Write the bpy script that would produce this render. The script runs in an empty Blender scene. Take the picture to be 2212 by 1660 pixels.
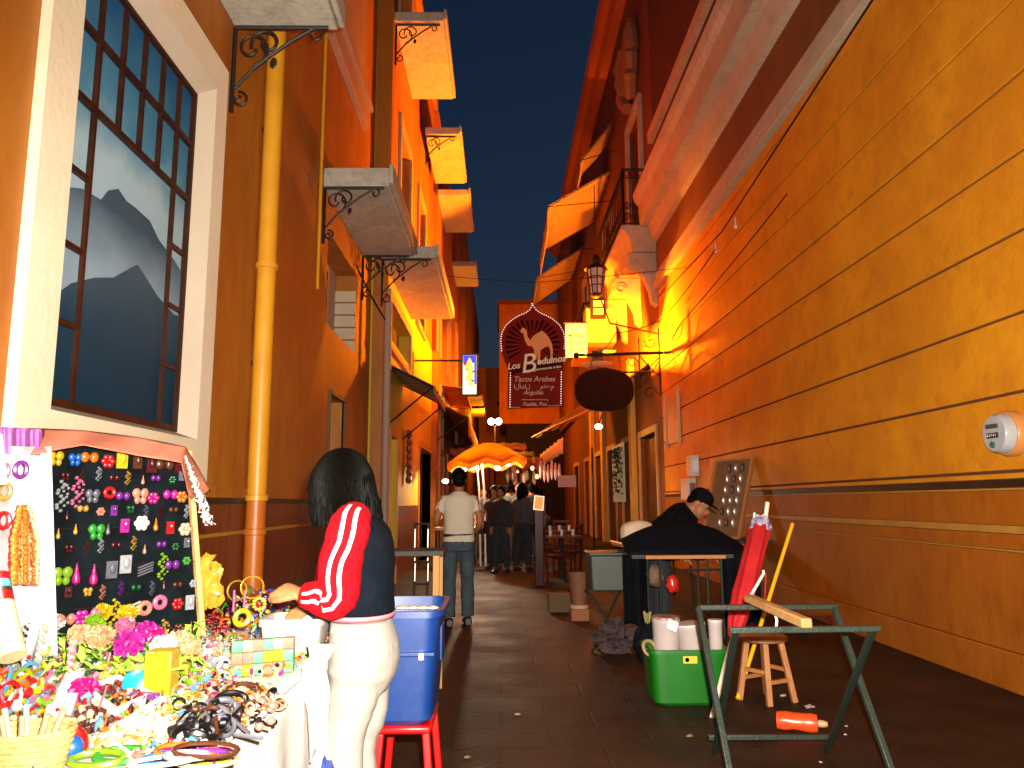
import bpy, math, random
from mathutils import Vector, Matrix, Euler, noise
random.seed(11)
R = math.radians
ordn = ['first','second','third','fourth','fifth','sixth','seventh','eighth','ninth']
scn = bpy.context.scene
col = scn.collection

# ------------------------------------------------------------------ camera
F = 1650.0                      # focal length in units of a 2212 x 1660 picture
CAM = Vector((0, 0, 1.3))
ROT = Euler((0, 0, R(-0.9))).to_matrix() @ Euler((R(90 + 8.8), 0, 0)).to_matrix() @ Euler((0, 0, R(-0.35))).to_matrix()
cd = bpy.data.cameras.new('camera'); cam = bpy.data.objects.new('camera', cd); col.objects.link(cam)
cam.location = CAM; cam.rotation_euler = ROT.to_euler()
cd.sensor_width = 36; cd.lens = 36 * F / 2212; cd.clip_start = 0.05; cd.clip_end = 2000
scn.camera = cam

# ------------------------------------------------------------------ world, exposure
w = bpy.data.worlds.new('World'); scn.world = w; w.use_nodes = True
nt = w.node_tree
bg = nt.nodes['Background']
sky = nt.nodes.new('ShaderNodeTexSky'); sky.sky_type = 'NISHITA'; sky.sun_disc = False
sky.sun_elevation = R(0.0); sky.sun_rotation = R(200); sky.air_density = 1.0; sky.dust_density = 0.3; sky.ozone_density = 3.0
nt.links.new(sky.outputs[0], bg.inputs[0]); bg.inputs[1].default_value = 0.075
scn.view_settings.view_transform = 'Standard'; scn.view_settings.look = 'None'
scn.view_settings.exposure = 0; scn.view_settings.gamma = 1

# ------------------------------------------------------------------ lamps that the place has (and the camera's own flash)
SOD = (1.0, 0.235, 0.003)
def lamp(name, loc, power, color, size=0.05, typ='POINT', rot=None, spot=None, blend=0.6):
    l = bpy.data.lights.new(name, typ); l.energy = power; l.color = color
    if typ in ('POINT', 'SPOT'): l.shadow_soft_size = size
    else: l.size = size
    if spot: l.spot_size = R(spot); l.spot_blend = blend
    o = bpy.data.objects.new(name, l); o.location = loc
    if rot: o.rotation_euler = rot
    col.objects.link(o); return o
lamp('flash_light', (0.06, 0.02, 1.40), 2350, (1.0, 0.93, 0.80), 0.025, 'SPOT', (R(97), 0, R(-9)), 124, 0.9)
STREET = Vector((2.2, 17.0, 4.42))
lamp('street_lamp_light', STREET, 9000, SOD, 0.07)

# ------------------------------------------------------------------ unprojection of measured picture points
def ray(x, y): return ROT @ Vector((x - 1106, 830 - y, -F))
def onX(x, y, X): r = ray(x, y); return CAM + r * (X / r.x)
def onY(x, y, Y): r = ray(x, y); return CAM + r * (Y / r.y)
def onZ(x, y, Z): r = ray(x, y); return CAM + r * ((Z - 1.3) / r.z)

# ------------------------------------------------------------------ materials
MATS = {}
def mat(name, rgb, rough=0.7, var=None, vs=3.0, bump=0.0, bs=40.0, metal=0.0, emit=None, es=1.0, alpha=None, trans=0.0, var2=None, spec=None, streak=1.0):
    if name in MATS: return MATS[name]
    m = bpy.data.materials.new(name); m.use_nodes = True; n = m.node_tree.nodes; L = m.node_tree.links
    b = n['Principled BSDF']; c = (*rgb, 1)
    b.inputs['Base Color'].default_value = c; b.inputs['Roughness'].default_value = rough; b.inputs['Metallic'].default_value = metal
    if spec is not None: b.inputs['Specular IOR Level'].default_value = spec
    if trans: b.inputs['Transmission Weight'].default_value = trans
    if alpha is not None: b.inputs['Alpha'].default_value = alpha
    tc = None
    if var or bump or var2:
        tc = n.new('ShaderNodeTexCoord'); mp = n.new('ShaderNodeMapping'); L.new(tc.outputs['Object'], mp.inputs[0])
        mp.inputs['Scale'].default_value = (1, 1, 1.0 / streak)
    if var:
        t = n.new('ShaderNodeTexNoise'); t.inputs['Scale'].default_value = vs; t.inputs['Detail'].default_value = 6; t.inputs['Roughness'].default_value = 0.65
        L.new(mp.outputs[0], t.inputs['Vector'])
        r = n.new('ShaderNodeValToRGB'); r.color_ramp.elements[0].position = 0.36; r.color_ramp.elements[1].position = 0.66
        r.color_ramp.elements[0].color = c; r.color_ramp.elements[1].color = (*var, 1)
        L.new(t.outputs['Fac'], r.inputs[0]); out = r.outputs[0]
        if var2:
            t2 = n.new('ShaderNodeTexNoise'); t2.inputs['Scale'].default_value = vs * 3.7; t2.inputs['Detail'].default_value = 8; t2.inputs['Roughness'].default_value = 0.7
            L.new(mp.outputs[0], t2.inputs['Vector'])
            r2 = n.new('ShaderNodeValToRGB'); r2.color_ramp.elements[0].position = 0.5; r2.color_ramp.elements[1].position = 0.75
            L.new(t2.outputs['Fac'], r2.inputs[0])
            mx = n.new('ShaderNodeMix'); mx.data_type = 'RGBA'; L.new(r2.outputs[0], mx.inputs[0]); L.new(out, mx.inputs[6]); mx.inputs[7].default_value = (*var2, 1)
            out = mx.outputs[2]
        L.new(out, b.inputs['Base Color'])
    if bump:
        t = n.new('ShaderNodeTexNoise'); t.inputs['Scale'].default_value = bs; t.inputs['Detail'].default_value = 5
        L.new(mp.outputs[0], t.inputs['Vector'])
        bp = n.new('ShaderNodeBump'); bp.inputs['Strength'].default_value = bump; bp.inputs['Distance'].default_value = 0.02
        L.new(t.outputs['Fac'], bp.inputs['Height']); L.new(bp.outputs[0], b.inputs['Normal'])
    if emit:
        b.inputs['Emission Color'].default_value = (*emit, 1); b.inputs['Emission Strength'].default_value = es
    MATS[name] = m; return m

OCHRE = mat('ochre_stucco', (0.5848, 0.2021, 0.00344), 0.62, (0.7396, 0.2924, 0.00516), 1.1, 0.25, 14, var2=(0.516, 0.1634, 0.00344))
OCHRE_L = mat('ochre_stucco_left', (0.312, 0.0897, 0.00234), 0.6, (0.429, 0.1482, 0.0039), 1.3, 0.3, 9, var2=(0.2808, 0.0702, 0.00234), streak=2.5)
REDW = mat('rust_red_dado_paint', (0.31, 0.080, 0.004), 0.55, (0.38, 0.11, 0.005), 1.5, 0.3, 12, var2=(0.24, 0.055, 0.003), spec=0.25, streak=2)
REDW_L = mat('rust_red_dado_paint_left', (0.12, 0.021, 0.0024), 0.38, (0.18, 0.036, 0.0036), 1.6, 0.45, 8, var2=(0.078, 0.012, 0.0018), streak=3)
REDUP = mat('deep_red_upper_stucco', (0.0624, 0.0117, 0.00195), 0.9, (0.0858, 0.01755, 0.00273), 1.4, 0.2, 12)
YELW = mat('yellow_stucco', (0.612, 0.432, 0.0072), 0.75, (0.5616, 0.3456, 0.0072), 1.6, 0.2, 14, streak=3)
ORW = mat('orange_stucco', (0.48, 0.168, 0.012), 0.8, (0.372, 0.102, 0.0072), 1.0, 0.2, 14, var2=(0.27, 0.072, 0.006), streak=2)
BRW = mat('brown_orange_stucco', (0.192, 0.0624, 0.0072), 0.9, (0.144, 0.0432, 0.0048), 1.2, 0.2, 14, streak=2)
WHITE = mat('white_lime_plaster', (0.4752, 0.432, 0.3528), 0.85, (0.3744, 0.324, 0.252), 2.2, 0.3, 18, var2=(0.2736, 0.2232, 0.1584))
CORN = mat('cream_cornice_paint', (0.5148, 0.4306, 0.2995), 0.9, (0.4306, 0.3557, 0.2434), 1.6, 0.2, 20, var2=(0.3744, 0.2621, 0.1685))
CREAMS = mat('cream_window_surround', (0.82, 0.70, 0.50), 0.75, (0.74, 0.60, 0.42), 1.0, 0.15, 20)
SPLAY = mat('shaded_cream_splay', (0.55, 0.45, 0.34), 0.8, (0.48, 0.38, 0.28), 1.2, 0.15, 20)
def translucent(m, k=0.45):
    n = m.node_tree.nodes; L = m.node_tree.links; b = n['Principled BSDF']; o = n['Material Output']; t = n.new('ShaderNodeBsdfTranslucent'); x = n.new('ShaderNodeMixShader')
    src = b.inputs['Base Color'].links
    if src: L.new(src[0].from_socket, t.inputs[0])
    else: t.inputs[0].default_value = b.inputs['Base Color'].default_value
    x.inputs[0].default_value = k; L.new(b.outputs[0], x.inputs[1]); L.new(t.outputs[0], x.inputs[2]); L.new(x.outputs[0], o.inputs[0]); return m
GROOVE = mat('dark_groove_backing', (0.10, 0.03, 0.006), 0.9)  # dark colour of the backing wall, visible in the gaps between courses
BLACKST = mat('dark_stripe_paint', (0.012, 0.006, 0.004), 0.5)
GOLDST = mat('gold_stripe_paint', (0.45, 0.22, 0.03), 0.6, (0.35, 0.15, 0.02), 3)
PIPE_Y = mat('ochre_painted_pipe', (0.68, 0.323, 0.017), 0.4, (0.595, 0.238, 0.0102), 2.5, 0.1, 20)
PIPE_R = mat('orange_painted_pipe', (0.527, 0.1445, 0.0102), 0.4, (0.425, 0.102, 0.0085), 2.5, 0.1, 20)
IRON = mat('black_wrought_iron', (0.015, 0.010, 0.008), 0.5, metal=0.3)
WOODF = mat('dark_red_wood', (0.022, 0.006, 0.003), 0.5, (0.045, 0.012, 0.005), 8, spec=0.2)
DARK = mat('dark_interior', (0.010, 0.006, 0.004), 0.9)
DOORW = mat('dark_door_wood', (0.055, 0.022, 0.010), 0.5, (0.09, 0.035, 0.014), 5, 0.2, 30)
SKIN = mat('skin', (0.34, 0.14, 0.05), 0.6, (0.29, 0.11, 0.04), 12, spec=0.3)
SKIN_D = mat('tanned_skin', (0.30, 0.12, 0.05), 0.55, (0.25, 0.09, 0.04), 12, spec=0.3)
HAIR = mat('black_hair', (0.0012, 0.0008, 0.0006), 0.6, (0.002, 0.0012, 0.0008), 30, spec=0.06)

# ------------------------------------------------------------------ mesh builder
def smooth_mesh(me, ang=40):
    me.polygons.foreach_set('use_smooth', [True] * len(me.polygons))
    try: me.set_sharp_from_angle(angle=R(ang))
    except Exception: pass
class MB:
    def __init__(s): s.v = []; s.f = []; s.mi = []; s.cur = 0
    def add(s, vs, fs):
        o = len(s.v); s.v += [Vector(p) for p in vs]
        for f in fs: s.f.append([i + o for i in f]); s.mi.append(s.cur)
        return s
    def box(s, x0, x1, y0, y1, z0, z1):
        x0, x1 = sorted((x0, x1)); y0, y1 = sorted((y0, y1)); z0, z1 = sorted((z0, z1))
        return s.add([(x0,y0,z0),(x1,y0,z0),(x1,y1,z0),(x0,y1,z0),(x0,y0,z1),(x1,y0,z1),(x1,y1,z1),(x0,y1,z1)],
                     [(0,3,2,1),(4,5,6,7),(0,1,5,4),(1,2,6,5),(2,3,7,6),(3,0,4,7)])
    def obox(s, c, size, rot=None, taper=1.0):
        c = Vector(c); M = rot if rot is not None else Matrix.Identity(3)
        h = [q / 2 for q in size]; vs = []
        for z, k in ((-1, taper), (1, 1)):
            for x, y in ((-1,-1),(1,-1),(1,1),(-1,1)): vs.append(c + M @ Vector((x*h[0]*k, y*h[1]*k, z*h[2])))
        return s.add(vs, [(0,3,2,1),(4,5,6,7),(0,1,5,4),(1,2,6,5),(2,3,7,6),(3,0,4,7)])
    def bar(s, a, b, w, h=None, up=(0,0,1)):
        a = Vector(a); b = Vector(b); d = (b - a); L = d.length; d.normalize(); h = h or w
        u = Vector(up)
        if abs(d.dot(u)) > 0.98: u = Vector((1,0,0))
        x = d.cross(u).normalized(); z = x.cross(d)
        M = Matrix((x, d, z)).transposed()
        return s.obox((a + b) / 2, (w, L, h), M)
    def tube(s, pts, r, n=8, closed=False, cap=True):
        pts = [Vector(p) for p in pts]; m = len(pts)
        rr = r if isinstance(r, (list, tuple)) else [r] * m
        rings = []; prev = None
        for i, p in enumerate(pts):
            if closed: t = pts[(i+1) % m] - pts[i-1]
            else: t = pts[min(i+1, m-1)] - pts[max(i-1, 0)]
            if t.length < 1e-9: t = Vector((0,0,1))
            t.normalize()
            if prev is None:
                u = Vector((0,0,1)) if abs(t.z) < 0.9 else Vector((1,0,0))
                x = t.cross(u).normalized()
            else:
                x = prev - t * prev.dot(t)
                x = x.normalized() if x.length > 1e-6 else t.orthogonal().normalized()
            prev = x; y = t.cross(x)
            rings.append([p + (x*math.cos(a)+y*math.sin(a))*rr[i] for a in [2*math.pi*k/n for k in range(n)]])
        vs = [v for g in rings for v in g]; fs = []
        for i in range(m if closed else m-1):
            j = (i+1) % m
            for k in range(n):
                l = (k+1) % n; fs.append((i*n+k, i*n+l, j*n+l, j*n+k))
        if cap and not closed: fs.append(tuple(range(n))[::-1]); fs.append(tuple((m-1)*n+k for k in range(n)))
        return s.add(vs, fs)
    def rings(s, rings, cap=True, segmat=None):
        n = len(rings[0]); o = len(s.v)
        s.v += [Vector(v) for g in rings for v in g]
        for i in range(len(rings)-1):
            for k in range(n):
                l = (k+1) % n; s.f.append([o+i*n+k, o+i*n+l, o+(i+1)*n+l, o+(i+1)*n+k]); s.mi.append(segmat(i, k) if segmat else s.cur)
        if cap:
            s.f.append([o+k for k in range(n)][::-1]); s.mi.append(s.cur)
            s.f.append([o+(len(rings)-1)*n+k for k in range(n)]); s.mi.append(s.cur)
        return s
    def ell(s, c, rx, ry, rz, n=12, m=8, rot=None):
        c = Vector(c); M = rot if rot is not None else Matrix.Identity(3); rings = []
        for i in range(m+1):
            t = math.pi*i/m - math.pi/2; t = max(-1.55, min(1.55, t))
            rings.append([c + M @ Vector((rx*math.cos(t)*math.cos(a), ry*math.cos(t)*math.sin(a), rz*math.sin(t))) for a in [2*math.pi*k/n for k in range(n)]])
        return s.rings(rings)
    def torus(s, c, Rr, r, rot=None, n=20, k=6, sy=1.0):
        M = rot if rot is not None else Matrix.Identity(3); c = Vector(c)
        return s.tube([c + M @ Vector((Rr*math.cos(a), Rr*sy*math.sin(a), 0)) for a in [2*math.pi*i/n for i in range(n)]], r, k, closed=True)
    def lathe(s, c, prof, n=20, rot=None):
        c = Vector(c); M = rot if rot is not None else Matrix.Identity(3)
        return s.rings([[c + M @ Vector((r*math.cos(a), r*math.sin(a), z)) for a in [2*math.pi*k/n for k in range(n)]] for r, z in prof])
    def prism(s, poly, fn, t0, t1):
        n = len(poly); vs = [fn(a, b, t0) for a, b in poly] + [fn(a, b, t1) for a, b in poly]
        fs = [tuple(range(n))[::-1], tuple(range(n, 2*n))] + [(i, (i+1) % n, (i+1) % n + n, i+n) for i in range(n)]
        return s.add(vs, fs)
    def poly(s, pts): return s.add(pts, [tuple(range(len(pts)))])
    def sheet(s, fn, nu, nv):
        vs = [fn(i/nu, j/nv) for j in range(nv+1) for i in range(nu+1)]
        return s.add(vs, [(j*(nu+1)+i, j*(nu+1)+i+1, (j+1)*(nu+1)+i+1, (j+1)*(nu+1)+i) for j in range(nv) for i in range(nu)])
    def mesh(s, name, m, off=Vector((0,0,0)), smooth=True):
        me = bpy.data.meshes.new(name); me.from_pydata([tuple(v - off) for v in s.v], [], s.f)
        ms = m if isinstance(m, (list, tuple)) else [m]
        for q in ms: me.materials.append(q)
        if any(s.mi): me.polygons.foreach_set('material_index', s.mi)
        me.validate(clean_customdata=False); me.update()
        if smooth: smooth_mesh(me)
        return me
    def build(s, name, m, parent=None, bevel=0.0, loc=None, kind=None, label=None, solid=0.0, remesh=0.0, subsurf=0, smooth=True):
        off = wloc(parent) if parent else Vector(loc or (0,0,0))
        o = bpy.data.objects.new(name, s.mesh(name, m, off, smooth)); col.objects.link(o)
        if parent: o.parent = parent
        else: o.location = off
        if solid: md = o.modifiers.new('solid', 'SOLIDIFY'); md.thickness = solid; md.offset = 0
        if bevel: md = o.modifiers.new('bevel', 'BEVEL'); md.width = bevel; md.segments = 2; md.limit_method = 'ANGLE'
        if remesh:
            md = o.modifiers.new('remesh', 'REMESH'); md.mode = 'VOXEL'; md.voxel_size = remesh; md.use_smooth_shade = True
            md = o.modifiers.new('relax', 'SMOOTH'); md.iterations = 4
        if subsurf: md = o.modifiers.new('sub', 'SUBSURF'); md.levels = subsurf; md.render_levels = subsurf
        if kind: o['kind'] = kind
        if label: o['label'] = label
        return o
    def thing(s, name, m, label, cat, group=None, loc=None, **k):
        if loc is None:
            xs = [v.x for v in s.v]; ys = [v.y for v in s.v]; zs = [v.z for v in s.v]
            loc = ((min(xs)+max(xs))/2, (min(ys)+max(ys))/2, min(zs))
        o = s.build(name, m, None, loc=loc, **k); o['label'] = label; o['category'] = cat
        if group: o['group'] = group
        return o
def wloc(o):
    v = Vector((0,0,0))
    while o: v = v + o.location; o = o.parent
    return v
def T(name, label, cat, loc, group=None):
    o = bpy.data.objects.new(name, None); o.location = loc; o.empty_display_size = 0.1; col.objects.link(o)
    o['label'] = label; o['category'] = cat
    if group: o['group'] = group
    return o
def dup(root, loc, rz=0, label=None, group=None, scale=None):
    r = root.copy(); col.objects.link(r); r.location = loc; r.rotation_euler = (0, 0, rz)
    if scale: r.scale = (scale,)*3
    if label: r['label'] = label
    if group: r['group'] = group
    for ch in list(root.children):
        c = ch.copy(); col.objects.link(c); c.parent = r
        for g in list(ch.children):
            d = g.copy(); col.objects.link(d); d.parent = c
    return r
def text_mesh(name, body, size, m, parent, origin, xdir, ydir, bold=0.0, align='CENTER', shear=0.0, ext=0.001):
    cu = bpy.data.curves.new(name, 'FONT'); cu.body = body; cu.size = size; cu.align_x = align; cu.align_y = 'CENTER'
    cu.offset = bold; cu.shear = shear; cu.extrude = ext
    o = bpy.data.objects.new(name, cu); col.objects.link(o)
    dg = bpy.context.evaluated_depsgraph_get(); dg.update()
    me = bpy.data.meshes.new_from_object(o.evaluated_get(dg)); col.objects.unlink(o); bpy.data.objects.remove(o)
    xd = Vector(xdir).normalized(); yd = Vector(ydir).normalized(); zd = xd.cross(yd); off = wloc(parent)
    for v in me.vertices: v.co = Vector(origin) + xd*v.co.x + yd*v.co.y + zd*v.co.z - off
    me.materials.clear(); me.materials.append(m); me.name = name
    q = bpy.data.objects.new(name, me); col.objects.link(q); q.parent = parent; return q

# wall in a plane X = const with real openings (reveals + back pane)
def wall_part(name, parent, m, X, side, y0, y1, z0, z1, holes=(), depth=0.25, thick=6.0, ends=True):
    b = MB(); ys = sorted({y0, y1, *[h[0] for h in holes], *[h[1] for h in holes]}); zs = sorted({z0, z1, *[h[2] for h in holes], *[h[3] for h in holes]})
    for i in range(len(ys)-1):
        for j in range(len(zs)-1):
            cy = (ys[i]+ys[i+1])/2; cz = (zs[j]+zs[j+1])/2
            if any(h[0] < cy < h[1] and h[2] < cz < h[3] for h in holes): continue
            b.poly([(X,ys[i],zs[j]),(X,ys[i+1],zs[j]),(X,ys[i+1],zs[j+1]),(X,ys[i],zs[j+1])])
    D = X + side*depth
    for a, c, d, e in holes:
        b.poly([(X,a,d),(D,a,d),(D,a,e),(X,a,e)]); b.poly([(X,c,d),(D,c,d),(D,c,e),(X,c,e)])
        b.poly([(X,a,d),(D,a,d),(D,c,d),(X,c,d)]); b.poly([(X,a,e),(D,a,e),(D,c,e),(X,c,e)])
    B = X + side*thick
    if ends:
        b.poly([(X,y0,z0),(B,y0,z0),(B,y0,z1),(X,y0,z1)]); b.poly([(X,y1,z0),(B,y1,z0),(B,y1,z1),(X,y1,z1)])
    b.poly([(X,y0,z1),(B,y0,z1),(B,y1,z1),(X,y1,z1)])
    return b.build(name, m, parent, smooth=False)

# ================================================================== GROUND
def ground_mat():
    m = bpy.data.materials.new('worn_dark_paving'); m.use_nodes = True; n = m.node_tree.nodes; L = m.node_tree.links; b = n['Principled BSDF']
    tc = n.new('ShaderNodeTexCoord')
    br = n.new('ShaderNodeTexBrick'); br.inputs['Scale'].default_value = 1.0; br.inputs['Brick Width'].default_value = 0.55; br.inputs['Row Height'].default_value = 0.36
    br.inputs['Mortar Size'].default_value = 0.012; br.inputs['Mortar Smooth'].default_value = 0.6
    br.inputs['Color1'].default_value = (0.026, 0.011, 0.005, 1); br.inputs['Color2'].default_value = (0.021, 0.010, 0.0045, 1); br.inputs['Mortar'].default_value = (0.016, 0.008, 0.004, 1)
    L.new(tc.outputs['Object'], br.inputs['Vector'])
    t = n.new('ShaderNodeTexNoise'); t.inputs['Scale'].default_value = 2.2; t.inputs['Detail'].default_value = 8; L.new(tc.outputs['Object'], t.inputs['Vector'])
    r = n.new('ShaderNodeValToRGB'); r.color_ramp.elements[0].color = (0.35,0.35,0.35,1); r.color_ramp.elements[1].color = (1.7,1.5,1.3,1)
    r.color_ramp.elements[0].position = 0.3; r.color_ramp.elements[1].position = 0.7
    L.new(t.outputs['Fac'], r.inputs[0])
    mx = n.new('ShaderNodeMix'); mx.data_type = 'RGBA'; mx.blend_type = 'MULTIPLY'; mx.inputs[0].default_value = 1
    L.new(br.outputs['Color'], mx.inputs[6]); L.new(r.outputs[0], mx.inputs[7]); L.new(mx.outputs[2], b.inputs['Base Color'])
    r2 = n.new('ShaderNodeMapRange'); b.inputs['Specular IOR Level'].default_value = 0.22; r2.inputs[3].default_value = 0.42; r2.inputs[4].default_value = 0.85; L.new(t.outputs['Fac'], r2.inputs[0]); L.new(r2.outputs[0], b.inputs['Roughness'])
    t3 = n.new('ShaderNodeTexNoise'); t3.inputs['Scale'].default_value = 28; t3.inputs['Detail'].default_value = 5; L.new(tc.outputs['Object'], t3.inputs['Vector'])
    ad = n.new('ShaderNodeMath'); ad.operation = 'MULTIPLY_ADD'; L.new(br.outputs['Fac'], ad.inputs[0]); ad.inputs[1].default_value = -0.8; L.new(t3.outputs['Fac'], ad.inputs[2])
    bp = n.new('ShaderNodeBump'); bp.inputs['Strength'].default_value = 0.25; bp.inputs['Distance'].default_value = 0.02
    L.new(ad.outputs[0], bp.inputs['Height']); L.new(bp.outputs[0], b.inputs['Normal'])
    return m
MB().box(-500, 500, -60, 900, -0.5, 0).build('ground', ground_mat(), kind='structure', smooth=False)

# ================================================================== LEFT NEAR BUILDING
XL = -2.0
def HL(x, y, X=XL): p = onX(x, y, X); return p.y, p.z
bl = T('ochre_building', 'near ochre building on the left with tall painted window and drainpipe', 'building', (XL-2, 5, 0))
yE = onX(800, 700, XL).y                     # far corner
# recess window near its far end
wy0 = onX(703, 700, XL).y; wy1 = onX(767, 760, XL).y
wz0 = onX(767, 764, XL).z; wz1 = onX(767, 590, XL).z
# tall painted window: corners measured
mY0 = onX(115, 870, XL).y; mY1 = onX(396, 935, XL).y; mZ0 = (onX(115,870,XL).z + onX(396,935,XL).z)/2
mZ1 = onX(440, 205, XL).z
hole_m = (mY0, mY1, mZ0, mZ1); hole_w = (wy0, wy1, wz0, wz1)
# small dark door/notice niche by the woman's head
n0 = onX(712, 850, XL).y; n1 = onX(742, 900, XL).y
hole_n = (n0, n1, 0.1, onX(742, 870, XL).z)
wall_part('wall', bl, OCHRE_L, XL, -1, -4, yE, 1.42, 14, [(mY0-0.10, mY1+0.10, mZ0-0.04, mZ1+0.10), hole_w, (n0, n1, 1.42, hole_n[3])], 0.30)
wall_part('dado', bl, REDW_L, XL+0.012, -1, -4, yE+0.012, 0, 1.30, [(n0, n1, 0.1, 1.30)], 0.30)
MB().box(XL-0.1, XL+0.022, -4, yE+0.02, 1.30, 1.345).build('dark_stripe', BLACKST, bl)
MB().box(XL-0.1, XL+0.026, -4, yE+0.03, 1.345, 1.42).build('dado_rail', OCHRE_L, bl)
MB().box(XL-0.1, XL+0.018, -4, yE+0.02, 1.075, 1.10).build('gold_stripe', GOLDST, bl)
MB().box(XL-0.30, XL-0.28, n0, n1, 0.1, hole_n[3]).build('niche_door', DARK, bl)
nf = MB()
nf.box(XL-0.02, XL+0.02, n0-0.05, n0, 0, hole_n[3]+0.05).box(XL-0.02, XL+0.02, n1, n1+0.05, 0, hole_n[3]+0.05).box(XL-0.02, XL+0.03, n0, n1, hole_n[3], hole_n[3]+0.05)
nf.build('niche_frame', DOORW, bl)
# recessed window: lit white louvred reveal and iron grille
WBK = MB().box(XL-0.30, XL-0.285, wy0, wy1, wz0, wz1).build('window_back', mat('dim_cream_board', (0.40, 0.32, 0.24), 0.8), bl)
lv = MB(); nl = 5
for i in range(nl):
    z = wz0 + (wz1-wz0)*0.80*i/nl
    MB().box(XL-0.285, XL-0.004, wy1-0.05, wy1-0.006, z+0.012, z+(wz1-wz0)*0.80/nl-0.012).build('louvre_board', mat('cream_board', (0.55, 0.44, 0.30), 0.7, (0.48,0.38,0.26), 4), WBK)
gr = []
for i in range(5):
    y = wy0 + 0.15 + i*0.18
    MB().tube([(XL-0.20, y, wz0+0.03), (XL-0.20, y, wz0+(wz1-wz0)*0.80)], 0.012, 6).build('grille_bar', IRON, WBK)
for i in range(9):
    z = wz0 + 0.06 + i*(wz1-wz0)*0.80/9
    MB().tube([(XL-0.20, wy0+0.05, z), (XL-0.20, wy0+0.92, z)], 0.010, 6).build('grille_bar', IRON, WBK)

# painted window: surround, splay, frame bars, painted panel
sur = 0.30
win = MB()
ey0, ey1, ez0, ez1 = mY0-0.34, mY1+0.30, mZ0-0.42, mZ1+0.34
def framequad(b, i0, i1, X0, X1):   # ring between two rectangles at two depths
    (a,c,d,e) = i0; (p,q,r,s_) = i1
    O = [(X0,a,d),(X0,c,d),(X0,c,e),(X0,a,e)]; I = [(X1,p,r),(X1,q,r),(X1,q,s_),(X1,p,s_)]
    for k in range(4):
        l = (k+1) % 4; b.poly([O[k], O[l], I[l], I[k]])
sp = 0.10
outer = (ey0, ey1, ez0, ez1); mid = (mY0-sp, mY1+sp, mZ0-0.04, mZ1+sp); inner = (mY0, mY1, mZ0, mZ1)
b1 = MB(); framequad(b1, outer, outer, XL, XL+0.05); framequad(b1, outer, mid, XL+0.05, XL+0.05); WSU = b1.build('window_surround', CREAMS, bl, smooth=False)
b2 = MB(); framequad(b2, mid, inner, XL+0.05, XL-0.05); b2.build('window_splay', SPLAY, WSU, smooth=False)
XM = XL-0.05
fr = 0.026
for (a,c,d,e) in ((mY0, mY0+fr, mZ0, mZ1), (mY1-fr, mY1, mZ0, mZ1), (mY0+fr, mY1-fr, mZ0, mZ0+fr*1.4), (mY0+fr, mY1-fr, mZ1-fr, mZ1)):
    MB().box(XM-0.03, XM+0.012, a, c, d, e).build('window_frame', WOODF, WSU)
cw = (mY1-mY0)/6; rh = (mZ1-mZ0)/6.05
for i in range(1, 6):
    z0 = mZ0 + 0.04 if i in (1, 5) else mZ1 - 2*rh
    MB().box(XM-0.03, XM+0.006, mY0+cw*i-0.011, mY0+cw*i+0.011, z0, mZ1-0.036).build('glazing_bar', WOODF, WSU)
for j in (1, 2):
    MB().box(XM-0.03, XM+0.009, mY0+0.036, mY1-0.036, mZ1-rh*j-0.016, mZ1-rh*j+0.016).build('glazing_bar', WOODF, WSU)
for j in (3, 4, 5):
    for a, c in ((mY0+0.036, mY0+cw-0.016), (mY1-cw+0.016, mY1-0.036)):
        MB().box(XM-0.03, XM+0.005, a, c, mZ1-rh*j-0.014, mZ1-rh*j+0.014).build('glazing_bar', WOODF, WSU)
def paint_mat(name, stops, z0, z1, rough=0.7, ns=0.12):   # a painted blend from bottom to top of the panel (print on the panel)
    m = bpy.data.materials.new(name); m.use_nodes = True; n = m.node_tree.nodes; L = m.node_tree.links; b = n['Principled BSDF']; b.inputs['Roughness'].default_value = rough; b.inputs['Specular IOR Level'].default_value = 0.08
    g = n.new('ShaderNodeTexCoord'); sx = n.new('ShaderNodeSeparateXYZ'); L.new(g.outputs['Object'], sx.inputs[0])
    t = n.new('ShaderNodeTexNoise'); t.inputs['Scale'].default_value = 3.5; t.inputs['Detail'].default_value = 6; L.new(g.outputs['Object'], t.inputs['Vector'])
    mr = n.new('ShaderNodeMapRange'); mr.inputs[1].default_value = z0; mr.inputs[2].default_value = z1; L.new(sx.outputs[2], mr.inputs[0])
    a = n.new('ShaderNodeMath'); a.operation = 'MULTIPLY_ADD'; L.new(t.outputs['Fac'], a.inputs[0]); a.inputs[1].default_value = ns*2; a2 = n.new('ShaderNodeMath'); a2.operation = 'SUBTRACT'
    L.new(mr.outputs[0], a.inputs[2]); L.new(a.outputs[0], a2.inputs[0]); a2.inputs[1].default_value = ns
    r = n.new('ShaderNodeValToRGB'); e = r.color_ramp.elements
    e[0].position = stops[0][0]; e[0].color = (*stops[0][1], 1); e[1].position = stops[-1][0]; e[1].color = (*stops[-1][1], 1)
    for p, c in stops[1:-1]: q = e.new(p); q.color = (*c, 1)
    L.new(a2.outputs[0], r.inputs[0]); L.new(r.outputs[0], b.inputs['Base Color']); return m
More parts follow.
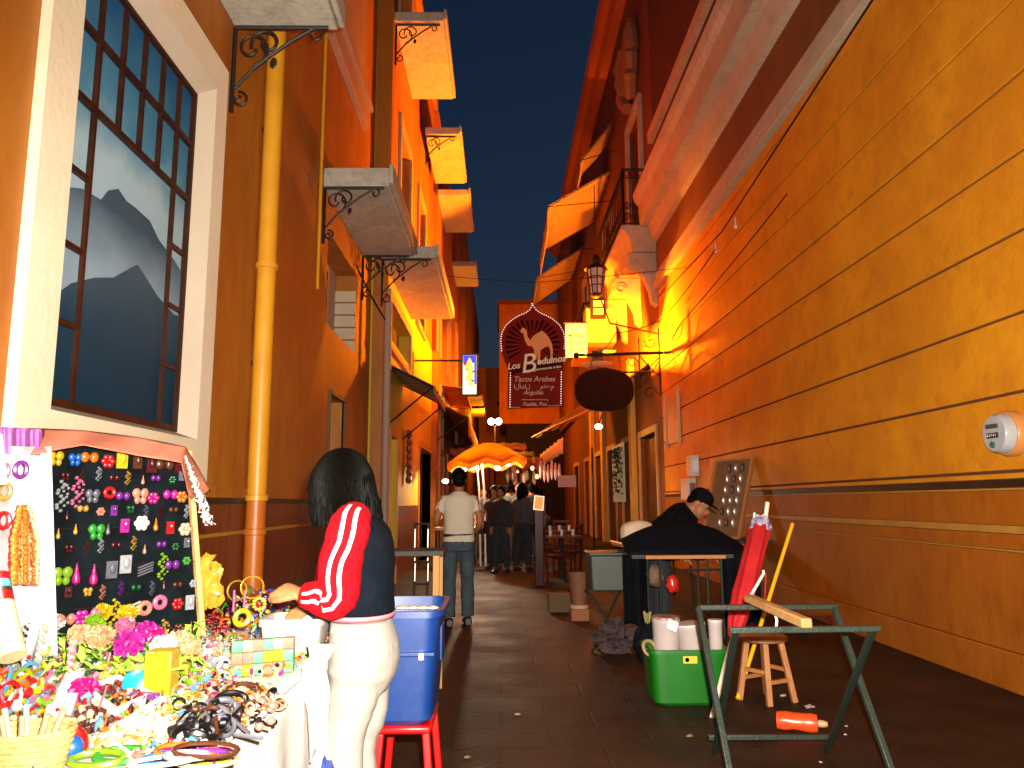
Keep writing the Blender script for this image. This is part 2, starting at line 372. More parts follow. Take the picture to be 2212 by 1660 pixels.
# painted panel of panes: sky in three shades, far ridge, near hill (a flat painted window)
H = mZ1-mZ0
off = wloc(bl)
msky = paint_mat('painted_sky', [(0.0,(0.05,0.10,0.18)),(0.42,(0.30,0.44,0.52)),(0.58,(0.34,0.47,0.54)),(0.72,(0.07,0.22,0.34)),(1.0,(0.015,0.09,0.22))], mZ0, mZ1)
mfar = paint_mat('painted_far_ridge', [(0.0,(0.26,0.36,0.44)),(0.33,(0.24,0.33,0.41)),(0.48,(0.045,0.08,0.115)),(1.0,(0.02,0.045,0.07))], mZ0, mZ1, ns=0.05)
mnear = paint_mat('painted_near_hill', [(0.0,(0.005,0.026,0.052)),(0.18,(0.014,0.038,0.066)),(0.42,(0.060,0.095,0.13)),(1.0,(0.03,0.04,0.06))], mZ0, mZ1, ns=0.05)
MB().box(XM-0.05, XM-0.020, mY0, mY1, mZ0, mZ1).build('painted_panel', msky, WSU)
def onmural(pts, x): return [(x, min(max(p.y, mY0+0.02), mY1-0.02), max(p.z, mZ0+0.03)) for p in [onX(a, b_, XM) for a, b_ in pts]]
far = [(160,405),(185,408),(205,420),(225,432),(240,412),(262,408),(280,435),(300,450),(330,478),(350,520),(380,560),(400,590),(425,620)]
near = [(120,640),(160,612),(210,600),(250,600),(285,580),(302,572),(320,600),(345,640),(380,680),(420,700)]
def hill(pts, name, m, x):
    f = onmural(pts, x); b = MB()
    b.poly(f + [(x, f[-1][1], mZ0+0.03), (x, f[0][1], mZ0+0.03)]); b.build(name, m, WSU, smooth=False)
hill([(110,405)]+far+[(500,640)], 'painted_far_ridge', mfar, XM-0.016); hill([(60,650)]+near+[(500,720)], 'painted_near_hill', mnear, XM-0.012)

# drainpipe
pp = onX(575, 600, XL+0.10)
px, py = XL+0.085, onX(575, 600, XL+0.085).y
pt = T('drainpipe', 'thick ochre drainpipe running down the near left wall beside the window', 'pipe', (px, py, 0))
MB().tube([(px, py, 1.32), (px, py, 9)], 0.075, 16).build('upper_pipe', PIPE_Y, pt)
MB().tube([(px, py, 0), (px, py, 1.32)], 0.076, 16).build('lower_pipe', PIPE_R, pt)
for z in (1.06, 1.32, 3.2, 5.4): MB().lathe((px, py, z), [(0.076,0),(0.09,0.005),(0.09,0.045),(0.076,0.05)], 16).build('pipe_collar', PIPE_Y if z > 1.2 else PIPE_R, pt)
for z in (2.4, 4.4): MB().box(XL, px, py-0.02, py+0.02, z, z+0.04).build('pipe_clamp', IRON, pt)
MB().tube([(XL+0.02, onX(700,200,XL+0.02).y, z) for z in (3.6, 9)], 0.018, 6).thing('conduit', PIPE_Y, 'thin painted conduit on left wall between the balcony slabs', 'pipe')

# scroll bracket in the plane Y = const, from wall at x0 towards +dir
def spiral(c, r0, r1, a0, a1, Y, n=18):
    return [(c[0]+(r0+(r1-r0)*i/n)*math.cos(a0+(a1-a0)*i/n), Y, c[1]+(r0+(r1-r0)*i/n)*math.sin(a0+(a1-a0)*i/n)) for i in range(n+1)]
def bracket(x0, Y, z, L, parent, r=0.011, d=1):
    q = MB(); fx = lambda P: [(x0+d*(p[0]), p[1], z+p[2]) for p in P]
    q.tube(fx([(0.015, Y, -0.015), (L, Y, -0.015)]), r*1.3, 6); q.tube(fx([(0.015, Y, -0.02), (0.015, Y, -L*0.98)]), r*1.3, 6)
    q.tube(fx([(0.03, Y, -L*0.72), (L*0.22, Y, -L*0.50), (L*0.38, Y, -L*0.36), (L*0.62, Y, -L*0.17), (L*0.80, Y, -L*0.06)]), r, 6)
    q.tube(fx(spiral((L*0.20, -L*0.26), L*0.20, L*0.05, R(-80), R(-80+430), Y)), r*0.9, 6)
    q.tube(fx(spiral((L*0.36, -L*0.20), L*0.17, L*0.04, R(200), R(200-400), Y)), r*0.9, 6)
    q.tube(fx(spiral((L*0.86, -L*0.11), L*0.085, L*0.03, R(150), R(150-400), Y)), r*0.8, 6)
    q.tube(fx(spiral((L*0.10, -L*0.84), L*0.09, L*0.03, R(100), R(100-400), Y)), r*0.8, 6)
    q.ell((x0+d*L*0.44, Y, z-L*0.42), L*0.035, 0.008, L*0.06, 6, 5)
    return q.build('scroll_bracket', IRON, parent)
def slab(label, x0, x1, y0, y1, z, th=0.16, m=WHITE, brackets=(), group='balcony slabs on the left side of the alley', edge=None, L=None):
    t = T('balcony', label, 'balcony', ((x0+x1)/2, (y0+y1)/2, z), group)
    MB().box(x0, x1, y0, y1, z, z+th).build('slab', m, t, bevel=0.008)
    s = 1 if x1 > x0 else -1
    MB().box(x1+s*0.002, x1+s*0.05, y0-0.02, y1+0.02, z+0.03, z+th+0.04).build('edge_moulding', edge or m, t, bevel=0.01)
    for yb in brackets: bracket(x0, yb, z, (L or abs(x1-x0)*0.92), t, 0.013, s)
    return t
zs1 = onX(510, 65, XL).z; ys1 = onX(510, 65, XL).y
xo = onZ(735, 80, zs1).x
slab('white balcony slab overhead at the top left beside the painted window', XL, xo, 3.3, ys1, zs1, brackets=(ys1-0.05,), m=WHITE)
y20 = onZ(700, 398, zs1).y; p2 = onZ(840, 402, zs1); p2f = onZ(790, 555, zs1)
slab('white balcony slab with scroll bracket above the grilled window', XL, p2.x, p2.y, p2f.y, zs1, th=0.22, brackets=(p2.y+0.03, p2f.y-0.06), m=WHITE)
# upper white storey fascia
pf = onX(800, 283, XL+0.12)
fb = MB(); fb.box(XL, XL+0.10, -4, pf.y, pf.z, pf.z+0.30).box(XL, XL+0.05, -4, pf.y-0.1, pf.z+0.38, 14)
fb.box(XL, XL+0.16, -4, pf.y, pf.z+0.28, pf.z+0.38)
fb.build('upper_fascia', mat('lilac_cream_plaster', (0.42, 0.25, 0.17), 0.85, (0.36, 0.2, 0.14), 1.5), bl, bevel=0.01)

# ================================================================== LEFT SECOND, THIRD AND FOURTH BUILDINGS
XB = -1.74
zA = onZ(1,1,5).z
g3n = onX(835, 560, XB); 
b2t = T('yellow_building', 'yellow building with orange lit balconies behind the near left building', 'building', (XB-2, 13, 0))
Y2a, Y2b = yE+0.03, 19.2
def yz(x, y, X): p = onX(x, y, X); return p.y, p.z
d0 = onX(838, 1000, XB).y; 
doors2 = [(d0+0.15, d0+0.95, 0, 2.35), (onX(903,1100,XB).y, onX(935,1100,XB).y, 0, 2.5)]
win2 = [(onX(838,700,XB).y+0.1, onX(883,760,XB).y, onX(883,790,XB).z, onX(883,755,XB).z+0.25),
        (onX(862,400,XB).y, onX(884,400,XB).y, zs1+0.3, zs1+3.0), (onX(905,300,XB).y, onX(918,300,XB).y, zs1+0.3, zs1+3.0),
        (onX(862,100,XB).y, onX(884,100,XB).y, 9.6, 11.4)]
wall_part('wall', b2t, YELW, XB, -1, Y2a, Y2b, 0, 5.2, doors2 + win2[:1], 0.22)
wall_part('upper_wall', b2t, ORW, XB, -1, Y2a, Y2b, 5.2, 11.9, win2[1:], 0.22)
MB().box(XB, XB+0.015, Y2a, doors2[0][0]-0.1, 0, 1.2).build('dado', REDW_L, b2t)
MB().box(XB, XB+0.015, doors2[0][1]+0.1, doors2[1][0]-0.1, 0, 1.25).build('dado', REDW_L, b2t)
for k, (a, c, d, e) in enumerate(win2 + doors2):
    X = XB
    MB().box(X-0.215, X-0.20, a, c, d, e).build('door_leaf' if d == 0 else 'window_pane', DARK if d else DOORW, b2t)
    if d:
        fm = MB(); fm.box(X, X+0.05, a-0.16, a, d-0.16, e+0.16).box(X, X+0.05, c, c+0.16, d-0.16, e+0.16).box(X, X+0.05, a, c, e, e+0.16).box(X, X+0.07, a-0.2, c+0.2, d-0.24, d-0.16)
        ws_ = fm.build('window_surround', mat('tan_surround', (0.42, 0.28, 0.16), 0.8, (0.36,0.23,0.13), 2), b2t, bevel=0.006)
        MB().box(X-0.2, X-0.16, (a+c)/2-0.03, (a+c)/2+0.03, d, e).build('window_mullion', WOODF, ws_)
    else:
        fm = MB(); fm.box(X, X+0.03, a-0.10, a, 0, e+0.10).box(X, X+0.03, c, c+0.10, 0, e+0.10).box(X, X+0.03, a, c, e, e+0.10)
        fm.build('door_frame', mat('orange_door_frame', (0.55, 0.20, 0.03), 0.6), b2t)
MB().box(XL+0.03, XB+0.006, yE+0.010, yE+0.20, 0, 11.8).build('corner_pier', OCHRE_L, b2t)
# fascia + gutter at the roof
MB().box(XB, XB+0.10, Y2a, Y2b, 11.72, 11.95).build('roof_moulding', ORW, b2t)
p3a = onZ(940, 557, zs1); p3b = onZ(970, 690, zs1)
slab('orange lit balcony slab with iron scrolls over the yellow wall', XB, p3a.x, p3a.y, p3b.y, zs1, brackets=(p3a.y+0.05,), th=0.18)
zh = onX(890, 215, XB).z
def slab_px(label, X, nx, ny, fx, fy, z, **k):
    a = onZ(nx, ny, z); c = onZ(fx, fy, z); return slab(label, X, (a.x+c.x)/2, a.y, c.y, z, **k)
slab_px('highest and nearest orange balcony slab against the dark sky', XB, 960, 45, 977, 215, zh, brackets=(onZ(960,45,zh).y+0.1,))
X3 = -1.62
b3t = T('orange_building', 'orange building with stacked lit balconies further down the left side', 'building', (X3-2, 23, 0))
Y3b = 30.0
h3 = []
for (x, za, zb) in ((945, zs1+0.4, zs1+2.8), (967, zs1+0.4, zs1+2.8), (985, zs1+0.4, zs1+2.8), (952, 2.9, 4.3), (985, 2.9, 4.3)):
    y = onX(x, 600, X3).y; h3.append((y, y+0.9, za, zb))
g0 = [(20.2, 21.6, 0, 2.6), (23.2, 24.6, 0, 2.6), (26.2, 27.6, 0, 2.6)]
wall_part('wall', b3t, ORW, X3, -1, Y2b, Y3b, 0, 11.7, h3 + g0, 0.22)
for a, c, d, e in h3 + g0:
    MB().box(X3-0.215, X3-0.20, a, c, d, e).build('window_pane' if d else 'door_leaf', DARK, b3t)
    fm = MB(); q = 0.14; fm.box(X3, X3+0.05, a-q, a, max(d-q, 0), e+q).box(X3, X3+0.05, c, c+q, max(d-q, 0), e+q).box(X3, X3+0.05, a, c, e, e+q)
    fm.build('window_surround' if d else 'door_frame', MATS['tan_surround'], b3t)
slab_px('second highest orange balcony slab, bright, below the highest one', X3, 990, 290, 1005, 397, zh, brackets=(onZ(990,290,zh).y+0.1,))
slab_px('third orange balcony slab counted from the top', X3, 1012, 422, 1020, 503, zh, brackets=())
slab_px('small dim balcony slab far down the left side, lowest on the sky edge', X3, 1027, 575, 1030, 620, zh, brackets=())
X4 = -1.4
b4t = T('dim_orange_building', 'dim orange building at the far left end of the alley', 'building', (X4-2, 38, 0))
wall_part('wall', b4t, BRW, X4, -1, Y3b, 50, 0, onX(1035, 720, X4).z, [(33, 34.2, 3.2, 5.0), (37, 38.2, 3.2, 5.0)], 0.2)
for a, c in ((33, 34.2), (37, 38.2)): MB().box(X4-0.19, X4-0.17, a, c, 3.2, 5.0).build('window_pane', DARK, b4t)
for k, (Y, z) in enumerate(((32, 5.6), (36.5, 5.6))):
    slab(['small balcony slab on the dim far left building, nearer one', 'small balcony slab on the dim far left building, farther one'][k], X4, X4+0.6, Y, Y+2.2, z)
# distant block that closes the alley on the left, under the sky gap
pc = onY(1035, 795, 52); pd = onY(1082, 795, 52)
ft = T('far_facade', 'far orange facade with two small round holes beside the hanging sign', 'building', ((pc.x+pd.x)/2, 54, 0))
MB().box(pc.x-4, pd.x+6, 52, 58, 0, pc.z).build('wall', ORW, ft, smooth=False)
for yy in (872, 902):
    q = onY(1078, yy, 52); MB().lathe((q.x, 51.98, q.z), [(0.16,-0.01),(0.16,0.03)], 14, Euler((R(90),0,0)).to_matrix()).build('round_hole', DARK, ft)

# ================================================================== RIGHT NEAR BUILDING
XR = 3.5
br_ = T('rusticated_building', 'long ochre building on the right with grooved courses and cream cornices', 'building', (XR+2, 6, 0))
YRe = onX(1428, 800, XR).y
wall_part('wall', br_, GROOVE, XR+0.02, 1, -4, YRe-0.01, 0, 16)
def HR(x, y): return onX(x, y, XR).z
gz = [1.3+h for h in (0.19, 0.717, 1.243, 1.787, 2.31, 2.835, 3.36, 3.90, 4.46)]
for i in range(len(gz)-1):
    z0, z1 = gz[i]+0.010, gz[i+1]-0.010
    ys = [-4, YRe]
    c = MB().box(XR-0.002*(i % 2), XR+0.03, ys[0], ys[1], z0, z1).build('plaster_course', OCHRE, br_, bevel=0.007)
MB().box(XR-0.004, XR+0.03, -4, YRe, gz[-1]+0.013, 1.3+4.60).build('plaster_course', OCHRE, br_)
MB().box(XR-0.10, XR+0.03, -4, YRe+0.02, 5.92, 6.12).build('lower_string_course', CORN, br_, bevel=0.01)
MB().box(XR-0.06, XR+0.03, -4, YRe+0.01, 6.12, 6.28).build('lower_string_course', CORN, br_, bevel=0.01)
MB().box(XR-0.004, XR+0.03, -4, YRe, 6.28, 7.02).build('plaster_frieze', BRW, br_)
cb = MB()
prof = [(0.0,7.02),(0.10,7.06),(0.16,7.28),(0.18,7.38),(0.36,7.40),(0.38,7.85),(0.46,7.95),(0.50,8.10),(0.48,8.16),(0.0,8.2)]
cb.prism(prof, lambda a, b_, t: (XR-a, t, b_), -4, YRe+0.02); cb.build('main_cornice', CORN, br_, smooth=False)
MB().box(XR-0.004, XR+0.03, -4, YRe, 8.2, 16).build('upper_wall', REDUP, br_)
MB().box(XR-0.12, XR+0.03, -4, YRe+0.02, 9.35, 9.62).build('upper_string_course', CORN, br_, bevel=0.01)
# dado
MB().box(XR-0.012, XR+0.03, -4, YRe, 1.44, 1.477).build('dado_rail', OCHRE, br_, bevel=0.005)
MB().box(XR-0.006, XR+0.03, -4, YRe, 1.377, 1.435).build('dark_stripe', BLACKST, br_)
MB().box(XR-0.012, XR+0.03, -4, YRe, 1.362, 1.377).build('thin_stripe', GOLDST, br_)
MB().box(XR-0.008, XR+0.03, -4, YRe, 1.125, 1.358).build('dado_panel', REDW, br_)
MB().box(XR-0.014, XR+0.03, -4, YRe, 1.067, 1.121).build('gold_stripe', GOLDST, br_, bevel=0.004)
MB().box(XR-0.008, XR+0.03, -4, YRe, 0.96, 1.063).build('dado_panel', REDW, br_)
MB().box(XR-0.014, XR+0.03, -4, YRe, 0.945, 0.957).build('thin_stripe', GOLDST, br_)
MB().box(XR-0.008, XR+0.03, -4, YRe, 0.275, 0.941).build('dado_panel', REDW, br_)
MB().box(XR-0.03, XR+0.03, -4, YRe, 0.0, 0.27).build('plinth', REDW, br_, bevel=0.012)
# gas/electric meter on the right wall
pm = onX(2192, 937, XR)
mt = T('electric_meter', 'round grey electric meter high on the right ochre wall', 'meter', (XR, pm.y, pm.z-0.15))
RX = Euler((0, R(-90), 0)).to_matrix()
MB().lathe((XR+0.0, pm.y, pm.z), [(0.155,0.0),(0.155,0.06),(0.145,0.075),(0.0,0.078)], 36, RX).build('meter_ring', mat('orange_meter_ring', (0.55,0.22,0.06), 0.4), mt)
MB().lathe((XR-0.06, pm.y, pm.z), [(0.135,0.0),(0.135,0.06),(0.12,0.085),(0.0,0.09)], 36, RX).build('meter_face', mat('grey_plastic', (0.36,0.36,0.38), 0.3, (0.42,0.42,0.44), 10), mt)
MB().box(XR-0.160, XR-0.15, pm.y-0.06, pm.y+0.06, pm.z+0.035, pm.z+0.065).build('number_plate', mat('dark_green_label', (0.03,0.06,0.05), 0.5), mt)
MB().box(XR-0.162, XR-0.15, pm.y-0.055, pm.y+0.055, pm.z-0.03, pm.z+0.005).build('display', BLACKST, mt)
MB().lathe((XR-0.15, pm.y+0.01, pm.z-0.075), [(0.022,0),(0.022,0.012),(0.0,0.013)], 14, RX).build('dial', mat('teal_dial', (0.03,0.12,0.11), 0.4), mt)
text_mesh('meter_digits', '0 3 7 4 1', 0.028, mat('digit_white', (0.6,0.6,0.6), 0.5), mt, (XR-0.1635, pm.y, pm.z-0.013), (0,-1,0), (0,0,1))
# notice frame and boxes near the far end of that wall
a0 = onX(1463, 850, XR-0.03); a1 = onX(1442, 960, XR-0.03)
nb = T('notice_frame', 'tall narrow cream notice frame near the far end of right wall', 'notice frame', (XR, a0.y, a1.z))
zt, zb_ = onX(1463,845,XR-0.03).z, onX(1463,955,XR-0.03).z
MB().box(XR-0.03, XR-0.005, a0.y, a1.y, zb_, zt).build('panel', mat('notice_panel', (0.45,0.22,0.08), 0.6, (0.6,0.35,0.15), 9), nb)
MB().box(XR-0.06, XR-0.005, a0.y-0.06, a0.y-0.002, zb_-0.05, zt+0.05).build('frame_side', mat('cream_frame', (0.6,0.45,0.25), 0.6), nb)
MB().box(XR-0.06, XR-0.005, a1.y+0.002, a1.y+0.06, zb_-0.05, zt+0.05).build('frame_side', MATS['cream_frame'], nb)
WP = mat('white_box_paint', (0.75,0.72,0.66), 0.5, (0.6,0.55,0.48), 6)
for k, (x, ya, yb, wdt, lab) in enumerate(((1487, 985, 1030, 0.30, 'upper white meter box on right wall beside the leaning jewellery board'), (1478, 1035, 1080, 0.55, 'lower white meter box with brown panel under the upper one'))):
    p = onX(x, ya, XR-0.15); q = onX(x, yb, XR-0.15)
    bx = T('meter_box', lab, 'meter box', (XR-0.08, p.y, q.z), 'meter boxes on the right wall')
    MB().box(XR-0.16, XR, p.y-wdt/2, p.y+wdt/2, q.z, p.z).build('case', WP, bx, bevel=0.01)
    MB().box(XR-0.12, XR-0.02, p.y-wdt/2-0.012, p.y-wdt/2-0.001, q.z+0.08, p.z-0.08).build('panel', mat('brown_panel', (0.25,0.10,0.05), 0.5) if k else mat('bright_panel', (0.9,0.9,0.88), 0.3), bx)

# ================================================================== RIGHT SECOND BUILDING
b5 = T('balconied_building', 'orange building with iron balcony, stone brackets and tall door on right', 'building', (XR+2, 26, 0))
Y5 = YRe + 0.012
dA = (onX(1440, 1000, XR).y, onX(1392, 1000, XR).y)
gh = [(17.0, 19.0, 0, 2.85)]
yy0 = 20.2
gh += [(20.4, 21.8, 0, 2.9), (23.2, 24.8, 0, 2.9), (26.4, 28.0, 0, 2.9), (30.0, 31.6, 0, 2.9), (34, 36, 0, 2.9)]
uh = [(17.6, 19.2, 7.15, 11.0), (22.5, 24.0, 7.15, 10.2), (29.0, 30.4, 7.15, 10.0)]
wall_part('wall', b5, BRW, XR, 1, Y5, 42, 0, 5.0, gh, 0.25)
REDOR = mat('dim_red_orange_stucco', (0.204, 0.051, 0.006), 0.9, (0.144, 0.03, 0.0048), 1.2, 0.2, 14, var2=(0.096, 0.024, 0.0048), streak=2)
wall_part('upper_wall', b5, REDOR, XR, 1, Y5, 42, 5.0, 15.6, uh, 0.3)
for a, c, d, e in gh:
    MB().box(XR+0.235, XR+0.25, a, c, d, e).build('door_recess', DARK, b5)
    fm = MB(); q = 0.16; fm.box(XR-0.05, XR, a-q, a, 0, e+q).box(XR-0.05, XR, c, c+q, 0, e+q).box(XR-0.05, XR, a, c, e, e+q)
    fm.build('door_frame', mat('tan_stone', (0.50, 0.33, 0.16), 0.75, (0.42,0.27,0.12), 3), b5, bevel=0.006)
for i in range(2):    # shutters of the first door
    MB().box(XR+0.10, XR+0.14, gh[0][0]+0.03+i*0.98, gh[0][0]+0.96+i*0.98, 0.05, 2.8).build('door_leaf', DOORW, b5, bevel=0.01)
for a, c, d, e in uh:
    MB().box(XR+0.26, XR+0.28, a, c, d, e).build('window_pane', DARK, b5)
    fm = MB(); q = 0.22; fm.box(XR-0.10, XR, a-q, a, d, e+q).box(XR-0.10, XR, c, c+q, d, e+q).box(XR-0.12, XR, a, c, e, e+q)
    ws_ = fm.build('window_surround', mat('grey_stone_surround', (0.50, 0.38, 0.27), 0.8, (0.4,0.28,0.2), 2), b5, bevel=0.01)
    MB().box(XR+0.10, XR+0.14, (a+c)/2-0.04, (a+c)/2+0.04, d, e).build('window_mullion', WOODF, ws_)
# carved pediment above the balcony door
cp = MB()
for s_ in (-1, 1):
    for k in range(3):
        cp.tube([(XR-0.14, 18.4+s_*(0.3+0.25*k), 11.5+0.5*k), (XR-0.2, 18.4+s_*(0.62+0.1*k), 11.9+0.5*k), (XR-0.16, 18.4+s_*(0.45+0.1*k), 12.4+0.5*k)], [0.16, 0.2, 0.1], 8)
cp.ell((XR-0.12, 18.4, 12.6), 0.2, 0.55, 1.0, 12, 8)
cp.build('carved_pediment', mat('orange_stone', (0.36,0.14,0.05), 0.8, (0.28,0.10,0.04), 2), b5)
cp = MB()
rc = lambda x, y: None
# roof cornice seen against the sky
MB().prism([(0,14.9),(0.25,14.95),(0.35,15.2),(0.55,15.25),(0.62,15.5),(0.0,15.6)], lambda a, b_, t: (XR-a, t, b_), Y5-6, 42).build('roof_cornice', mat('red_orange_cornice', (0.45,0.10,0.02), 0.8), b5, smooth=False)
MB().box(XR-0.25, XR, 33.5, 42, 5.0, 14.8).build('pilaster', REDOR, b5)
for (a, c) in ((19.6, 20.0), (25.2, 25.7), (28.3, 28.8)):
    MB().box(XR-0.14, XR, a, c, 0, 5.0).build('pilaster', mat('yellow_pilaster', (0.60,0.36,0.08), 0.7, (0.5,0.28,0.05), 2), b5, bevel=0.01)
# main balcony with corbels and ornate railing
bt = T('stone_balcony', 'cream stone balcony with ornate black railing on carved brackets, upper right', 'balcony', (XR-0.45, 19, 6.9), 'balconies on the right side')
bz = onY(1345, 487, YRe+0.05).z
bx1 = onY(1343, 490, YRe+0.05).x
bw = XR - bx1
prof = [(0,-0.62),(bw*0.70,-0.62),(bw*0.74,-0.34),(bw*0.92,-0.12),(bw,-0.10),(bw,0.0),(0,0.0)]
yb0, yb1 = Y5+0.03, Y5+4.6
MB().prism(prof, lambda a, b_, t: (XR-a, t, bz+b_), yb0, yb1).build('slab', CORN, bt, smooth=False)
def corbel(Y, parent, w=0.28):
    q = MB(); zt_ = bz-0.64
    pts = [(0,0),(0.66,0),(0.66,-0.10),(0.62,-0.14),(0.66,-0.26),(0.60,-0.40),(0.46,-0.44),(0.36,-0.36),(0.34,-0.46),(0.26,-0.62),(0.16,-0.84),(0.12,-1.10),(0.0,-1.2)]
    q.prism(pts, lambda a, b_, t: (XR-a, t, zt_+b_), Y, Y+w)
    for s_ in (-0.012, w+0.012): q.tube([(XR-0.50+0.14*math.cos(a)*(1-a/14), Y+s_, zt_-0.26+0.14*math.sin(a)*(1-a/14)) for a in [k*0.5 for k in range(20)]], 0.022, 6)
    q.build('corbel', CORN, parent, smooth=False)
for Y in (yb0+0.02, yb0+2.0, yb1-0.5): corbel(Y, bt)
RH = 1.35
def ornate_rail(parent, P0, P1, z, h, n):
    P0 = Vector(P0); P1 = Vector(P1); q = MB(); d = (P1-P0); Ln = d.length; u = d/Ln
    f = lambda s_, zz: P0 + u*s_ + Vector((0,0,z+zz))
    q.tube([f(0,h), f(Ln,h)], 0.025, 6); q.tube([f(0,h-0.2), f(Ln,h-0.2)], 0.014, 6); q.tube([f(0,0.06), f(Ln,0.06)], 0.018, 6)
    for i in range(n+1):
        s_ = Ln*i/n; q.tube([f(s_,0), f(s_,h)], 0.012 if 0 < i < n else 0.026, 5)
        if i < n:
            w_ = Ln/n; m_ = s_+w_/2
            for zz, k in ((0.22, 1), (0.50, -1)):
                for sg in (-1, 1): q.tube([f(m_+sg*(0.02+w_*0.22*math.cos(a)), zz+k*0.10*math.sin(a)) for a in [j*0.6-0.6 for j in range(9)]], 0.009, 4)
            q.torus(f(m_, h-0.1), 0.06, 0.009, Matrix((u, Vector((0,0,1)), u.cross(Vector((0,0,1))))).transposed(), 10, 4)
    return q.build('railing', IRON, parent)
ornate_rail(bt, (XR-0.04, yb0+0.06, 0), (bx1+0.06, yb0+0.06, 0), bz, RH, 4)
ornate_rail(bt, (bx1+0.06, yb0+0.06, 0), (bx1+0.06, yb1-0.06, 0), bz, RH, 16)
# second balcony with railing, behind the lantern
b2z = 6.2
b6 = T('iron_balcony', 'farther iron balcony behind the black lantern with pale box below', 'balcony', (XR-0.6, 25, b2z), 'balconies on the right side')
MB().box(XR-1.0, XR, 22.6, 26.5, b2z-0.2, b2z).build('slab', ORW, b6, bevel=0.02)
ornate_rail(b6, (XR-0.04, 22.65, 0), (XR-0.95, 22.65, 0), b2z, 1.1, 4); ornate_rail(b6, (XR-0.95, 22.65, 0), (XR-0.95, 26.45, 0), b2z, 1.1, 12)
# pale box / blind below
q0 = onY(1265, 665, 20.5); q1 = onY(1332, 740, 20.5)
sb = T('shop_blind_box', 'pale square blind box lit orange beneath the black lantern', 'blind box', ((q0.x+q1.x)/2, 20.8, q1.z))
MB().box(q0.x, q1.x, 20.5, 21.2, q1.z, q0.z).build('casing', mat('pale_sheet', (0.55,0.38,0.24), 0.7, (0.5,0.3,0.18), 2), sb, bevel=0.02)
MB().box(q0.x-0.03, q1.x+0.03, 20.46, 21.24, q0.z+0.002, q0.z+0.05).build('casing_lid', IRON, sb)
for xx in (q0.x+0.06, q1.x-0.06): MB().tube([(xx, 20.8, q0.z+0.05), (xx+0.4, 20.8, q0.z+1.0)], 0.012, 5).build('stay_rod', IRON, sb)

# awnings on the right, high up
FAB = mat('cream_awning_canvas', (0.828, 0.529, 0.23), 0.85, (0.713, 0.437, 0.1725), 3)
def awning(label, Xi, zi, Xo, zo, Ya, Yb, val=0.35, grp='awnings high on the right side', m=FAB, bow=0.0, frame=True):
    t = T('awning', label, 'awning', ((Xi+Xo)/2, (Ya+Yb)/2, zo), grp)
    q = MB(); f = lambda u, v: Vector((Xi+(Xo-Xi)*v, Ya+(Yb-Ya)*u, zi+(zo-zi)*v - 0.06*math.sin(math.pi*v)*math.sin(math.pi*u*1.0)+bow*math.sin(math.pi*v) + 0.012*math.sin(u*25)))
    q.sheet(f, 16, 8); q.build('canvas', m, t, solid=0.012)
    q = MB(); q.sheet(lambda u, v: Vector((Xo+(-0.02 if Xo<Xi else 0.02), Ya+(Yb-Ya)*u, zo - val*v + 0.012*math.sin(u*25))), 16, 3); q.build('valance', m, t, solid=0.01)
    if frame:
        q = MB()
        for Y in (Ya, Yb):
            q.tube([(Xi, Y, zi-1.0), (Xo, Y, zo-0.02)], 0.014, 5); q.tube([(Xi, Y, zi-0.03), (Xo, Y, zo-0.03)], 0.014, 5)
        q.tube([(Xo, Ya, zo-0.02), (Xo, Yb, zo-0.02)], 0.02, 6); q.build('awning_frame', IRON, t)
    return t
def line_pt(x, y, X): return onX(x, y, X)
A1 = onX(1321, 368, XR-0.02); A2 = onX(1283, 462, XR-0.02); O1 = onX(1178, 485, 1.5)
awning('large orange lit awning jutting into the sky, nearest of the high ones', XR-0.02, A1.z, 1.5, O1.z, A1.y, A2.y, val=0.9)
A1b = onX(1263, 531, XR-0.02); O1b = onX(1155, 628, 1.5)
awning('yellow lit awning below and beyond the large one', XR-0.02, A1b.z, 1.5, O1b.z, A1b.y, A1b.y+4.5, val=0.5)
A0 = onX(1312, 338, XR-0.02); O0 = onX(1256, 345, 2.45)
awning('small orange awning tucked above the large one', XR-0.02, A0.z+0.4, 2.45, O0.z, O0.y, O0.y+1.8, val=0.5)

# far right block that closes the view behind the hanging sign
w0 = onY(1078, 658, 41.8); w1 = onY(1230, 915, 41.8)
f2 = T('far_block', 'plain orange block behind the hanging camel sign', 'building', ((w0.x+w1.x)/2, 45, 0))
MB().box(w0.x, w0.x+4.5, 41.8, 49, w1.z, w0.z).build('wall', ORW, f2, smooth=False)
MB().box(w0.x-0.1, w0.x+4.5, 41.6, 49, w0.z, w0.z+0.2).build('roof_edge', BRW, f2)
MB().box(w0.x+0.4, w0.x+4.5, 42.1, 49, 0, w1.z-0.01).build('ground_floor', DARK, f2)

# ================================================================== STREET LIGHTING AND SIGNS
HOT = mat('hot_lamp_glass', (1,0.9,0.5), 0.4, emit=(1.0,0.80,0.30), es=9)
HOTW = mat('white_hot_bulb', (1,1,1), 0.4, emit=(1.0,0.93,0.75), es=14)
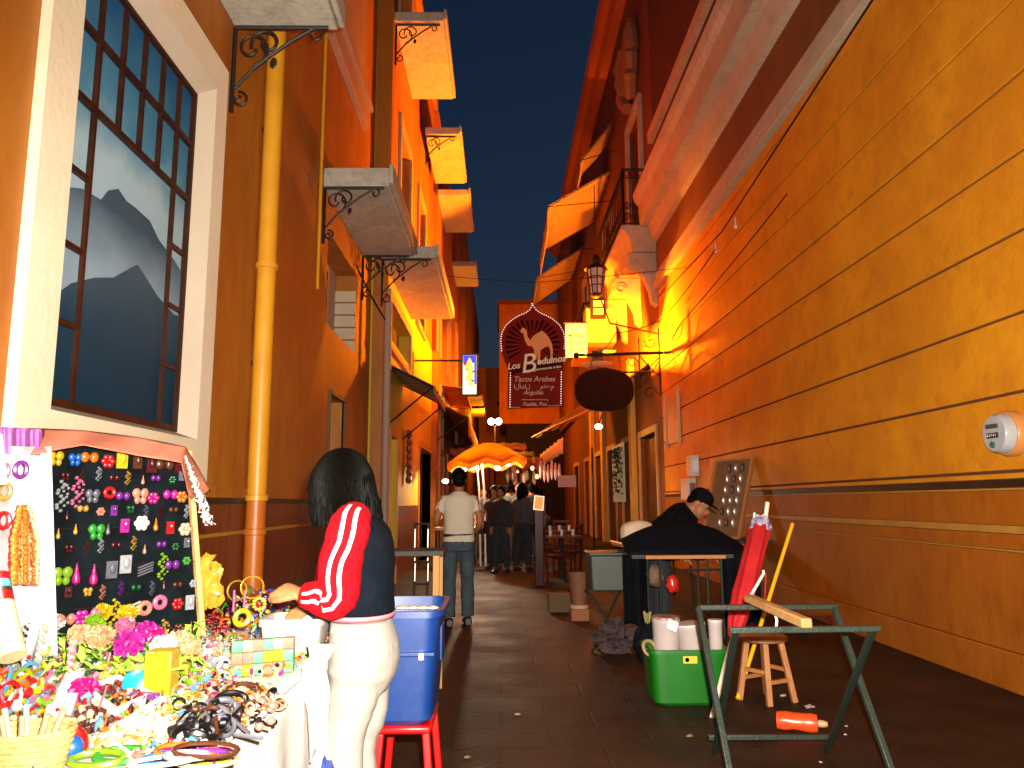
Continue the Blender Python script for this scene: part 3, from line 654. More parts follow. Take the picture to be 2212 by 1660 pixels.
# lit box sign
s0 = onY(1222, 700, 17.6); s1 = onY(1268, 770, 17.6)
ls = T('lit_box_sign', 'glowing yellow box sign half hidden behind the hanging camel sign', 'lit sign', ((s0.x+s1.x)/2, 17.6, s1.z))
MB().box(s0.x, s1.x, 17.6, 17.75, s1.z, s0.z).build('box', mat('yellow_lit_box', (0.9,0.7,0.2), 0.5, emit=(1.0,0.62,0.10), es=2.2), ls, bevel=0.01)
INK = mat('sign_ink', (0.002,0.001,0.001), 0.9, spec=0.02)
for i, (bdy, zz) in enumerate((('MODBI', 0.62), ('TE CAFE', 0.40), ('TE  DE', 0.2))):
    text_mesh('sign_lettering', bdy, 0.12, INK, ls, ((s0.x+s1.x)/2, 17.592, s1.z+(s0.z-s1.z)*zz), (1,0,0), (0,0,1), 0.004)
MB().box(s0.x-0.05, s1.x+0.02, 17.58, 17.80, s0.z+0.004, s0.z+0.03).build('box_lid', IRON, ls)
lm = T('flood_lamp', 'glaring street lamp with added light-blocking dish and plates beside the oval sign', 'street lamp', STREET)
MB().lathe(STREET + Vector((0,0,-0.02)), [(0.0,-0.10),(0.16,-0.10),(0.30,-0.07),(0.36,-0.01),(0.345,-0.01),(0.28,-0.06),(0.15,-0.085),(0.0,-0.085)], 28).build('added_lamp_dish', mat('pale_added_dish', (0.7,0.6,0.4), 0.4), lm)  # added dish, keeps the lamp's light off the ground
for k in range(6):
    a_ = k*math.pi/3; MB().ell(STREET + Vector((0.21*math.cos(a_), 0.21*math.sin(a_), -0.045)), 0.05, 0.05, 0.03, 10, 6).build('bulb', HOT, lm)
MB().box(STREET.x-0.15, STREET.x+0.11, STREET.y-0.262, STREET.y-0.25, STREET.z-0.06, STREET.z+0.22).build('added_front_block', IRON, lm)  # added plate, blocks lamp light towards the camera and the near walls
MB().box(STREET.x-0.04, STREET.x+0.40, STREET.y-0.30, STREET.y+0.16, STREET.z+0.222, STREET.z+0.234).build('added_top_block', IRON, lm)  # added plate, blocks lamp light going up to the right-hand cornice
MB().tube([STREET + Vector((0,0,-0.11)), STREET + Vector((0.6,0.05,-0.22)), (XR, 17.1, STREET.z-0.2)], 0.025, 6).build('lamp_arm', IRON, lm)

# arm bracket and oval sign
YO = 15.4
a = onY(1245, 768, YO); c = onY(1424, 762, YO)
oc = onY(1305, 843, YO); orx = (onY(1368, 843, YO).x - onY(1242, 843, YO).x)/2; orz = (onY(1305,798,YO).z - onY(1305,888,YO).z)/2
os_ = T('oval_sign', 'dark oval hanging sign on an iron arm over the alley', 'hanging sign', (XR, YO, oc.z-orz))
MB().tube([a, (XR, YO, c.z)], 0.035, 8).build('arm', IRON, os_)
MB().ell(a, 0.07, 0.07, 0.07, 12, 8).build('finial', IRON, os_)
sc = MB()
wx = onY(1380, 760, YO).x
sc.tube([(wx, YO, c.z+0.30), (wx, YO, c.z-0.72)], 0.018, 6); sc.tube([(wx+0.42, YO, c.z+0.5), (wx+0.42, YO, c.z-0.9)], 0.02, 6)
sc.tube([(wx, YO, c.z-0.05), (wx+0.2, YO, c.z-0.3), (wx+0.42, YO, c.z-0.5)], 0.014, 6); sc.tube([(wx, YO, c.z-0.5), (wx+0.42, YO, c.z-0.1)], 0.014, 6)
sc.tube(spiral((wx+0.2, c.z-0.85), 0.14, 0.03, 0, 7, YO), 0.012, 6); sc.tube(spiral((wx-0.14, c.z-0.22), 0.12, 0.03, 0, 7, YO), 0.012, 6); sc.tube(spiral((wx+0.25, c.z+0.22), 0.14, 0.03, 3, 9, YO), 0.012, 6)
sc.build('arm_scrollwork', IRON, os_)
for xx in (1277, 1338):
    h = onY(xx, 768, YO); hb = onY(xx, 808, YO); ch = MB()
    nL = 7
    for i in range(nL): ch.torus((h.x, YO, h.z-0.02-(h.z-hb.z)*i/nL), 0.022, 0.006, Euler((R(90), 0, R(90*(i % 2)))).to_matrix(), 8, 4, 1.0)
    ch.build('chain', IRON, os_)
pr = [(orx*math.copysign(abs(math.cos(t))**0.85, math.cos(t)), orz*math.copysign(abs(math.sin(t))**0.85, math.sin(t))) for t in [2*math.pi*k/40 for k in range(40)]]
MB().prism(pr, lambda p, q, t: (oc.x+p, YO+t, oc.z+q), -0.025, 0.025).build('oval_board', mat('dark_brown_board', (0.030,0.010,0.004), 0.8, (0.02,0.007,0.003), 6, spec=0.1), os_, smooth=False)
MB().tube([(oc.x+p, YO, oc.z+q) for p, q in pr], 0.02, 6, closed=True).build('oval_rim', IRON, os_)

# hanging camel sign
YS = 12.6
def sp_(x, y, dy=0.0): return onY(x, y, YS) + Vector((0, dy, 0))
sg = T('camel_sign', 'dark red hanging restaurant banner with camel, rays and white dotted border', 'hanging sign', sp_(1150, 880))
REDS = mat('dark_red_sign', (0.22, 0.008, 0.004), 0.7, (0.17,0.006,0.003), 5, spec=0.1)
outl = [(1098,884),(1098,800)]
# dome outline measured every few pixels (left), mirrored about 1150
left = [(1098,800),(1090,780),(1082,757),(1080,735),(1083,717),(1092,701),(1106,689),(1120,681),(1134,675),(1143,668),(1150,655)]
right = [(2*1151-x+0, y) for x, y in left[::-1]]
outl = [(1096,884)] + left + right[1:] + [(1216,800),(1218,878)]
pts = [sp_(x, y) for x, y in outl]
sgb = MB(); n_ = len(pts)
sgb.add([p - Vector((0,0,0)) for p in pts] + [p + Vector((0,0.03,0)) for p in pts], [tuple(range(n_)), tuple(range(n_, 2*n_))[::-1]] + [(i, (i+1) % n_, (i+1) % n_+n_, i+n_) for i in range(n_)])
sgb.build('board', REDS, sg, smooth=False)
# rays
cc = sp_(1150, 745, -0.006); rays = MB()
for k in range(30):
    a_ = 2*math.pi*k/30 + 0.1; w_ = 0.055
    p1 = (cc.x + 0.13*math.cos(a_), cc.z + 0.13*math.sin(a_))
    if math.sin(a_) < -0.65: continue
    Rr = 0.46 if abs(math.cos(a_)) > 0.4 else 0.42
    rays.poly([(p1[0], cc.y, p1[1]), (cc.x+Rr*math.cos(a_-w_), cc.y, cc.z+Rr*math.sin(a_-w_)), (cc.x+Rr*math.cos(a_+w_), cc.y, cc.z+Rr*math.sin(a_+w_))])
rays.build('painted_rays', mat('ray_red', (0.03,0.003,0.002), 0.9, spec=0.03), sg, smooth=False)
# camel silhouette (picture points), a flat painted figure
cam_pts = [(1126,712),(1131,708),(1138,714),(1140,728),(1146,736),(1152,727),(1162,720),(1171,715),(1180,722),(1188,733),(1193,745),(1195,760),(1193,776),(1190,776),(1189,757),(1185,748),(1176,752),(1168,757),(1167,775),(1166,788),(1162,788),(1161,760),(1159,778),(1155,778),(1154,756),(1149,748),(1141,748),(1135,738),(1131,722),(1124,717)]
camel = MB().poly([sp_(x-0.5, y, -0.012) for x, y in cam_pts]); 
camel.build('painted_camel', mat('glowing_camel_orange', (0.75,0.24,0.06), 0.6, emit=(0.75,0.16,0.02), es=0.05), sg, smooth=False)  # faint glow put into the camel's colour, it is no lamp
CREAM = mat('cream_lettering', (0.85,0.66,0.45), 0.6); CREAMD = mat('dim_red_lettering', (0.62,0.34,0.22), 0.6)
TX = Vector((1,0,0.05)); UP = Vector((-0.05,0,1))
def st(body, x, y, size, m=CREAM, bold=0.002, shear=0.25, tx=Vector((1,0,0))):
    up = Vector((-tx.z, 0, tx.x)); text_mesh('sign_lettering', body, size, m, sg, sp_(x, y, -0.02), tx, up, bold, shear=shear)
tilt = Vector((math.cos(R(7)),0,math.sin(R(7))))
MB().poly([sp_(1096,815,-0.015), sp_(1120,806,-0.015), sp_(1216,797,-0.015), sp_(1214,778,-0.015), sp_(1180,783,-0.015), sp_(1104,800,-0.015)]).build('name_band', mat('band_dark_red', (0.07,0.004,0.003), 0.9, spec=0.03), sg, smooth=False)
st('Los', 1109, 792, 0.15, tx=tilt); text_mesh('sign_lettering', 'B', 0.46, CREAM, sg, sp_(1139, 788, -0.026), tilt, Vector((-tilt.z,0,tilt.x)), 0.0, shear=0.25)
st('eduinos', 1190, 779, 0.155, bold=0.004, tx=tilt)
st('gastronomia arabe', 1182, 796, 0.062, CREAM, 0.001, tx=tilt)
st('Tacos Arabes', 1154, 820, 0.125, CREAMD, 0.001)
st('الأكل      مطعم', 1153, 836, 0.10, CREAMD, 0.001, 0)
st('Arguilas', 1152, 849, 0.10, CREAMD, 0.001)
st('Puebla, Pue.', 1156, 874, 0.085, CREAMD, 0.001)
bd = MB()
for P in ([(1128,864),(1182,864),(1184,868)], [(1098,881),(1124,881)], [(1184,878),(1212,876)]): bd.tube([sp_(x, y, -0.012) for x, y in P], 0.007, 4)
bd.build('painted_ribbon', CREAMD, sg)
BULB = mat('sign_bulb', (0.9,0.8,0.7), 0.4, emit=(1,0.75,0.6), es=0.9)
def along(P, step):
    out = []; acc = 0
    for i in range(len(P)-1):
        a_ = Vector(P[i]); b_ = Vector(P[i+1]); L_ = (b_-a_).length
        while acc < L_: out.append(a_+(b_-a_)*acc/L_); acc += step
        acc -= L_
    return out
border = along([Vector((x, y, 0)) for x, y in left[2:][::1]] + [Vector((x, y, 0)) for x, y in right[1:-2]], 5.2) + along([Vector((1101,805,0)), Vector((1100,878,0))], 5.2) + along([Vector((1214,803,0)), Vector((1213,874,0))], 5.2)
bm_ = MB().ell((0,0,0), 0.011, 0.008, 0.011, 6, 4).mesh('bulb', BULB)
for p in border:
    o = bpy.data.objects.new('bulb', bm_); o.location = sp_(p.x + (1.5 if p.x < 1150 else -1.5), p.y+1.5, -0.012) - wloc(sg); o.parent = sg; col.objects.link(o)
MB().tube([sp_(1150, 655), sp_(1150, 640), sp_(1155, 600) + Vector((0,0.3,0))], 0.006, 5).build('hanging_cord', IRON, sg)
# cable that carries it across the alley
def cable(label, P, r=0.008, grp='cables strung over the alley', sag=0.15, m=IRON):
    pts = []
    for i in range(len(P)-1):
        a_, b_ = Vector(P[i]), Vector(P[i+1])
        for k in range(12): u = k/12; pts.append(a_.lerp(b_, u) - Vector((0,0,sag*4*u*(1-u))))
    pts.append(Vector(P[-1])); return MB().tube(pts, r, 5).thing('cable', m, label, 'cable', grp)
cz = sp_(1155, 600).z
cable('thin cable across the alley that carries the hanging camel sign', [(XB, 13.2, cz+0.3), (sp_(1155,600).x, 12.9, cz), (XR, 13.6, cz+0.5)], 0.006, sag=0.02)
k1 = [onX(1885, 0, XR-0.2), onX(1560, 500, XR-0.2), onX(1430, 640, XR-0.3)]
cable('black cable running down along the cream cornice of right wall', k1, 0.012, sag=0.0)
cable('second cable sagging from right wall toward the iron arm', [onX(1545,540,XR-0.15), onX(1430,690,XR-0.3), onY(1330,720,15.6), onY(1290,770,15.5)], 0.010, sag=0.05)
cable('long cable crossing the ochre wall from upper right to the oval sign', [onX(1700,420,XR-0.1), onX(1470,700,XR-0.2), onY(1392,830,15.6)], 0.010, sag=0.03)
cable('diagonal cable from the second balcony bracket to the grey post', [onX(770,575,XL+0.03), onX(832,690,XB+0.05)], 0.012, sag=0.03)
# insulator stubs
for k, (x, y) in enumerate(((1588, 470), (1545, 525))):
    p = onX(x, y, XR-0.1); q = MB(); q.tube([p, p+Vector((0,0,-0.12))], 0.01, 5); q.ell(p+Vector((0,0,-0.14)), 0.025, 0.025, 0.035, 8, 5)
    q.thing('insulator', mat('white_ceramic', (0.7,0.7,0.68), 0.3), ['upper white insulator stub hanging on the wall cable', 'lower insulator stub hanging on the wall cable'][k], 'insulator', 'insulators')

# black lantern (right), unlit, with dim panes
YLn = 15.9
ln = T('wall_lantern', 'black wrought iron lantern with small square panes on the right', 'lantern', onY(1290, 640, YLn))
tp = onY(1282, 552, YLn); bo = onY(1290, 640, YLn)
cx_, cy_ = onY(1288, 600, YLn).x, YLn
ztop, zbot = tp.z, bo.z
MB().lathe((cx_, cy_, ztop-0.32), [(0.27,0.0),(0.24,0.04),(0.10,0.10),(0.09,0.16),(0.10,0.18),(0.08,0.28),(0.03,0.34),(0.0,0.35)], 8).build('lantern_cap', IRON, ln)
MB().lathe((cx_, cy_, zbot-0.05), [(0.05,0.0),(0.13,0.05),(0.15,0.09)], 8).build('lantern_base', IRON, ln)
zl0, zl1 = zbot+0.04, ztop-0.32
MB().lathe((cx_, cy_, zl0), [(0.125,0.0),(0.19,zl1-zl0)], 8).build('lantern_glass', mat('grey_lantern_glass', (0.42,0.45,0.47), 0.2), ln)
bars = MB()
for k in range(8):
    a_ = 2*math.pi*k/8; bars.tube([(cx_+0.13*math.cos(a_), cy_+0.13*math.sin(a_), zl0), (cx_+0.20*math.cos(a_), cy_+0.20*math.sin(a_), zl1)], 0.014, 5)
for u in (0.0, 0.33, 0.66, 1.0):
    bars.torus((cx_, cy_, zl0+(zl1-zl0)*u), 0.135+0.07*u, 0.012, None, 8, 5)
bars.build('lantern_bars', IRON, ln)
MB().tube([(cx_, cy_, ztop), (cx_, cy_, ztop+1.6)], 0.012, 5).build('lantern_rod', IRON, ln)
MB().tube([(cx_+0.06, cy_, zbot), (cx_+0.3, cy_+0.2, zbot-0.55), (XR, cy_+0.6, zbot-0.7)], 0.02, 6).build('lantern_arm', IRON, ln)
lb = onY(1293, 662, 19.5)
tl = T('tail_lamp', 'small twin yellow lit lamp below the black lantern', 'lamp', lb)
for k, yy in enumerate((655, 672)):
    p = onY(1293, yy, 19.5); MB().box(p.x-0.13, p.x+0.13, 19.5, 19.6, p.z-0.07, p.z+0.07).build('lit_pane', mat('yellow_pane', (0.9,0.7,0.2), 0.4, emit=(1,0.55,0.05), es=1.6), tl)
MB().box(lb.x-0.2, lb.x+0.2, 19.62, 19.7, lb.z-0.3, lb.z+0.3).build('backplate', IRON, tl)

# vertical lit sign on the left
v0 = onY(1000, 768, 15.5); v1 = onY(1029, 852, 15.5)
vs_ = T('vertical_lit_sign', 'narrow vertical lit sign with blue top and pale figure on left side', 'lit sign', ((v0.x+v1.x)/2, 15.5, v1.z))
MB().box(v0.x, v1.x, 15.5, 15.62, v1.z, v0.z).build('light_panel', mat('white_lit_panel', (0.9,0.95,0.9), 0.4, emit=(0.85,0.95,0.62), es=1.3), vs_)
hz = v0.z-v1.z; wv = v1.x-v0.x
MB().box(v0.x+0.004, v1.x-0.004, 15.49, 15.498, v0.z-hz*0.20, v0.z-0.004).build('blue_panel', mat('blue_lit', (0.05,0.05,0.7), 0.4, emit=(0.06,0.07,0.85), es=1.0), vs_)
MB().box(v1.x-wv*0.16, v1.x-0.003, 15.489, 15.4975, v0.z-hz*0.75, v0.z-hz*0.2).build('blue_strip', MATS['blue_lit'], vs_)
fg = MB(); 
for (u, v_, rx_, rz_) in ((0.5,0.10,0.08,0.03),(0.5,0.17,0.16,0.07),(0.45,0.30,0.3,0.10),(0.55,0.46,0.24,0.09),(0.45,0.60,0.28,0.07),(0.6,0.74,0.2,0.05)):
    fg.ell((v0.x+wv*u, 15.488, v0.z-hz*v_), wv*rx_, 0.004, hz*rz_, 10, 6)
fg.build('painted_figure', mat('yellow_lit_figure', (0.9,0.7,0.1), 0.4, emit=(1.0,0.68,0.08), es=1.1), vs_)
sm = MB()
for (u, v_, rx_, rz_) in ((0.15,0.22,0.12,0.05),(0.78,0.42,0.1,0.03),(0.72,0.66,0.12,0.03),(0.3,0.38,0.07,0.03)): sm.ell((v0.x+wv*u, 15.486, v0.z-hz*v_), wv*rx_, 0.003, hz*rz_, 8, 5)
sm.build('painted_marks', mat('red_lit_mark', (0.5,0.03,0.03), 0.4, emit=(0.5,0.03,0.02), es=0.6), vs_)
fm = MB(); fm.box(v0.x-0.03, v1.x+0.03, 15.48, 15.64, v0.z+0.002, v0.z+0.03).box(v0.x-0.03, v1.x+0.03, 15.48, 15.64, v1.z-0.03, v1.z-0.002).box(v0.x-0.03, v0.x-0.002, 15.48, 15.64, v1.z, v0.z).box(v1.x+0.002, v1.x+0.03, 15.48, 15.64, v1.z, v0.z)
fm.build('sign_frame', mat('blue_black_frame', (0.02,0.03,0.12), 0.5), vs_); MB().tube([(v0.x, 15.56, v0.z-0.1), (XB, 15.56, v0.z-0.1)], 0.02, 6).build('sign_arm', IRON, vs_)

# awnings low on the left
def awn_px(label, X0, near_in, near_out, far_out, m, val=0.12, grp='low awnings on the left side'):
    pi = onX(*near_in, X0)
    po = onY(near_out[0], near_out[1], pi.y); pf = onX(far_out[0], far_out[1], po.x)
    return awning(label, X0, pi.z, po.x, po.z, pi.y, pf.y, val, grp, m)
GREYC = mat('grey_brown_canvas', (0.30, 0.20, 0.13), 0.8, (0.24,0.15,0.10), 3)
awn_px('grey brown shop awning with pale edge over the first doorway on left', XB, (832, 782), (935, 833), (958, 882), GREYC, 0.14)
awn_px('orange shop awning under the vertical lit sign', X3, (950, 832), (1004, 838), (1018, 872), ORW, 0.1)
awn_px('orange striped awning farthest of the low left ones', X3, (945, 868), (1010, 900), (1040, 925), ORW, 0.5)
# grey post beside the awning
MB().tube([(XB+0.06, onX(838,700,XB+0.06).y, 0), (XB+0.06, onX(838,700,XB+0.06).y, onX(838,650,XB+0.06).z)], 0.06, 10).thing('grey_downpipe', mat('grey_pink_pipe', (0.34,0.22,0.16), 0.6), 'grey downpipe at the corner of the yellow building', 'pipe')

# ================================================================== LOW LAMPS DOWN THE ALLEY
far_l = T('twin_globe_lamp', 'twin bright globe lamps glowing at the far end of the alley', 'street lamp', onY(1070, 912, 27))
for k, xx in enumerate((1061, 1077)):
    p = onY(xx, 911, 27); MB().ell(p, 0.12, 0.12, 0.12, 14, 10).build('globe', HOTW, far_l)
pz = onY(1069, 911, 27)
MB().tube([pz+Vector((-0.15,0.15,-0.1)), pz+Vector((0,0.15,-0.16)), pz+Vector((0.15,0.15,-0.1))], 0.02, 6).build('lamp_arm', IRON, far_l)
MB().tube([pz+Vector((0,0.15,-0.16)), (pz.x, 27.15, 0)], 0.035, 8).build('lamp_post', IRON, far_l)
lamp('globe_light', pz + Vector((0,-0.35,0.1)), 700, (1.0,0.30,0.02), 0.15)
lamp('added_far_light', (-0.6, 36, 5.2), 1100, SOD, 0.2)  # added light with no fixture, brightens the far end of the alley
dl = onY(1293, 922, 18.2)
d_l = T('bulkhead_lamp', 'small bright wall lamp under the oval sign', 'lamp', dl)
MB().ell(dl, 0.10, 0.08, 0.07, 12, 8).build('lamp_glass', mat('warm_glass', (1,0.9,0.7), 0.4, emit=(1,0.8,0.5), es=6), d_l)
MB().tube([dl, (dl.x+0.1, 18.4, dl.z+0.3)], 0.015, 5).build('lamp_stem', IRON, d_l)
lamp('bulkhead_light', dl + Vector((0,-0.2,-0.15)), 60, (1,0.45,0.12), 0.06)

# tarpaulin over the cafe on the right with lit valance
TARP = mat('brown_tarpaulin', (0.14, 0.056, 0.021), 0.7, (0.098, 0.035, 0.014), 3)
ta = onX(1300, 850, XR-0.1)
tw = T('cafe_awning', 'brown tarpaulin awning with pale valance sloping over the cafe tables', 'awning', (2.0, 20, 3))
P00 = onY(1274, 886, 16.0); P01 = Vector((XR, 17.6, P00.z+1.3)); P10 = onY(1150, 945, 25); P11 = Vector((XR, 25, P10.z+1.6))
MB().sheet(lambda u, v: P00.lerp(P10, u).lerp(P01.lerp(P11, u), v) - Vector((0,0,0.10*math.sin(math.pi*u*3)**2)), 24, 8).build('canvas', TARP, tw, solid=0.015)
MB().tube([P00, P10], 0.035, 8).build('front_pole', mat('orange_wood_pole', (0.5,0.2,0.06), 0.5), tw)
va, vb = onY(1215, 945, 17.5), onY(1165, 985, 23)
MB().sheet(lambda u, v: va.lerp(vb, u) - Vector((0,0,0.36*v)) + Vector((0.03*math.sin(u*40),0,0)), 30, 3).build('valance', mat('pale_valance', (0.8,0.6,0.45), 0.7), tw, solid=0.01)
for i, Y in enumerate((17.0, 21.5)): MB().tube([(P00.lerp(P10, 0.3+0.4*i).x+0.4, Y, 0), (P00.lerp(P10, 0.3+0.4*i).x+0.4, Y, 2.5)], 0.025, 6).build('support_pole', IRON, tw)

# illuminated shop window with plant, on the right
g0_ = onX(1348, 960, XR-0.06); g1_ = onX(1326, 1080, XR-0.06)
lw = T('lit_shop_window', 'pale lit shop window with a dark trailing plant on right side', 'shop window', (XR-0.05, (g0_.y+g1_.y)/2, 0.9))
zt_, zb2 = onX(1337,960,XR-0.06).z, onX(1337,1085,XR-0.06).z
MB().box(XR-0.08, XR-0.055, g0_.y, g1_.y, zb2, zt_).build('lit_pane', mat('cool_lit_glass', (0.25,0.28,0.22), 0.4, emit=(0.9,0.8,0.5), es=0.12), lw)
pl = MB(); rr_ = random.Random(3)
for k in range(230):
    p = Vector((XR-0.12-rr_.random()*0.1, g0_.y+rr_.random()*(g1_.y-g0_.y)*0.6, zt_-0.15-rr_.random()**1.5*(zt_-zb2)*0.8)); s_ = 0.05
    M = Euler((rr_.random()*6, rr_.random()*6, rr_.random()*6)).to_matrix()
    pl.poly([p+M@Vector((-s_,0,0)), p+M@Vector((0,s_*0.6,0)), p+M@Vector((s_,0,0)), p+M@Vector((0,-s_*0.6,0))])
pl.build('trailing_leaves', mat('dark_leaf', (0.02,0.04,0.015), 0.6), lw, smooth=False)

# ================================================================== PEOPLE
def ring(c, u, v, ru, rv, n=16, sq=2.0):
    c = Vector(c); out = []
    for k in range(n):
        a_ = 2*math.pi*k/n; ca, sa = math.cos(a_), math.sin(a_)
        out.append(c + u*ru*math.copysign(abs(ca)**(2/sq), ca) + v*rv*math.copysign(abs(sa)**(2/sq), sa))
    return out
def limb(b, pts, rad, n=12, wr=0.0, seed=0, segmat=None):
    # smooth path through joints
    P = [Vector(p) for p in pts]; Q = []; RR = []
    for i in range(len(P)-1):
        p0 = P[max(i-1,0)]; p1 = P[i]; p2 = P[i+1]; p3 = P[min(i+2,len(P)-1)]
        for k in range(6):
            t = k/6; q = 0.5*((2*p1)+(p2-p0)*t+(2*p0-5*p1+4*p2-p3)*t*t+(3*p1-p0-3*p2+p3)*t**3)
            Q.append(q); RR.append(rad[i]+(rad[i+1]-rad[i])*t)
    Q.append(P[-1]); RR.append(rad[-1])
    if wr: RR = [r*(1+wr*noise.noise(Vector((i*0.55, seed, 0)))) for i, r in enumerate(RR)]
    if segmat is None: b.tube(Q, RR, n)
    else:
        o = len(b.f); b.tube(Q, RR, n)
        for i in range(len(Q)-1):
            for k in range(n): b.mi[o+i*n+k] = segmat(i/(len(Q)-1), k)
    return Q
def hand(b, wrist, d, up, s=1.0, curl=0.5, side=1):
    # palm and five separate bent fingers; d = pointing direction, up = back of the hand
    d = Vector(d).normalized(); up = Vector(up); up = (up - d*up.dot(d)).normalized(); sd = d.cross(up)*side; w_ = Vector(wrist)
    b.rings([ring(w_+d*t, sd, up, a_*s, c_*s, 12) for t, a_, c_ in ((-0.02*s,0.026,0.020),(0.02*s,0.032,0.018),(0.06*s,0.041,0.016),(0.088*s,0.040,0.013))])
    for i, (o_, L_) in enumerate(((-0.030,0.070),(-0.010,0.080),(0.011,0.076),(0.030,0.060))):
        p = w_+d*0.078*s+sd*o_*s; q = [p]; ang = 0.15+curl*0.4
        for k in range(3):
            dirv = d*math.cos(ang)-up*math.sin(ang); p = p+dirv*L_*s*(0.45,0.32,0.26)[k]; q.append(p); ang += curl*0.9
        b.tube(q, [0.0100*s,0.0092*s,0.0085*s,0.0068*s], 8)
    p = w_+d*0.02*s-sd*0.028*s
    b.tube([p, p+d*0.03*s-sd*0.022*s-up*0.01*s, p+d*0.058*s-sd*0.024*s-up*0.022*s, p+d*0.078*s-sd*0.014*s-up*0.032*s], [0.014*s,0.0115*s,0.010*s,0.008*s], 8)

def head_mesh(b, c, fwd, up, s=1.0):
    # skull, jaw, nose, ears, brow, lips
    f = Vector(fwd).normalized(); u = (Vector(up)-f*Vector(up).dot(f)).normalized(); r = f.cross(u)
    M = Matrix((r, f, u)).transposed(); c = Vector(c)
    b.ell(c+M@Vector((0,-0.01,0.02))*s, 0.076*s, 0.094*s, 0.098*s, 18, 12, M)
    b.ell(c+M@Vector((0,0.035,-0.055))*s, 0.056*s, 0.060*s, 0.066*s, 16, 10, M)
    b.ell(c+M@Vector((0,0.068,-0.098))*s, 0.026*s, 0.022*s, 0.020*s, 10, 6, M)
    b.ell(c+M@Vector((0,0.102,-0.026))*s, 0.014*s, 0.020*s, 0.026*s, 10, 8, M)
    b.ell(c+M@Vector((0,0.090,-0.066))*s, 0.024*s, 0.012*s, 0.009*s, 10, 6, M)
    for q in (-1, 1):
        b.ell(c+M@Vector((q*0.078,-0.008,-0.015))*s, 0.010*s, 0.022*s, 0.034*s, 8, 8, M)
        b.ell(c+M@Vector((q*0.030,0.082,0.018))*s, 0.024*s, 0.012*s, 0.009*s, 8, 6, M)
    return M
def eyes(parent, c, M, s=1.0):
    e = MB(); 
    for q in (-1, 1): e.ell(Vector(c)+M@Vector((q*0.031,0.083,0.000))*s, 0.013*s, 0.008*s, 0.008*s, 8, 6, M)
    e.build('eyes', mat('eye_dark', (0.03,0.02,0.015), 0.2), parent)

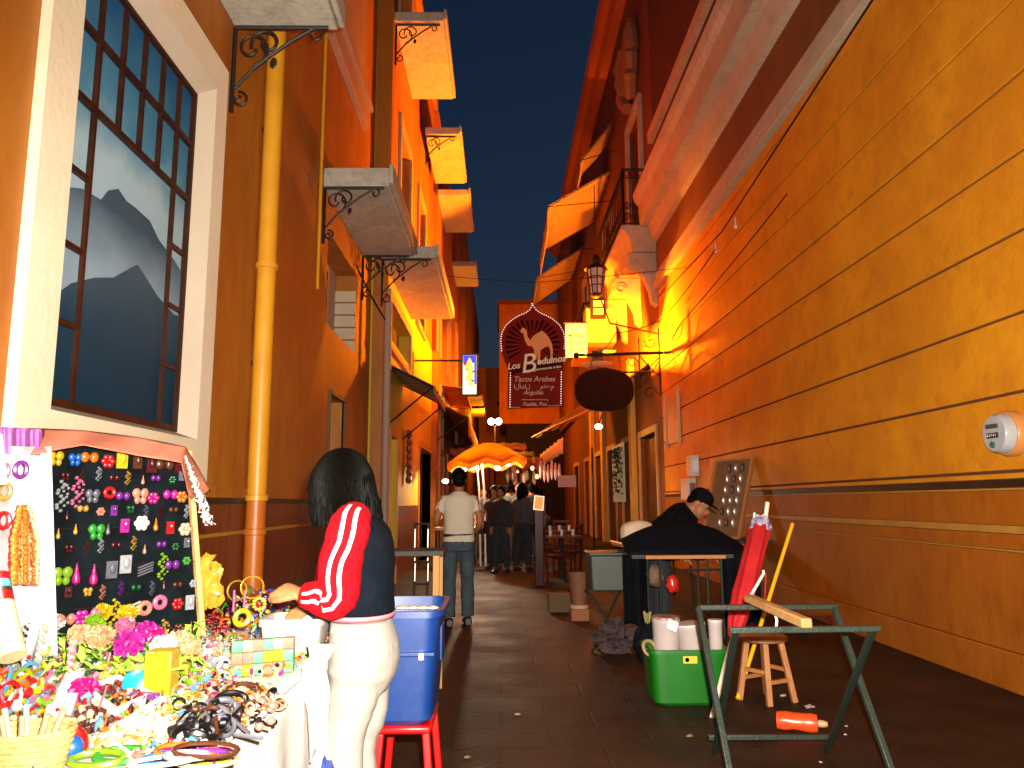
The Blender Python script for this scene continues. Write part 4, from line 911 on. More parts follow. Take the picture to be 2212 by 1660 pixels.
def standing(label, loc, face, h=1.70, shirt=None, legs=None, skin=SKIN_D, arms=((0.0,0.12),(0.0,0.12)), step=0.0, vox=0.014, hairlen=0, group=None, sleeve=0.45, build_=1.0, bag=False, fingers=True, belt=False, detail=True, cap=None):
    """upright figure; built facing +Y in local metres then turned by `face`"""
    k = h/1.70; root = T('person', label, 'person', loc, group); RZ = Matrix.Rotation(face, 3, 'Z'); L0 = Vector(loc)
    W = lambda x, y, z: L0 + RZ @ Vector((x*k*build_ if abs(x) < 0.3 else x*k, y*k, z*k))
    X = RZ @ Vector((1,0,0)); Yv = RZ @ Vector((0,1,0)); Z = Vector((0,0,1))
    b = MB()
    hips = [(s_*0.09, 0, 0.90) for s_ in (-1, 1)]; knees = [(s_*0.10, 0.02+step*s_*0.5, 0.49) for s_ in (-1, 1)]; ank = [(s_*0.105, -0.02+step*s_, 0.085) for s_ in (-1, 1)]
    sh = [(s_*0.175, -0.005, 1.385) for s_ in (-1, 1)]
    el, wr = [], []
    for i, s_ in enumerate((-1, 1)):
        up_, fo = arms[i]; el.append((s_*(0.225+0.05*up_), -0.03+0.14*up_, 1.11)); e = el[-1]
        wr.append((s_*(0.225-0.10*fo), e[1]+0.24*math.sin(fo*2.2)+0.02, 1.11-0.24*math.cos(fo*2.2)))
    b.rings([ring(W(0, y, z), X, Yv, rx*k*build_, ry*k, 16, 2.3) for z, rx, ry, y in ((0.84,0.13,0.09,0),(0.92,0.160,0.108,0),(1.02,0.142,0.098,0),(1.12,0.142,0.100,0.0),(1.24,0.160,0.112,0.005),(1.34,0.172,0.105,0),(1.40,0.150,0.082,-0.005),(1.44,0.08,0.06,-0.005))])
    b.rings([ring(W(0, y, z), X, Yv, r_*k, r_*k, 12) for z, r_, y in ((1.41,0.065,-0.01),(1.46,0.055,-0.005),(1.54,0.054,0.008))])
    hc = W(0, 0.012, 1.595); M = head_mesh(b, hc, Yv, Z, k)
    for i, s_ in enumerate((-1, 1)):
        limb(b, [W(*hips[i]), W(*knees[i]), W(*ank[i])], [0.085*k,0.054*k,0.040*k], 10)
        f0 = W(ank[i][0], ank[i][1]-0.03, 0.04); b.tube([f0, f0+Yv*0.10*k-Z*0.005, f0+Yv*0.2*k-Z*0.015], [0.042*k,0.040*k,0.024*k], 8)
        limb(b, [W(*sh[i]), W(*el[i]), W(*wr[i])], [0.050*k,0.038*k,0.026*k], 10)
        dv = (W(*wr[i])-W(*el[i])).normalized()
        if fingers: hand(b, W(*wr[i]), dv, X*s_, 0.95*k, 0.35, -s_)
        else: b.tube([W(*wr[i]), W(*wr[i])+dv*0.09*k, W(*wr[i])+dv*0.16*k], [0.03*k,0.035*k,0.018*k], 8)
    b.build('body', skin, root, remesh=vox)
    if detail: eyes(root, hc, M, k)
    # shirt
    q = MB()
    q.rings([ring(W(0, y, z)+X*0.006*noise.noise(Vector((z*9, loc[1], 0))), X, Yv, rx*k*build_, ry*k, 20, 2.3) for z, rx, ry, y in ((0.90,0.178,0.128,0),(0.93,0.176,0.126,0),(1.0,0.168,0.120,0.004),(1.1,0.166,0.118,0),(1.22,0.176,0.124,0.004),(1.33,0.190,0.118,0),(1.395,0.168,0.098,-0.005),(1.43,0.10,0.078,-0.005),(1.455,0.070,0.066,-0.003))], cap=True)
    for i, s_ in enumerate((-1, 1)):
        P = [W(sh[i][0]*0.75, sh[i][1], 1.375), W(sh[i][0], sh[i][1], sh[i][2]-0.035)]; e = W(*el[i]); w_ = W(*wr[i]); s0_ = W(*sh[i])
        if sleeve < 1: P += [s0_.lerp(e, sleeve*1.3)]; rd = [0.045*k,0.052*k,0.060*k]
        else: P += [e, w_]; rd = [0.045*k,0.052*k,0.052*k,0.042*k]
        limb(q, P, rd, 12, 0.06, i)
    q.build('shirt', shirt, root, remesh=vox)
    q = MB()
    q.rings([ring(W(0, y, z), X, Yv, rx*k*build_, ry*k, 18, 2.3) for z, rx, ry, y in ((0.80,0.168,0.118,-0.005),(0.88,0.176,0.124,-0.006),(0.96,0.165,0.116,0),(1.0,0.160,0.112,0))])
    for i, s_ in enumerate((-1, 1)):
        limb(q, [W(hips[i][0], 0, 0.86), W(*knees[i]), W(ank[i][0], ank[i][1], 0.10)], [0.098*k,0.076*k,0.070*k], 12, 0.10, i+7)
    q.build('trousers', legs, root, remesh=vox)
    if belt: MB().rings([ring(W(0,0,z), X, Yv, 0.170*k*build_, 0.120*k, 20, 2.3) for z in (0.955, 0.99)]).build('belt', BLACKST, root)
    for i, s_ in enumerate((-1, 1)):
        f0 = W(ank[i][0], ank[i][1]-0.04, 0.045); q = MB()
        q.rings([ring(f0+Yv*t*k+Z*dz*k, X, Z, a_*k, c_*k, 12, 2.6) for t, a_, c_, dz in ((-0.03,0.03,0.035,0),(0.0,0.045,0.050,0.008),(0.08,0.050,0.046,0.002),(0.17,0.052,0.034,-0.010),(0.22,0.036,0.024,-0.018))]); q.build('shoe', mat('black_shoe', (0.02,0.015,0.012), 0.4), root)
    q = MB()
    q.ell(hc+M@Vector((0,-0.022,0.032))*k, 0.086*k, 0.098*k, 0.098*k, 16, 10, M); q.ell(hc+M@Vector((0,-0.055,-0.02))*k, 0.072*k, 0.060*k, 0.075*k, 14, 8, M)
    if hairlen:
        for a_ in range(26):
            t = -math.pi*0.95+math.pi*0.9*a_/25+math.pi*0.0; d_ = Vector((math.cos(t)*0.085, math.sin(t)*0.085-0.01, 0)); q.tube([hc+M@(d_+Vector((0,0,0.04)))*k, hc+M@(d_*1.12+Vector((0,0,-0.10)))*k, hc+M@(d_*1.05+Vector((0,-0.01,-0.10-hairlen)))*k], [0.022*k,0.024*k,0.008*k], 6)
    q.build('hair', HAIR, root)
    if cap:
        q = MB(); q.ell(hc+M@Vector((0,-0.015,0.058))*k, 0.092*k, 0.104*k, 0.080*k, 16, 8, M); q.ell(hc+M@Vector((0,0.10,0.045))*k, 0.07*k, 0.07*k, 0.012*k, 12, 4, M); q.build('cap', cap, root)
    if bag:
        q = MB(); p = W(0.26, 0.0, 0.85); q.obox(p, (0.12*k, 0.3*k, 0.28*k), RZ); q.build('shoulder_bag', mat('dark_bag', (0.02,0.018,0.02), 0.6), root, bevel=0.03)
    return root

# ---- man in the beige t-shirt, seen from behind, mid alley
mf = onZ(990, 1352, 0.0)
BEIGE = mat('beige_tshirt', (0.527, 0.442, 0.34), 0.85, (0.476, 0.391, 0.2975), 5, 0.35, 12)
JEAN = mat('worn_blue_jeans', (0.0325, 0.0455, 0.0585), 0.9, (0.05525, 0.0715, 0.0845), 9, 0.3, 30, spec=0.1)
standing('man seen from behind in beige t-shirt, dark belt and blue jeans', (mf.x, mf.y, 0), R(8), 1.66, BEIGE, JEAN, arms=((0.5,0.75),(0.2,0.45)), vox=0.011, belt=True, sleeve=0.42, step=0.03)

# ---- people further down the alley
pals = [mat('dark_shirt_a', (0.008,0.008,0.012), 0.8), mat('red_shirt', (0.20,0.02,0.015), 0.8), mat('grey_shirt', (0.04,0.03,0.03), 0.8), mat('dark_green_shirt', (0.02,0.04,0.02), 0.8), mat('white_shirt', (0.3,0.24,0.2), 0.8), mat('orange_shirt', (0.4,0.10,0.02), 0.8)]
legm = [mat('dark_trousers', (0.015,0.015,0.02), 0.9), mat('dim_jeans', (0.015,0.018,0.025), 0.9)]
crowd = [(1068, 15.5, 0, 0, 'in dark shirt and dim jeans standing under the orange parasol', 1.62), (1098, 17.0, 3, 1, 'in dark green shirt right of the parasol pole', 1.70),
         (1120, 16.2, 0, 0, 'in black standing in the middle of the dark crowd', 1.72), (1140, 18.5, 2, 0, 'in grey shirt at the right of the dark crowd', 1.68),
         (1052, 20, 1, 0, 'in red shirt beyond the parasol pole', 1.6), (1085, 22, 4, 1, 'in white shirt deep in the crowd', 1.7), (1112, 23, 1, 1, 'in red shirt and jeans deep in the crowd', 1.66),
         (1135, 25, 5, 0, 'in orange shirt near the back of the crowd', 1.72), (1158, 21, 0, 1, 'in dark shirt beside the cafe menu stand', 1.7), (1100, 28, 2, 0, 'in grey farthest back in the alley', 1.7), (1060, 26, 3, 0, 'in dark green farthest left of the crowd', 1.65),
         (1172, 24, 0, 0, 'in black under the cafe valance', 1.7), (1045, 17.2, 0, 0, 'in black just right of the man in beige', 1.64), (1082, 14.6, 0, 1, 'in black and dim jeans, nearest of the crowd', 1.60),
         (1108, 19.5, 0, 0, 'in black behind the dark green shirt', 1.74), (1128, 14.9, 2, 0, 'in dark grey near the menu stand', 1.66), (1148, 16.6, 0, 0, 'in black beside the cafe valance goods', 1.7), (1075, 18.8, 1, 0, 'in dull red between two people in black', 1.63),
         (1092, 20.8, 0, 0, 'in black in the third row of the crowd', 1.72), (1122, 21.5, 0, 0, 'in black centre back of the crowd', 1.68), (1150, 27, 0, 0, 'in black far behind the grey shirt', 1.7), (1066, 30, 0, 0, 'in black under the twin globe lamp', 1.7)]
for i, (x, Y, a_, l_, lab, h) in enumerate(crowd):
    p = onY(x, 1085, Y)
    standing('distant person '+lab, (p.x, Y, 0), R(random.choice((0, 180, 20, 160, -30))), h, pals[a_], legm[l_], arms=((random.random()*0.4, random.random()*0.6), (random.random()*0.4, random.random()*0.6)), vox=0.03, fingers=False, hairlen=0.15 if i % 3 == 0 else 0, group='people in the far crowd', sleeve=1 if i % 2 else 0.45, detail=False, bag=(i % 4 == 0), step=0.06*(i % 2))

# ---- woman at the stall (facing left, leaning over the goods)
YW = 2.95
def wp(x, y, dy=0.0): return onY(x, y, YW+dy)
NAVY = mat('navy_fleece', (0.0021, 0.0036, 0.0072), 0.95, (0.0036, 0.0054, 0.0096), 10, 1.0, 12, spec=0.08)
REDF = mat('red_fleece', (0.36, 0.003, 0.008), 0.9, (0.24,0.002,0.005), 9, 1.0, 12, spec=0.08)
STRI = mat('white_stripe_cloth', (0.82,0.78,0.72), 0.8)
WJ = mat('white_jeans', (0.2886, 0.2613, 0.2262), 0.9, (0.2418, 0.2184, 0.1872), 5, 0.5, 9)
wo = T('person', 'young woman in red and navy jacket and white jeans leaning over the stall', 'person', (wp(780,1400).x, YW, 0))
Yv = Vector((0,1,0)); Xv = Vector((1,0,0)); Zv = Vector((0,0,1))
px1 = YW/1650.0
def sec(y, xl, xr, hw, dy=0.0, n=22, sq=2.2):
    a_, c_ = wp(xl, y), wp(xr, y); cx2 = (a_+c_)/2 + Vector((0, dy, 0)); return ring(cx2, Xv, Yv, (c_-a_).length/2, hw, n, sq)
# body: torso, neck, head, arms, hands, legs in one skin
b = MB()
b.rings([sec(y, l, r_, hw, dy) for y, l, r_, hw, dy in ((1440,722,856,0.165,0.02),(1390,722,852,0.165,0.02),(1340,722,842,0.140,0.01),(1300,724,838,0.130,0),(1240,722,836,0.135,0),(1180,716,834,0.150,0),(1140,720,826,0.145,0),(1112,735,805,0.09,0.0),(1095,745,785,0.055,0),(1070,740,772,0.050,0.0))])
hcw = wp(733, 1046, 0.01)
fw = Vector((-0.80, 0.22, -0.52)); Mh = head_mesh(b, hcw, fw, Vector((-0.35,0.0,0.9)), 0.98)
# near (left) arm
shn, eln, wrn = wp(757,1135,-0.145), wp(728,1292,-0.235), wp(650,1285,-0.20)
shf, elf, wrf = wp(757,1135,0.15), wp(715,1270,0.24), wp(668,1315,0.12)
for A in ((shn, eln, wrn), (shf, elf, wrf)): limb(b, A, [0.048,0.036,0.025], 12)
hand(b, wrn, wp(610,1272,-0.17)-wrn, Vector((-0.2,-0.35,1)), 0.98, 0.75, 1)
hand(b, wrf, wp(630,1330,0.02)-wrf, Vector((0,-0.4,1)), 0.92, 0.8, -1)
hipn, kneen, ankn = wp(775,1440,-0.075), wp(742,1640,-0.085), None
def floorp(x, dy): p = wp(x, 1640, dy); return Vector((p.x, p.y, 0.09))
kn1, kn2 = wp(748,1625,-0.09), wp(778,1625,0.11)
an1, an2 = Vector((kn1.x+0.005, kn1.y, 0.09)), Vector((kn2.x+0.02, kn2.y, 0.09))
limb(b, [wp(785,1440,-0.07), kn1, an1], [0.085,0.056,0.04], 12); limb(b, [wp(792,1440,0.09), kn2, an2], [0.085,0.056,0.04], 12)
for a_ in (an1, an2): b.tube([a_-Zv*0.045+Xv*0.03, a_-Zv*0.05-Xv*0.08, a_-Zv*0.06-Xv*0.17], [0.04,0.038,0.022], 8)
b.build('body', SKIN, wo, remesh=0.0065)
eyes(wo, hcw, Mh, 0.98)
# jacket torso
q = MB()
q.rings([sec(y, l, r_, hw, dy, 26) for y, l, r_, hw, dy in ((1322,711,853,0.165,0.0),(1312,709,852,0.168,0.0),(1285,713,850,0.165,0),(1250,716,850,0.163,0),(1210,712,852,0.166,0),(1175,706,850,0.172,0),(1145,706,842,0.172,0),(1122,716,824,0.145,0.0),(1104,730,802,0.10,0.0),(1092,738,790,0.075,0.0),(1082,740,784,0.066,0.0))])
q.build('jacket', NAVY, wo, remesh=0.008)
MB().rings([sec(y, l, r_, hw, 0, 26) for y, l, r_, hw in ((1331,711,850,0.160),(1321,709,853,0.170))], cap=False).build('jacket_hem', mat('pink_hem', (0.55,0.16,0.20), 0.8), wo, solid=0.006)
def sleeve(sh_, el_, wr_, name, stripes):
    q = MB(); top = sh_ + (wp(790,1105)-wp(757,1135))*0.35; mid1 = sh_.lerp(el_, 0.5)+Vector((-0.010,0,0.0))
    P = [wp(772,1112,sh_.y-YW+0.05 if sh_.y < YW else sh_.y-YW-0.05), sh_, mid1, el_+Vector((0.0,0,0.0)), el_.lerp(wr_, 0.55)+Vector((0.01,0,-0.004)), wr_+Vector((0.012,0,0))]
    sm_ = None
    Qp = limb(q, P, [0.052,0.074,0.076,0.070,0.060,0.042], 40, 0.10, 3, sm_)
    o_ = q.build(name, REDF, wo)
    if stripes:
        RRs = []
        rad = [0.052,0.074,0.076,0.070,0.060,0.042]
        for i in range(5):
            for k in range(6): RRs.append(rad[i]+(rad[i+1]-rad[i])*k/6)
        RRs.append(rad[-1]); RRs = [r*(1+0.10*noise.noise(Vector((i*0.55, 3, 0))))+0.0025 for i, r in enumerate(RRs)]
        for a0 in (-0.30, 0.22):
            st2 = MB(); vs = []; fs = []
            i0, i1 = 4, len(Qp)-2
            for i in range(i0, i1):
                t = (Qp[i+1]-Qp[i-1]).normalized(); e1 = (Vector((0.0,-1,0))-t*(-t.y)).normalized(); e2 = t.cross(e1)
                if e2.x > 0: e2 = -e2
                aa = a0 + 0.12*math.sin(i*0.5)
                for da in (-0.10, -0.05, 0.0, 0.05, 0.10): vs.append(Qp[i]+(e1*math.cos(aa+da)+e2*math.sin(aa+da))*RRs[i])
            m_ = i1-i0
            for i in range(m_-1):
                for k in range(4): fs.append((i*5+k, i*5+k+1, (i+1)*5+k+1, (i+1)*5+k))
            st2.add(vs, fs).build('sleeve_stripe', STRI, wo, solid=0.002)
    return o_
SL = sleeve(shn, eln, wrn, 'sleeve', (11, 12, 17, 18)); sleeve(shf, elf, wrf, 'sleeve', ())
# jeans
q = MB()
q.rings([sec(y, l, r_, hw, dy, 26) for y, l, r_, hw, dy in ((1490,716,838,0.150,0.01),(1455,712,856,0.172,0.012),(1420,712,863,0.178,0.012),(1390,712,861,0.176,0.01),(1360,714,852,0.166,0.01),(1342,716,846,0.155,0.005),(1336,717,845,0.153,0.005))])
limb(q, [wp(772,1450,-0.078), wp(757,1530,-0.085), kn1+Vector((-0.005,0,0)), an1+Vector((0.01,0,-0.03))], [0.102,0.086,0.064,0.076], 16, 0.12, 1)
limb(q, [wp(790,1450,0.09), wp(795,1530,0.10), kn2, an2+Vector((0.01,0,-0.03))], [0.094,0.076,0.056,0.072], 16, 0.12, 2)
q.build('jeans', WJ, wo, remesh=0.009)
q = MB()
def surf(y, l, r_, hw, ang): s_ = sec(y, l, r_, hw, 0.01, 64); return s_[int(ang*64) % 64]
MB().tube([wp(722,1352,-0.120), wp(716,1366,-0.128), wp(730,1374,-0.150), wp(745,1362,-0.158)], 0.0035, 5).build('pocket_seam', mat('seam_grey', (0.4,0.36,0.32), 0.8), wo)
for a_ in (an1, an2):
    f0 = a_ - Zv*0.045; MB().rings([ring(f0-Xv*t+Zv*dz, Yv, Zv, w2, h2, 12, 2.6) for t, w2, h2, dz in ((-0.05,0.03,0.035,0),(-0.02,0.045,0.05,0.005),(0.06,0.05,0.045,0),(0.15,0.05,0.032,-0.01),(0.2,0.035,0.022,-0.02))]).build('shoe', mat('grey_shoe', (0.3,0.3,0.3), 0.5), wo)
# hair: base volume plus many locks
q = MB()
Mi = Mh
q.ell(hcw+Vector((0.012,0,0.020)), 0.112, 0.102, 0.110, 22, 14)
q.ell(hcw+Vector((0.012,0,-0.055)), 0.100, 0.092, 0.085, 18, 12)
rh_ = random.Random(5)
crown = wp(742, 985, 0.0)
for k in range(1500):
    a_ = rh_.random()*2*math.pi; e_ = rh_.random()**0.55; rx_ = 0.110*e_
    st_ = hcw + Vector((0.012+rx_*math.cos(a_), rx_*0.9*math.sin(a_), 0.020+0.117*math.sqrt(max(0, 1-e_*e_))))
    outd = Vector((math.cos(a_), 0.9*math.sin(a_), 0)); wv_ = Vector((rh_.uniform(-1,1), rh_.uniform(-1,1), 0))*0.005
    C_ = hcw+Vector((0.012,0,0)); tw_ = rh_.uniform(-0.25, 0.25); od2 = Vector((math.cos(a_+tw_), 0.9*math.sin(a_+tw_), 0))
    mid_ = C_ + outd*(0.112+0.010*rh_.random()) + Vector((0,0,-0.02)); mA = st_.lerp(mid_, 0.5); mA = C_+(mA-C_).normalized()*0.119
    bk = max(0, outd.x); ln_ = 0.035+0.045*rh_.random()**1.6
    m2 = C_ + od2*(0.108+0.014*rh_.random()) + Vector((0.022*bk, 0, -0.068)); end = C_ + od2*(0.082+0.030*rh_.random()) + Vector((0.045*bk, 0, -0.085-ln_-0.02*bk))
    q.tube([st_, mA, mid_+wv_, m2-wv_, m2.lerp(end,0.55)+wv_*1.5, end], [0.003,0.0055,0.0055,0.005,0.004,0.001], 4)
q.build('hair', HAIR, wo)

# ---- man bent over the black-covered table at the right
YM = 6.9
def mp(x, y, dy=0.0): return onY(x, y, YM+dy)
sm_ = T('person', 'man in black bending over the black covered table at the right', 'person', (mp(1470,1200).x, YM+0.2, 0))
BLK = mat('black_jacket', (0.004,0.003,0.003), 0.9, (0.006,0.005,0.005), 6, spec=0.05)
b = MB(); hm = mp(1512, 1088); Mm = head_mesh(b, hm, Vector((0.62,-0.35,-0.55)), Vector((0.3,0,0.95)), 1.0)
hipc = Vector((mp(1430,1200).x, YM+0.25, 0.92))
limb(b, [hipc, mp(1455,1150,0.15), mp(1480,1115,0.05), hm+Vector((-0.03,0,-0.02))], [0.15,0.15,0.12,0.055], 14)
for s_ in (-1, 1):
    sh_ = mp(1470,1125,0.05+s_*0.18); e_ = mp(1440+20*s_,1190,s_*0.22-0.05); wq = mp(1500+30*s_, 1200, -0.15+0.1*s_)
    limb(b, [sh_, e_, wq], [0.05,0.04,0.028], 10); hand(b, wq, Vector((0.6,-0.4,-0.3)), Zv, 0.95, 0.5, s_)
    hp = hipc+Vector((0,s_*0.10,0)); kx = Vector((hp.x+0.02, hp.y, 0.48)); ax = Vector((hp.x-0.02, hp.y, 0.08))
    limb(b, [hp, kx, ax], [0.09,0.06,0.042], 10); b.tube([ax-Zv*0.04, ax+Vector((0.1,0,-0.045)), ax+Vector((0.19,0,-0.055))], [0.04,0.04,0.025], 8)
b.build('body', SKIN_D, sm_, remesh=0.012); eyes(sm_, hm, Mm)
q = MB(); limb(q, [hipc, mp(1452,1150,0.15), mp(1478,1118,0.05), mp(1500,1104,0.0)], [0.18,0.19,0.155,0.07], 16, 0.05)
for s_ in (-1, 1):
    sh_ = mp(1470,1125,0.05+s_*0.18); e_ = mp(1440+20*s_,1190,s_*0.22-0.05); wq = mp(1500+30*s_, 1200, -0.15+0.1*s_)
    limb(q, [mp(1474,1118,0.05), sh_, e_, wq], [0.07,0.07,0.056,0.045], 12, 0.08, s_)
q.build('jacket', BLK, sm_, remesh=0.014)
q = MB()
for s_ in (-1, 1):
    hp = hipc+Vector((0,s_*0.10,0)); limb(q, [hp, Vector((hp.x+0.02, hp.y, 0.48)), Vector((hp.x-0.02, hp.y, 0.1))], [0.12,0.085,0.075], 12, 0.06)
q.build('trousers', legm[0], sm_, remesh=0.016)
q = MB(); q.ell(hm+Mm@Vector((0,-0.028,0.036)), 0.088, 0.098, 0.090, 16, 10, Mm); q.ell(hm+Mm@Vector((0,-0.06,-0.01)), 0.074,0.06,0.07, 14, 8, Mm); q.build('hair', HAIR, sm_)
q = MB(); q.ell(hm+Mm@Vector((0,-0.012,0.064)), 0.094, 0.106, 0.075, 16, 8, Mm); q.ell(hm+Mm@Vector((0,0.10,0.05)), 0.066, 0.07, 0.010, 12, 4, Mm); q.build('cap', BLK, sm_)
for s_ in (-1, 1):
    f0 = Vector((hipc.x-0.02, hipc.y+s_*0.1, 0.05)); MB().rings([ring(f0+Xv*t+Zv*dz, Yv, Zv, w2, h2, 12, 2.6) for t, w2, h2, dz in ((-0.05,0.03,0.035,0),(0,0.045,0.05,0),(0.1,0.05,0.045,0),(0.2,0.035,0.025,-0.02))]).build('shoe', MATS['black_shoe'], sm_)

# ================================================================== RIGHT-HAND TABLE AND CLUTTER
zt = onY(1480, 1200, 6.3).z
e0 = onY(1395, 1200, 6.3); e1 = onY(1568, 1197, 6.3)
td = T('trestle_table', 'dark folding table with an orange wooden front edge at right', 'table', ((e0.x+e1.x)/2, 6.7, 0))
MB().box(e0.x, e1.x, 6.3, 6.36, zt-0.03, zt).build('front_rail', mat('orange_raw_wood', (0.42,0.16,0.04), 0.6, (0.34,0.12,0.03), 12), td, bevel=0.004)
MB().box(e0.x-0.1, e1.x+0.1, 6.37, 7.15, zt-0.03, zt).build('tabletop', mat('dark_board', (0.03,0.025,0.02), 0.7), td)
GM = mat('dark_green_metal', (0.020,0.030,0.022), 0.45, metal=0.5)
for x in (e0.x+0.02, e0.x+0.12, (e0.x+e1.x)/2+0.18, e1.x-0.03):
    MB().tube([(x, 6.34, 0), (x, 6.34, zt-0.03)], 0.011, 6).build('leg', GM, td)
for x in (e0.x+0.05, e1.x-0.03): MB().tube([(x, 7.1, 0), (x, 7.1, zt-0.03)], 0.012, 6).build('leg', GM, td)
MB().tube([(e0.x+0.3, 6.34, zt-0.12), (e1.x-0.03, 6.34, zt-0.12)], 0.010, 6).build('cross_bar', GM, td)
# black cloth heap on it
BC = mat('black_cloth', (0.003,0.003,0.005), 0.85, (0.005,0.005,0.008), 4, 0.4, 10, spec=0.06)
def drape_fn(u, v):
    x = 1352+ (1612-1352)*u; top = 1190 - 62*math.sin(math.pi*min(1, max(0, (u+0.05)*0.9)))**0.7*math.exp(-((v-0.45)/0.45)**2)
    p = onY(x, 1195, 6.45); z = zt + 0.01 + (onY(x, top, 6.6).z-zt)*max(0, math.sin(math.pi*v))**0.6
    return Vector((p.x, 6.38+0.75*v, z+0.02*noise.noise(Vector((u*6, v*5, 1)))))
q = MB().sheet(drape_fn, 40, 20)
q.sheet(lambda u, v: Vector((e1.x-0.02+0.32*u, 6.36+0.06*math.sin(u*9)+0.03*v, zt+0.05-0.62*v-0.03*math.sin(u*7))), 16, 10)
q.thing('black_cloth_heap', BC, 'mound of goods under black cloth covering the table at right', 'cloth', solid=0.008)
q = MB().sheet(lambda u, v: Vector((onY(1352,1200,6.4).x-0.02+0.20*u, 6.44+0.05*math.sin(u*8), zt-0.005-0.55*v)), 10, 10)
q.thing('hanging_black_cloth', BC, 'black cloth hanging down at the left end of the dark table', 'cloth', solid=0.006)
# grey-green crate left of it, with legs and bag under it
c0 = onY(1275, 1200, 6.9); c1 = onY(1356, 1278, 6.9)
cr = T('plastic_crate', 'dim grey green plastic crate left of the dark table', 'crate', ((c0.x+c1.x)/2, 7.1, c1.z))
CG = mat('grey_green_plastic', (0.0275, 0.0325, 0.025), 0.5, (0.035, 0.04, 0.03), 6)
MB().obox(((c0.x+c1.x)/2, 7.1, (c0.z+c1.z)/2), (c1.x-c0.x, 0.42, c0.z-c1.z), None, 0.94).build('tub', CG, cr, bevel=0.015)
MB().box(c0.x-0.012, c1.x+0.012, 6.87, 7.33, c0.z+0.001, c0.z+0.02).build('rim', CG, cr, bevel=0.004)
st_ = T('folding_stand', 'dark folding stand under the grey green crate', 'stand', ((c0.x+c1.x)/2, 7.1, 0))
for i, (a_, c_) in enumerate((((c0.x, 6.92, 0), (c1.x, 7.28, c1.z-0.01)), ((c1.x, 6.92, 0), (c0.x, 7.28, c1.z-0.01)))): MB().tube([a_, c_], 0.012, 6).build('leg', GM, st_)
# plastic bag of goods on the ground beneath
def lump(c, rx, ry, rz, seed=0, amp=0.25, n=20, m=12, f=4.0):
    q = MB().ell((0,0,0), 1, 1, 1, n, m)
    for v in q.v:
        d = 1+amp*noise.noise(Vector((v.x*f/2+seed, v.y*f/2, v.z*f/2))) + amp*0.4*noise.noise(Vector((v.x*f*1.6, v.y*f*1.6+seed, v.z*f*1.6)))
        v.x = c[0]+v.x*rx*d; v.y = c[1]+v.y*ry*d; v.z = max(c[2]+v.z*rz*d, c[2]-rz*0.92)
    return q
gb = onY(1330, 1312, 6.95)
lump((gb.x, 6.9, 0.12), 0.18, 0.12, 0.125, 2, 0.9, 28, 18, 6).thing('goods_bag', mat('cloudy_plastic_bag', (0.06,0.028,0.02), 0.85, (0.015,0.012,0.016), 22), 'cloudy plastic bag of goods on the ground under the crate', 'bag')
# tall narrow wicker bin with pale rim
wb0 = onZ(1252, 1340, 0.0); 
wbn = T('wicker_bin', 'tall narrow brown bin on a low block beside the crate', 'bin', (wb0.x, wb0.y, 0))
BW = mat('brown_wicker', (0.20,0.07,0.03), 0.7, (0.14,0.05,0.02), 14)
ys_ = wb0.y/1650
MB().lathe((wb0.x, wb0.y, 0.17), [(0.085,0.0),(0.10,0.15),(0.125,0.34),(0.115,0.34),(0.08,0.02)], 16).build('bin_body', BW, wbn)
MB().box(wb0.x-0.10, wb0.x+0.10, wb0.y-0.10, wb0.y+0.10, 0, 0.13).build('base_block', mat('orange_brick_block', (0.28,0.09,0.04), 0.8), wbn, bevel=0.01)
MB().lathe((wb0.x, wb0.y, 0.132), [(0.10,0.0),(0.105,0.02),(0.09,0.036)], 16).build('pale_ring', mat('pale_ring', (0.5,0.35,0.2), 0.5), wbn)
lb0 = onZ(1210, 1325, 0.0)
MB().obox((lb0.x, lb0.y+0.2, 0.10), (0.26, 0.3, 0.20)).thing('cardboard_box', mat('dim_cardboard', (0.11,0.06,0.025), 0.8, (0.09,0.05,0.02), 9), 'low olive cardboard box left of the narrow bin', 'box', bevel=0.006)
# bag and tray on the crate / table edge
hb = onY(1372, 1145, 6.8)
hbag = MB(); 
hbag.rings([ring(hb+Vector((t*0.13,0,t*0.03)), Yv, Zv, 0.09*s_, 0.085*s_, 14, 2.4) for t, s_ in ((-1,0.5),(-0.8,0.9),(-0.3,1.0),(0.3,0.92),(0.8,0.6),(1.1,0.25))])
hbag.thing('pale_bag', mat('pale_canvas', (0.50,0.36,0.24), 0.8, (0.42,0.28,0.18), 8), 'small pale rounded bag standing at the left end of the black heap', 'bag')
tr = onY(1345, 1178, 6.75)
MB().obox(tr, (0.20,0.12,0.012), Euler((R(-18),R(12),R(-20))).to_matrix()).thing('orange_tray', mat('bright_orange_card', (0.75,0.25,0.05), 0.5), 'bright orange flat card in front of the pale bag', 'card')
# things under the table: red and white trinket bag
for k, (x, y, m_, lab, r_) in enumerate(((1452,1262,mat('shiny_red_plastic',(0.5,0.02,0.01),0.25),'small shiny red package hanging under the dark table',0.055),(1415,1245,mat('brown_sack',(0.12,0.06,0.03),0.7),'brown sack hanging under the table left of the red package',0.07),(1400,1390,BC,'dark bag slumped beside the green tub',0.10))):
    p = onY(x, y, 6.45 if k < 2 else 5.6); lump(p, r_, r_*0.8, r_*1.3, k+3).thing('package' if k == 0 else 'sack', m_, lab, 'package' if k == 0 else 'sack')
